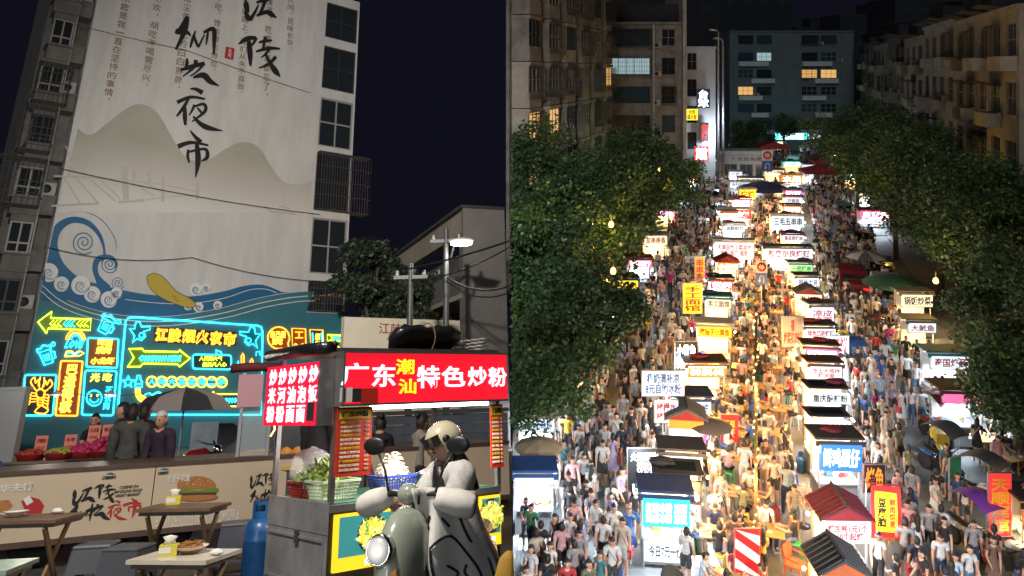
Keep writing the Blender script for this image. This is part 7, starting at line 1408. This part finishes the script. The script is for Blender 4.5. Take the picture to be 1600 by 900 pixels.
def make_walker(x, y, z, rz, k, verb, group, s):
    for q in range(80):
        T, B = pick(TOPS), pick(BOTS); dress = k in ('f_skirt', 'f_dress'); ref = near_stall(x, y)
        gar = {'f_skirt': 'long dress', 'f_dress': 'short dress'}.get(k, 't-shirt'); low = '' if dress else ' and %s %s' % (B[0], 'trousers' if k.endswith('long') or k == 'm_cook' else 'shorts')
        hair = {'f_stand': 'long-haired person', 'f_walk': 'long-haired person', 'f_dress': 'long-haired person', 'f_skirt': 'person', 'f_walk_long': 'ponytailed person', 'f_sit': 'person with hair bun'}.get(k, 'person')
        lab = '%s in %s %s%s %s near %s' % (hair, T[0], gar, low, verb, ref)
        if len(lab.split()) > 16: lab = ' '.join(lab.split()[:16])
        if lab not in LABS: break
    LABS.add(lab); o = person(k, (x, y, z), rz, lab, T[1], B[1], RF, s, group, skirtc=T[1])
    if 'sit' not in k and k != 'm_cook' and rc.random() < .35: bo = obj('shoulder_bag', BAGM, o); bo['bag_colour'] = rc.choice(((.02, .02, .02), (.25, .16, .08), (.5, .48, .42), (.3, .03, .03), (.05, .08, .2), (.45, .3, .3)))
    return o
G_D, G_L, G_R, G_V = 'diners in the middle strip', 'shoppers in the left lane', 'shoppers in the right lane', 'vendors behind the stalls'
# vendors
for x, y, r, d in list(STALLS):
    if y < 75 and rc.random() < .75: walker(x+rc.uniform(-.4, .4), y+.95, rc.uniform(-.4, .4), ['m_cook', 'f_stand', 'm_stand'], 'serving', G_V)
# dining tables and seated people
tabs = []
Y = 20.6
while Y < 70:
    for lat in ((-1.95, -.55) if rc.random() < .8 else (-1.3,)):
        p = st(lat+rc.uniform(-.15, .15), Y+rc.uniform(-.2, .3))
        if p.x > .6 and free(p.x, p.y, .3): tabs.append((p.x, p.y, 0 if lat < -1 else 1)); OCC.append((p.x, p.y, .42))
    Y += 2.05
seats = 0
ORD = 'first second third fourth fifth sixth seventh eighth ninth tenth eleventh twelfth thirteenth fourteenth fifteenth sixteenth seventeenth eighteenth nineteenth twentieth twenty-first twenty-second twenty-third twenty-fourth twenty-fifth twenty-sixth twenty-seventh twenty-eighth'.split(); cnt = [0, 0]
for x, y, fl_ in tabs:
    rz = -.35+rc.uniform(-.15, .15); od, sf = ORD[cnt[fl_]], ('left file', 'right file')[fl_]; cnt[fl_] += 1; put(PTB, 0, (x, y, 0), rz, 'golden dining table with dishes, %s from the striped board in the %s' % (od, sf), 'dining tables in the middle strip')
    for k, (dx, dy, a) in enumerate(((-.78, .0, PI/2), (.78, .05, -PI/2), (0, .62, 0), (0, -.62, PI))):
        if rc.random() < .86:
            q = Matrix.Rotation(rz, 3, 'Z') @ Vector((dx+rc.uniform(-.08, .08), dy+rc.uniform(-.06, .06), 0)); X, Yy = x+q.x, y+q.y; cn, cc = rc.choice(SCOL)
            o = put(PST, 1, (X, Yy, 0), rz+rc.uniform(-.4, .4), '%s plastic stool on the %s side of the %s table, %s' % (cn, ('left', 'right', 'far', 'near')[k], od, sf), 'plastic stools in the middle strip')
            for ch in o.children: ch['stool_colour'] = cc
            walker(X, Yy, rz+a+rc.uniform(-.3, .3), ['m_sit', 'm_sit_long', 'f_sit', 'm_sit'], 'seated', G_D, .97); seats += 1
# a few tables at the right edge
for px, py, wh in ((1545, 715, 'behind the wooden roofed stall'), (1585, 745, 'nearest the red hotel sign'), (1560, 690, 'in the middle of the right group'), (1530, 655, 'farthest under the low tree'), (1598, 700, 'at the right picture edge'), (1450, 600, 'before the rice dish stall')):
    p = rp(px, py); put(PTB, 0, p, rc.uniform(-.4, .4), 'roadside table with dishes '+wh, 'roadside tables on the right'); OCC.append((p.x, p.y, .5))
    for k in range(3):
        a = rc.uniform(0, 6.3); X, Yy = p.x+.75*math.cos(a), p.y+.7*math.sin(a); cn, cc = rc.choice(SCOL); o = put(PST, 1, (X, Yy, 0), a, '%s plastic stool, %s one at the table %s' % (cn, ORD[k], wh), 'plastic stools on the right')
        for ch in o.children: ch['stool_colour'] = cc
        walker(X, Yy, a-PI/2, ['m_sit', 'f_sit', 'm_sit_long'], 'seated', 'diners on the right', .97)
# ---- vehicles
def car(label, px, py, rz, paint_, van=False, tail=None):
    p = rp(px, py); t = thing('parked_car', label, 'car', p, rz, RF, 'cars parked in the street'); W, L_, hgt = .88, 2.15, (1.85 if van else 1.48); OCC.append((p.x, p.y+2, 1.6))
    prof = [(-L_, .35), (-L_-.02, .75), (-L_+.1, .95), (-1.15, 1.02), (-.45, hgt-.05), (-.2, hgt), (1.3, hgt), (1.75, hgt-.15), (L_, 1.05), (L_+.02, .5), (L_-.05, .35)] if not van else [(-L_, .35), (-L_-.02, .8), (-1.6, 1.1), (-1.1, hgt-.1), (-.8, hgt), (L_-.1, hgt), (L_, hgt-.2), (L_+.02, .5), (L_, .35)]
    b = MB(); n = len(prof); rings = []
    for x, k in ((-W, .94), (-W*.97, 1.0), (W*.97, 1.0), (W, .94)): rings.append([(x*(1 if z < 1.0 else .88), y, .35+(z-.35)*k) for y, z in prof])
    b.loft(rings, smooth=False); b.out('body', paint_, t)
    for s in (1, -1):
        q = [(-.95, 1.03), (-.42, hgt-.12), (1.3, hgt-.12), (1.65, 1.05)] if not van else [(-1.25, 1.15), (-.95, hgt-.15), (1.6, hgt-.15), (1.6, 1.15)]
        MB().add([(s*(.885*W+.022 if z > 1.08 else W*.97+.012), y, z) for y, z in q], [(0, 1, 2, 3)]).out('side_window', M_glassd, t)
        for y in (-1.35, 1.35): wv = MB().lathe([(.18, -.1), (.30, -.1), (.32, -.05), (.32, .05), (.30, .1), (.18, .1)], n=16, M=Matrix.Translation((s*(W-.06), y, .32)) @ Matrix.Rotation(PI/2, 4, 'Y')).out('wheel', M_tyre, t); MB().lathe([(0, .0), (.18, .02)], n=10, M=Matrix.Translation((s*(W+.04), y, .32)) @ Matrix.Rotation(s*PI/2, 4, 'Y')).out('rim', M_chrome, wv)
        MB().bb(s*W*.6, s*W*.9, -L_-.05, -L_, .66, .80).out('tail_light', glow('tail_light_red', (1, .03, .02), 1.5), t)
    yb0, yb1, z0, z1 = (-1.12, -.52, 1.06, hgt-.12) if not van else (-1.55, -1.16, 1.17, hgt-.16)
    MB().add([(-W*.72, yb0-.015, z0), (W*.72, yb0-.015, z0), (W*.68, yb1-.02, z1), (-W*.68, yb1-.02, z1)], [(0, 1, 2, 3)]).out('rear_window', M_glassd, t)
    if tail: MB().bb(-W*.8, W*.8, -L_-.06, -L_-.02, .55, 1.0).out('tail_panel', tail, t); text('四川 炸酥肉', W*1.2, .2, M_swht, t, (0, -L_-.068, .8))
    return t
Pw, Pb, Ps, Pr_ = mat('car_white', (.6, .6, .6), .25, coat=.6), mat('car_black', (.012, .012, .014), .2, coat=.8), mat('car_silver_blue', (.22, .32, .36), .25, .4, coat=.6), mat('car_dark_red', (.20, .012, .015), .25, coat=.6)
for a in (('white van with an orange painted tail parked on the right', 1388, 488, -SA, Pw, True, K['orange']), ('dark hatchback behind the orange tailed van', 1376, 440, -SA, Pb), ('black car with tinted rear window up the right lane', 1345, 392, -SA, Pb), ('silver blue car near the red tents', 1318, 340, -SA, Ps), ('black car at the far left kerb', 1112, 318, -SA, Pb), ('second black car by the far left kerb', 1124, 345, -SA, Pb), ('dark red small car in the right lane', 1330, 455, -SA, Pr_), ('white car beyond the warning triangle', 1030, 400, -SA, Pw)): car(*a)
M_sw = mat('scooter_white', (.55, .55, .56), .25, coat=.5); M_spur = mat('scooter_purple_shade', (.20, .05, .36), .6, noise=.2, nscale=6); M_sbl = mat('scooter_blue', (.03, .12, .35), .25, coat=.5); M_sye = mat('scooter_yellow', (.55, .36, .03), .3, coat=.4)
def shade(t, m):
    b = MB(); n = 8; b.add([(x, -.75+1.25*j/n, 1.55+.38*math.sin(PI*(.12+.76*j/n))-.25*x*x) for j in range(n+1) for x in (-.42, -.2, 0, .2, .42)], [(j*5+i, j*5+i+1, (j+1)*5+i+1, (j+1)*5+i) for j in range(n) for i in range(4)], 0, True); b.out('sunshade', m, t); MB().tube([(0, -.4, .95), (0, -.7, 1.3), (0, -.72, 1.7)], .015, 6).out('shade_post', M_alu, t); MB().add([(-.35, -.74, 1.0), (.35, -.74, 1.0), (.40, -.75, 1.68), (-.40, -.75, 1.68)], [(0, 1, 2, 3)]).out('windscreen', M_gl, t)
SCO = [('white scooter with purple sunshade parked at the lower right', 1518, 868, .35, M_sw, M_spur), ('white scooter nearest the lower right corner', 1572, 895, .8, M_sw, None), ('blue scooter parked beside the right tables', 1470, 745, .4, M_sbl, K['grey']), ('scooter with dark sunshade before the sausage stall', 1462, 690, .2, M_mred, K['wine']), ('delivery scooter with yellow box in the right lane', 1462, 715, 2.9, M_sye, None), ('scooter with blue hooded sunshade among the crowd', 1330, 590, .1, M_sw, K['blue']), ('dark scooter by the navy canopy at the left edge', 838, 812, .5, M_sbl, None), ('white scooter behind the green chalk menu', 1530, 800, .6, M_sw, K['grey']), ('scooter standing near the flatbread stall', 1342, 560, .2, M_sbl, None), ('red scooter parked near the green umbrella', 1368, 520, .3, M_mred, None), ('dark scooter parked up the right lane', 1322, 500, .2, M_sbl, None), ('white scooter by the wooden roofed stall', 1452, 660, .5, M_sw, None)]
for lab, px, py, rz, m, shd in SCO:
    p = rp(px, py); t = motorcycle(lab, p, rz, m, RF, 'scooters parked in the street', GOODS[1] if 'yellow box' in lab else None, 'motor_scooter'); OCC.append((p.x, p.y, .6))
    if shd: shade(t, shd)
p = rp(984, 790); t = motorcycle('moving scooter with lit headlight in the left lane', p, .2, M_sbl, RF, 'scooters parked in the street', None, 'motor_scooter'); MB().ball((0, -.6, .92), .07, 10, 8).out('headlight_beam', glow('scooter_headlight', (1, 1, 1), 12), t); person('m_sit_long', (p.x, p.y+.15, .32), .2, 'rider in olive top on the moving scooter in the left lane', (.14, .14, .06), (.02, .02, .02), RF, .97); OCC.append((p.x, p.y, .8))
p = rp(1318, 560); person('m_sit_long', (p.x, p.y, .25), PI, 'rider in yellow jersey and helmet seen from behind in the right lane', (.6, .5, .03), (.02, .02, .02), RF, 1.0); motorcycle('scooter under the yellow jersey rider', (p.x, p.y-.1, 0), PI, M_sbl, RF, None, None, 'motor_scooter'); OCC.append((p.x, p.y, .6))
# boxes, coolers and chairs of the dining strip
def prop(name, label, px, py, build, rz=0.0): p = rp(px, py); t = thing(name, label, name.replace('_', ' '), p, rz, RF); build(t); OCC.append((p.x, p.y, .3))
def cooler(t): MB().bb(-.3, .3, -.2, .2, 0, .32).out('body', GOODS[5], t); MB().bb(-.31, .31, -.21, .21, .32, .40).out('lid', M_swht, t); MB().tube([(-.3, 0, .34), (-.3, -.24, .42), (.3, -.24, .42), (.3, 0, .34)], .012, 6).out('handle', M_swht, t)
prop('cooler_box', 'blue cooler box with white lid beside the golden bulb pole', 1200, 845, cooler)
def chair(t):
    m = cloth('orange_chair_plastic', (.6, .08, .02)); MB().bb(-.24, .24, -.22, .22, .40, .44).out('seat', m, t); MB().box((0, .24, .66), (.46, .03, .46), rx=-.15).out('backrest', m, t)
    for sx in (-1, 1):
        for sy in (-1, 1): MB().bar((sx*.2, sy*.2, .40), (sx*.24, sy*.24, 0), .035).out('leg', m, t)
        MB().bar((sx*.24, -.2, .62), (sx*.24, .22, .64), .04).out('armrest', m, t)
prop('plastic_armchair', 'bright orange plastic armchair beside the oyster stall', 1243, 905, chair, .8)
def fan(t):
    MB().lathe([(.2, 0), (.2, .03), (.03, .05)], n=16).out('base', M_blk, t); MB().cyl((0, 0, .03), (0, 0, .95), .02, n=8).out('stem', M_alu, t); c = Matrix.Translation((0, -.05, 1.1)) @ Matrix.Rotation(PI/2, 4, 'X')
    for k in range(5): MB().box((0, .13, 0), (.12, .2, .01), M=c @ Matrix.Rotation(k*2*PI/5, 4, 'Z')).out('blade', M_porc, t)
    for r_ in (.08, .16, .24, .30): MB().tube([c @ Vector((r_*math.cos(a*PI/10), r_*math.sin(a*PI/10), .06)) for a in range(20)], .006, 4, closed=True).out('guard_ring', M_alu, t)
    MB().ball((0, -.02, 1.1), (.07, .09, .07), 10, 8).out('motor', M_alu, t)
prop('standing_fan', 'round standing fan beside the squid stall', 1116, 840, fan, .1); prop('standing_fan', 'round standing fan by the oyster stall', 1256, 822, fan, -.2)
def cbox(t): MB().bb(-.35, .35, -.22, .22, 0, .42).out('body', M_swht, t); MB().bb(-.36, .36, -.23, .23, .42, .50).out('lid', M_porc, t)
prop('foam_box', 'white foam box at the bottom of the dining strip', 1102, 905, cbox); prop('foam_box', 'second white foam box behind the first', 1128, 880, cbox, .2)
gbp = [o for o in COL.objects if o.name.startswith('gas_bottle')][0]
for x, y, r, d in [q for q in STALLS if q[1] < 60][::3]:
    sgn = 1 if x-SD*y < -1 else -1; X, Yy = x+sgn*(r+.12), y+.25
    if abs(x-SD*y) < 5 and X > .5: c = copy_tree(gbp); c.matrix_world = Matrix.Translation((X, Yy, 0)); tag(c, 'blue gas bottle beside '+' '.join(d.split()[:9]).rstrip(','), None, 'gas bottles of the stalls'); OCC.append((X, Yy, .2))
# ---- shoppers
def fill(lat0, lat1, Ya, Yb, n, kinds, group, toward, rad=.23, cond=None):
    k = 0
    for _ in range(n*14):
        if k >= n: break
        Yv = Ya+(Yb-Ya)*rc.random()**1.15; p = st(rc.uniform(lat0, lat1), Yv)
        if p.x < .35 or not free(p.x, p.y, rad) or (cond and not cond(p)): continue
        tw = rc.random() < toward; rz = (0 if tw else PI)-SA*.6+rc.gauss(0, .35); walker(p.x, p.y, rz, kinds, 'walking toward camera' if tw else 'walking away', group); k += 1
    return k
KS = ['m_walk', 'm_walk', 'm_walk_long', 'm_stand', 'm_phone', 'f_walk', 'f_stand', 'f_walk_long', 'f_skirt', 'f_dress', 'f_walk']
n1 = fill(-9.2, -4.4, 19.6, 30, 84, KS, G_L, .68); n2 = fill(-9.4, -4.4, 30, 62, 190, KS, G_L, .6)
n3 = fill(2.4, 6.2, 19.8, 30, 44, KS, G_R, .45); n4 = fill(2.2, 6.6, 30, 62, 150, KS, G_R, .4)
n5 = fill(-2.9, .6, 21, 62, 60, ['m_stand', 'm_phone', 'f_stand', 'm_cook'], G_D, .5)
n6 = fill(6.0, 9.0, 24, 34, 8, KS, 'shoppers on the right pavement', .5)
# ---- the nearest shoppers are people of their own, everyone farther off is one mass
WALK.sort(key=lambda q: q[1])
NP = 286
for q in WALK[:NP]: make_walker(*q)
LK = dict(lev=1, face=False, fine=False)
person_template('low_a', W1, ((-20, 18, 6), (20, 22, 6)), **LK); person_template('low_b', W2, ((10, 40, 6), (-10, 22, 6)), trouser=True, slim=.9, hair='long', **LK); person_template('low_c', ((2, 0), (-3, 2)), ((18, 70, 6), (6, 14, 8)), **LK); person_template('low_sit', ((84, 84), (80, 78)), ((30, 55, 8), (38, 60, 8)), lean=8, knee_out=.06, **LK)
low = {}
for k in ('low_a', 'low_b', 'low_c', 'low_sit'):
    body, hm_, _, _, _ = PT[k]; vs_ = [v.co.copy() for v in body.vertices]; fs_ = [(list(p.vertices), p.material_index) for p in body.polygons]; n0 = len(vs_); vs_ += [v.co.copy() for v in hm_.vertices]; fs_ += [([i+n0 for i in p.vertices], 4) for p in hm_.polygons]; low[k] = (vs_, fs_)
cm = [M_skin, M_shoe, M_hair]+[mat('crowd_top_'+t[0].replace(' ', '_'), t[1], .85) for t in TOPS]+[mat('crowd_bottom_'+t[0].replace(' ', '_'), t[1], .85) for t in BOTS]
b = MB(); NT = len(TOPS)
def crowd_add(x, y, z, rz, key, s):
    vs_, fs_ = low[key]; ti = 3+TOPS.index(pick(TOPS)); bi = 3+NT+BOTS.index(pick(BOTS)); mp = {0: 0, 1: ti, 2: bi, 3: 1, 4: 2, 5: 2, 6: 0}
    M = Matrix.Translation((x, y, z)) @ Matrix.Rotation(rz, 4, 'Z') @ Matrix.Scale(s, 4); base = len(b.v); b.v += [M @ v for v in vs_]
    for f_, mi in fs_: b.f.append([base+i for i in f_]); b.m.append(mp[mi]); b.sm.append(True)
for x, y, z, rz, k, verb, group, s in WALK[NP:]: crowd_add(x, y, z, rz, 'low_sit' if 'sit' in k else rc.choice(('low_a', 'low_b', 'low_c')), s)
def far(lat0, lat1, Ya, Yb, n):
    for _ in range(n):
        Yv = Ya+(Yb-Ya)*rc.random()**1.3; p = st(rc.uniform(lat0, lat1), Yv)
        if any((p.x-a)**2+(p.y-c)**2 < (r_+.2)**2 for a, c, r_, _d in STALLS): continue
        crowd_add(p.x, p.y, 0, rc.choice((0, PI))+rc.gauss(0, .4), rc.choice(('low_a', 'low_b', 'low_c')), rc.uniform(.92, 1.04))
far(-9.8, -4.6, 60, 150, 380); far(-2.6, .4, 60, 150, 190); far(2.3, 7.0, 60, 150, 300)
o = b.out('crowd', cm); tag(o, 'dense far crowd filling the market street', 'crowd', kind='stuff')
print('PEOPLE', n1, n2, n3, n4, n5, n6, 'seated', seats, len(WALK))
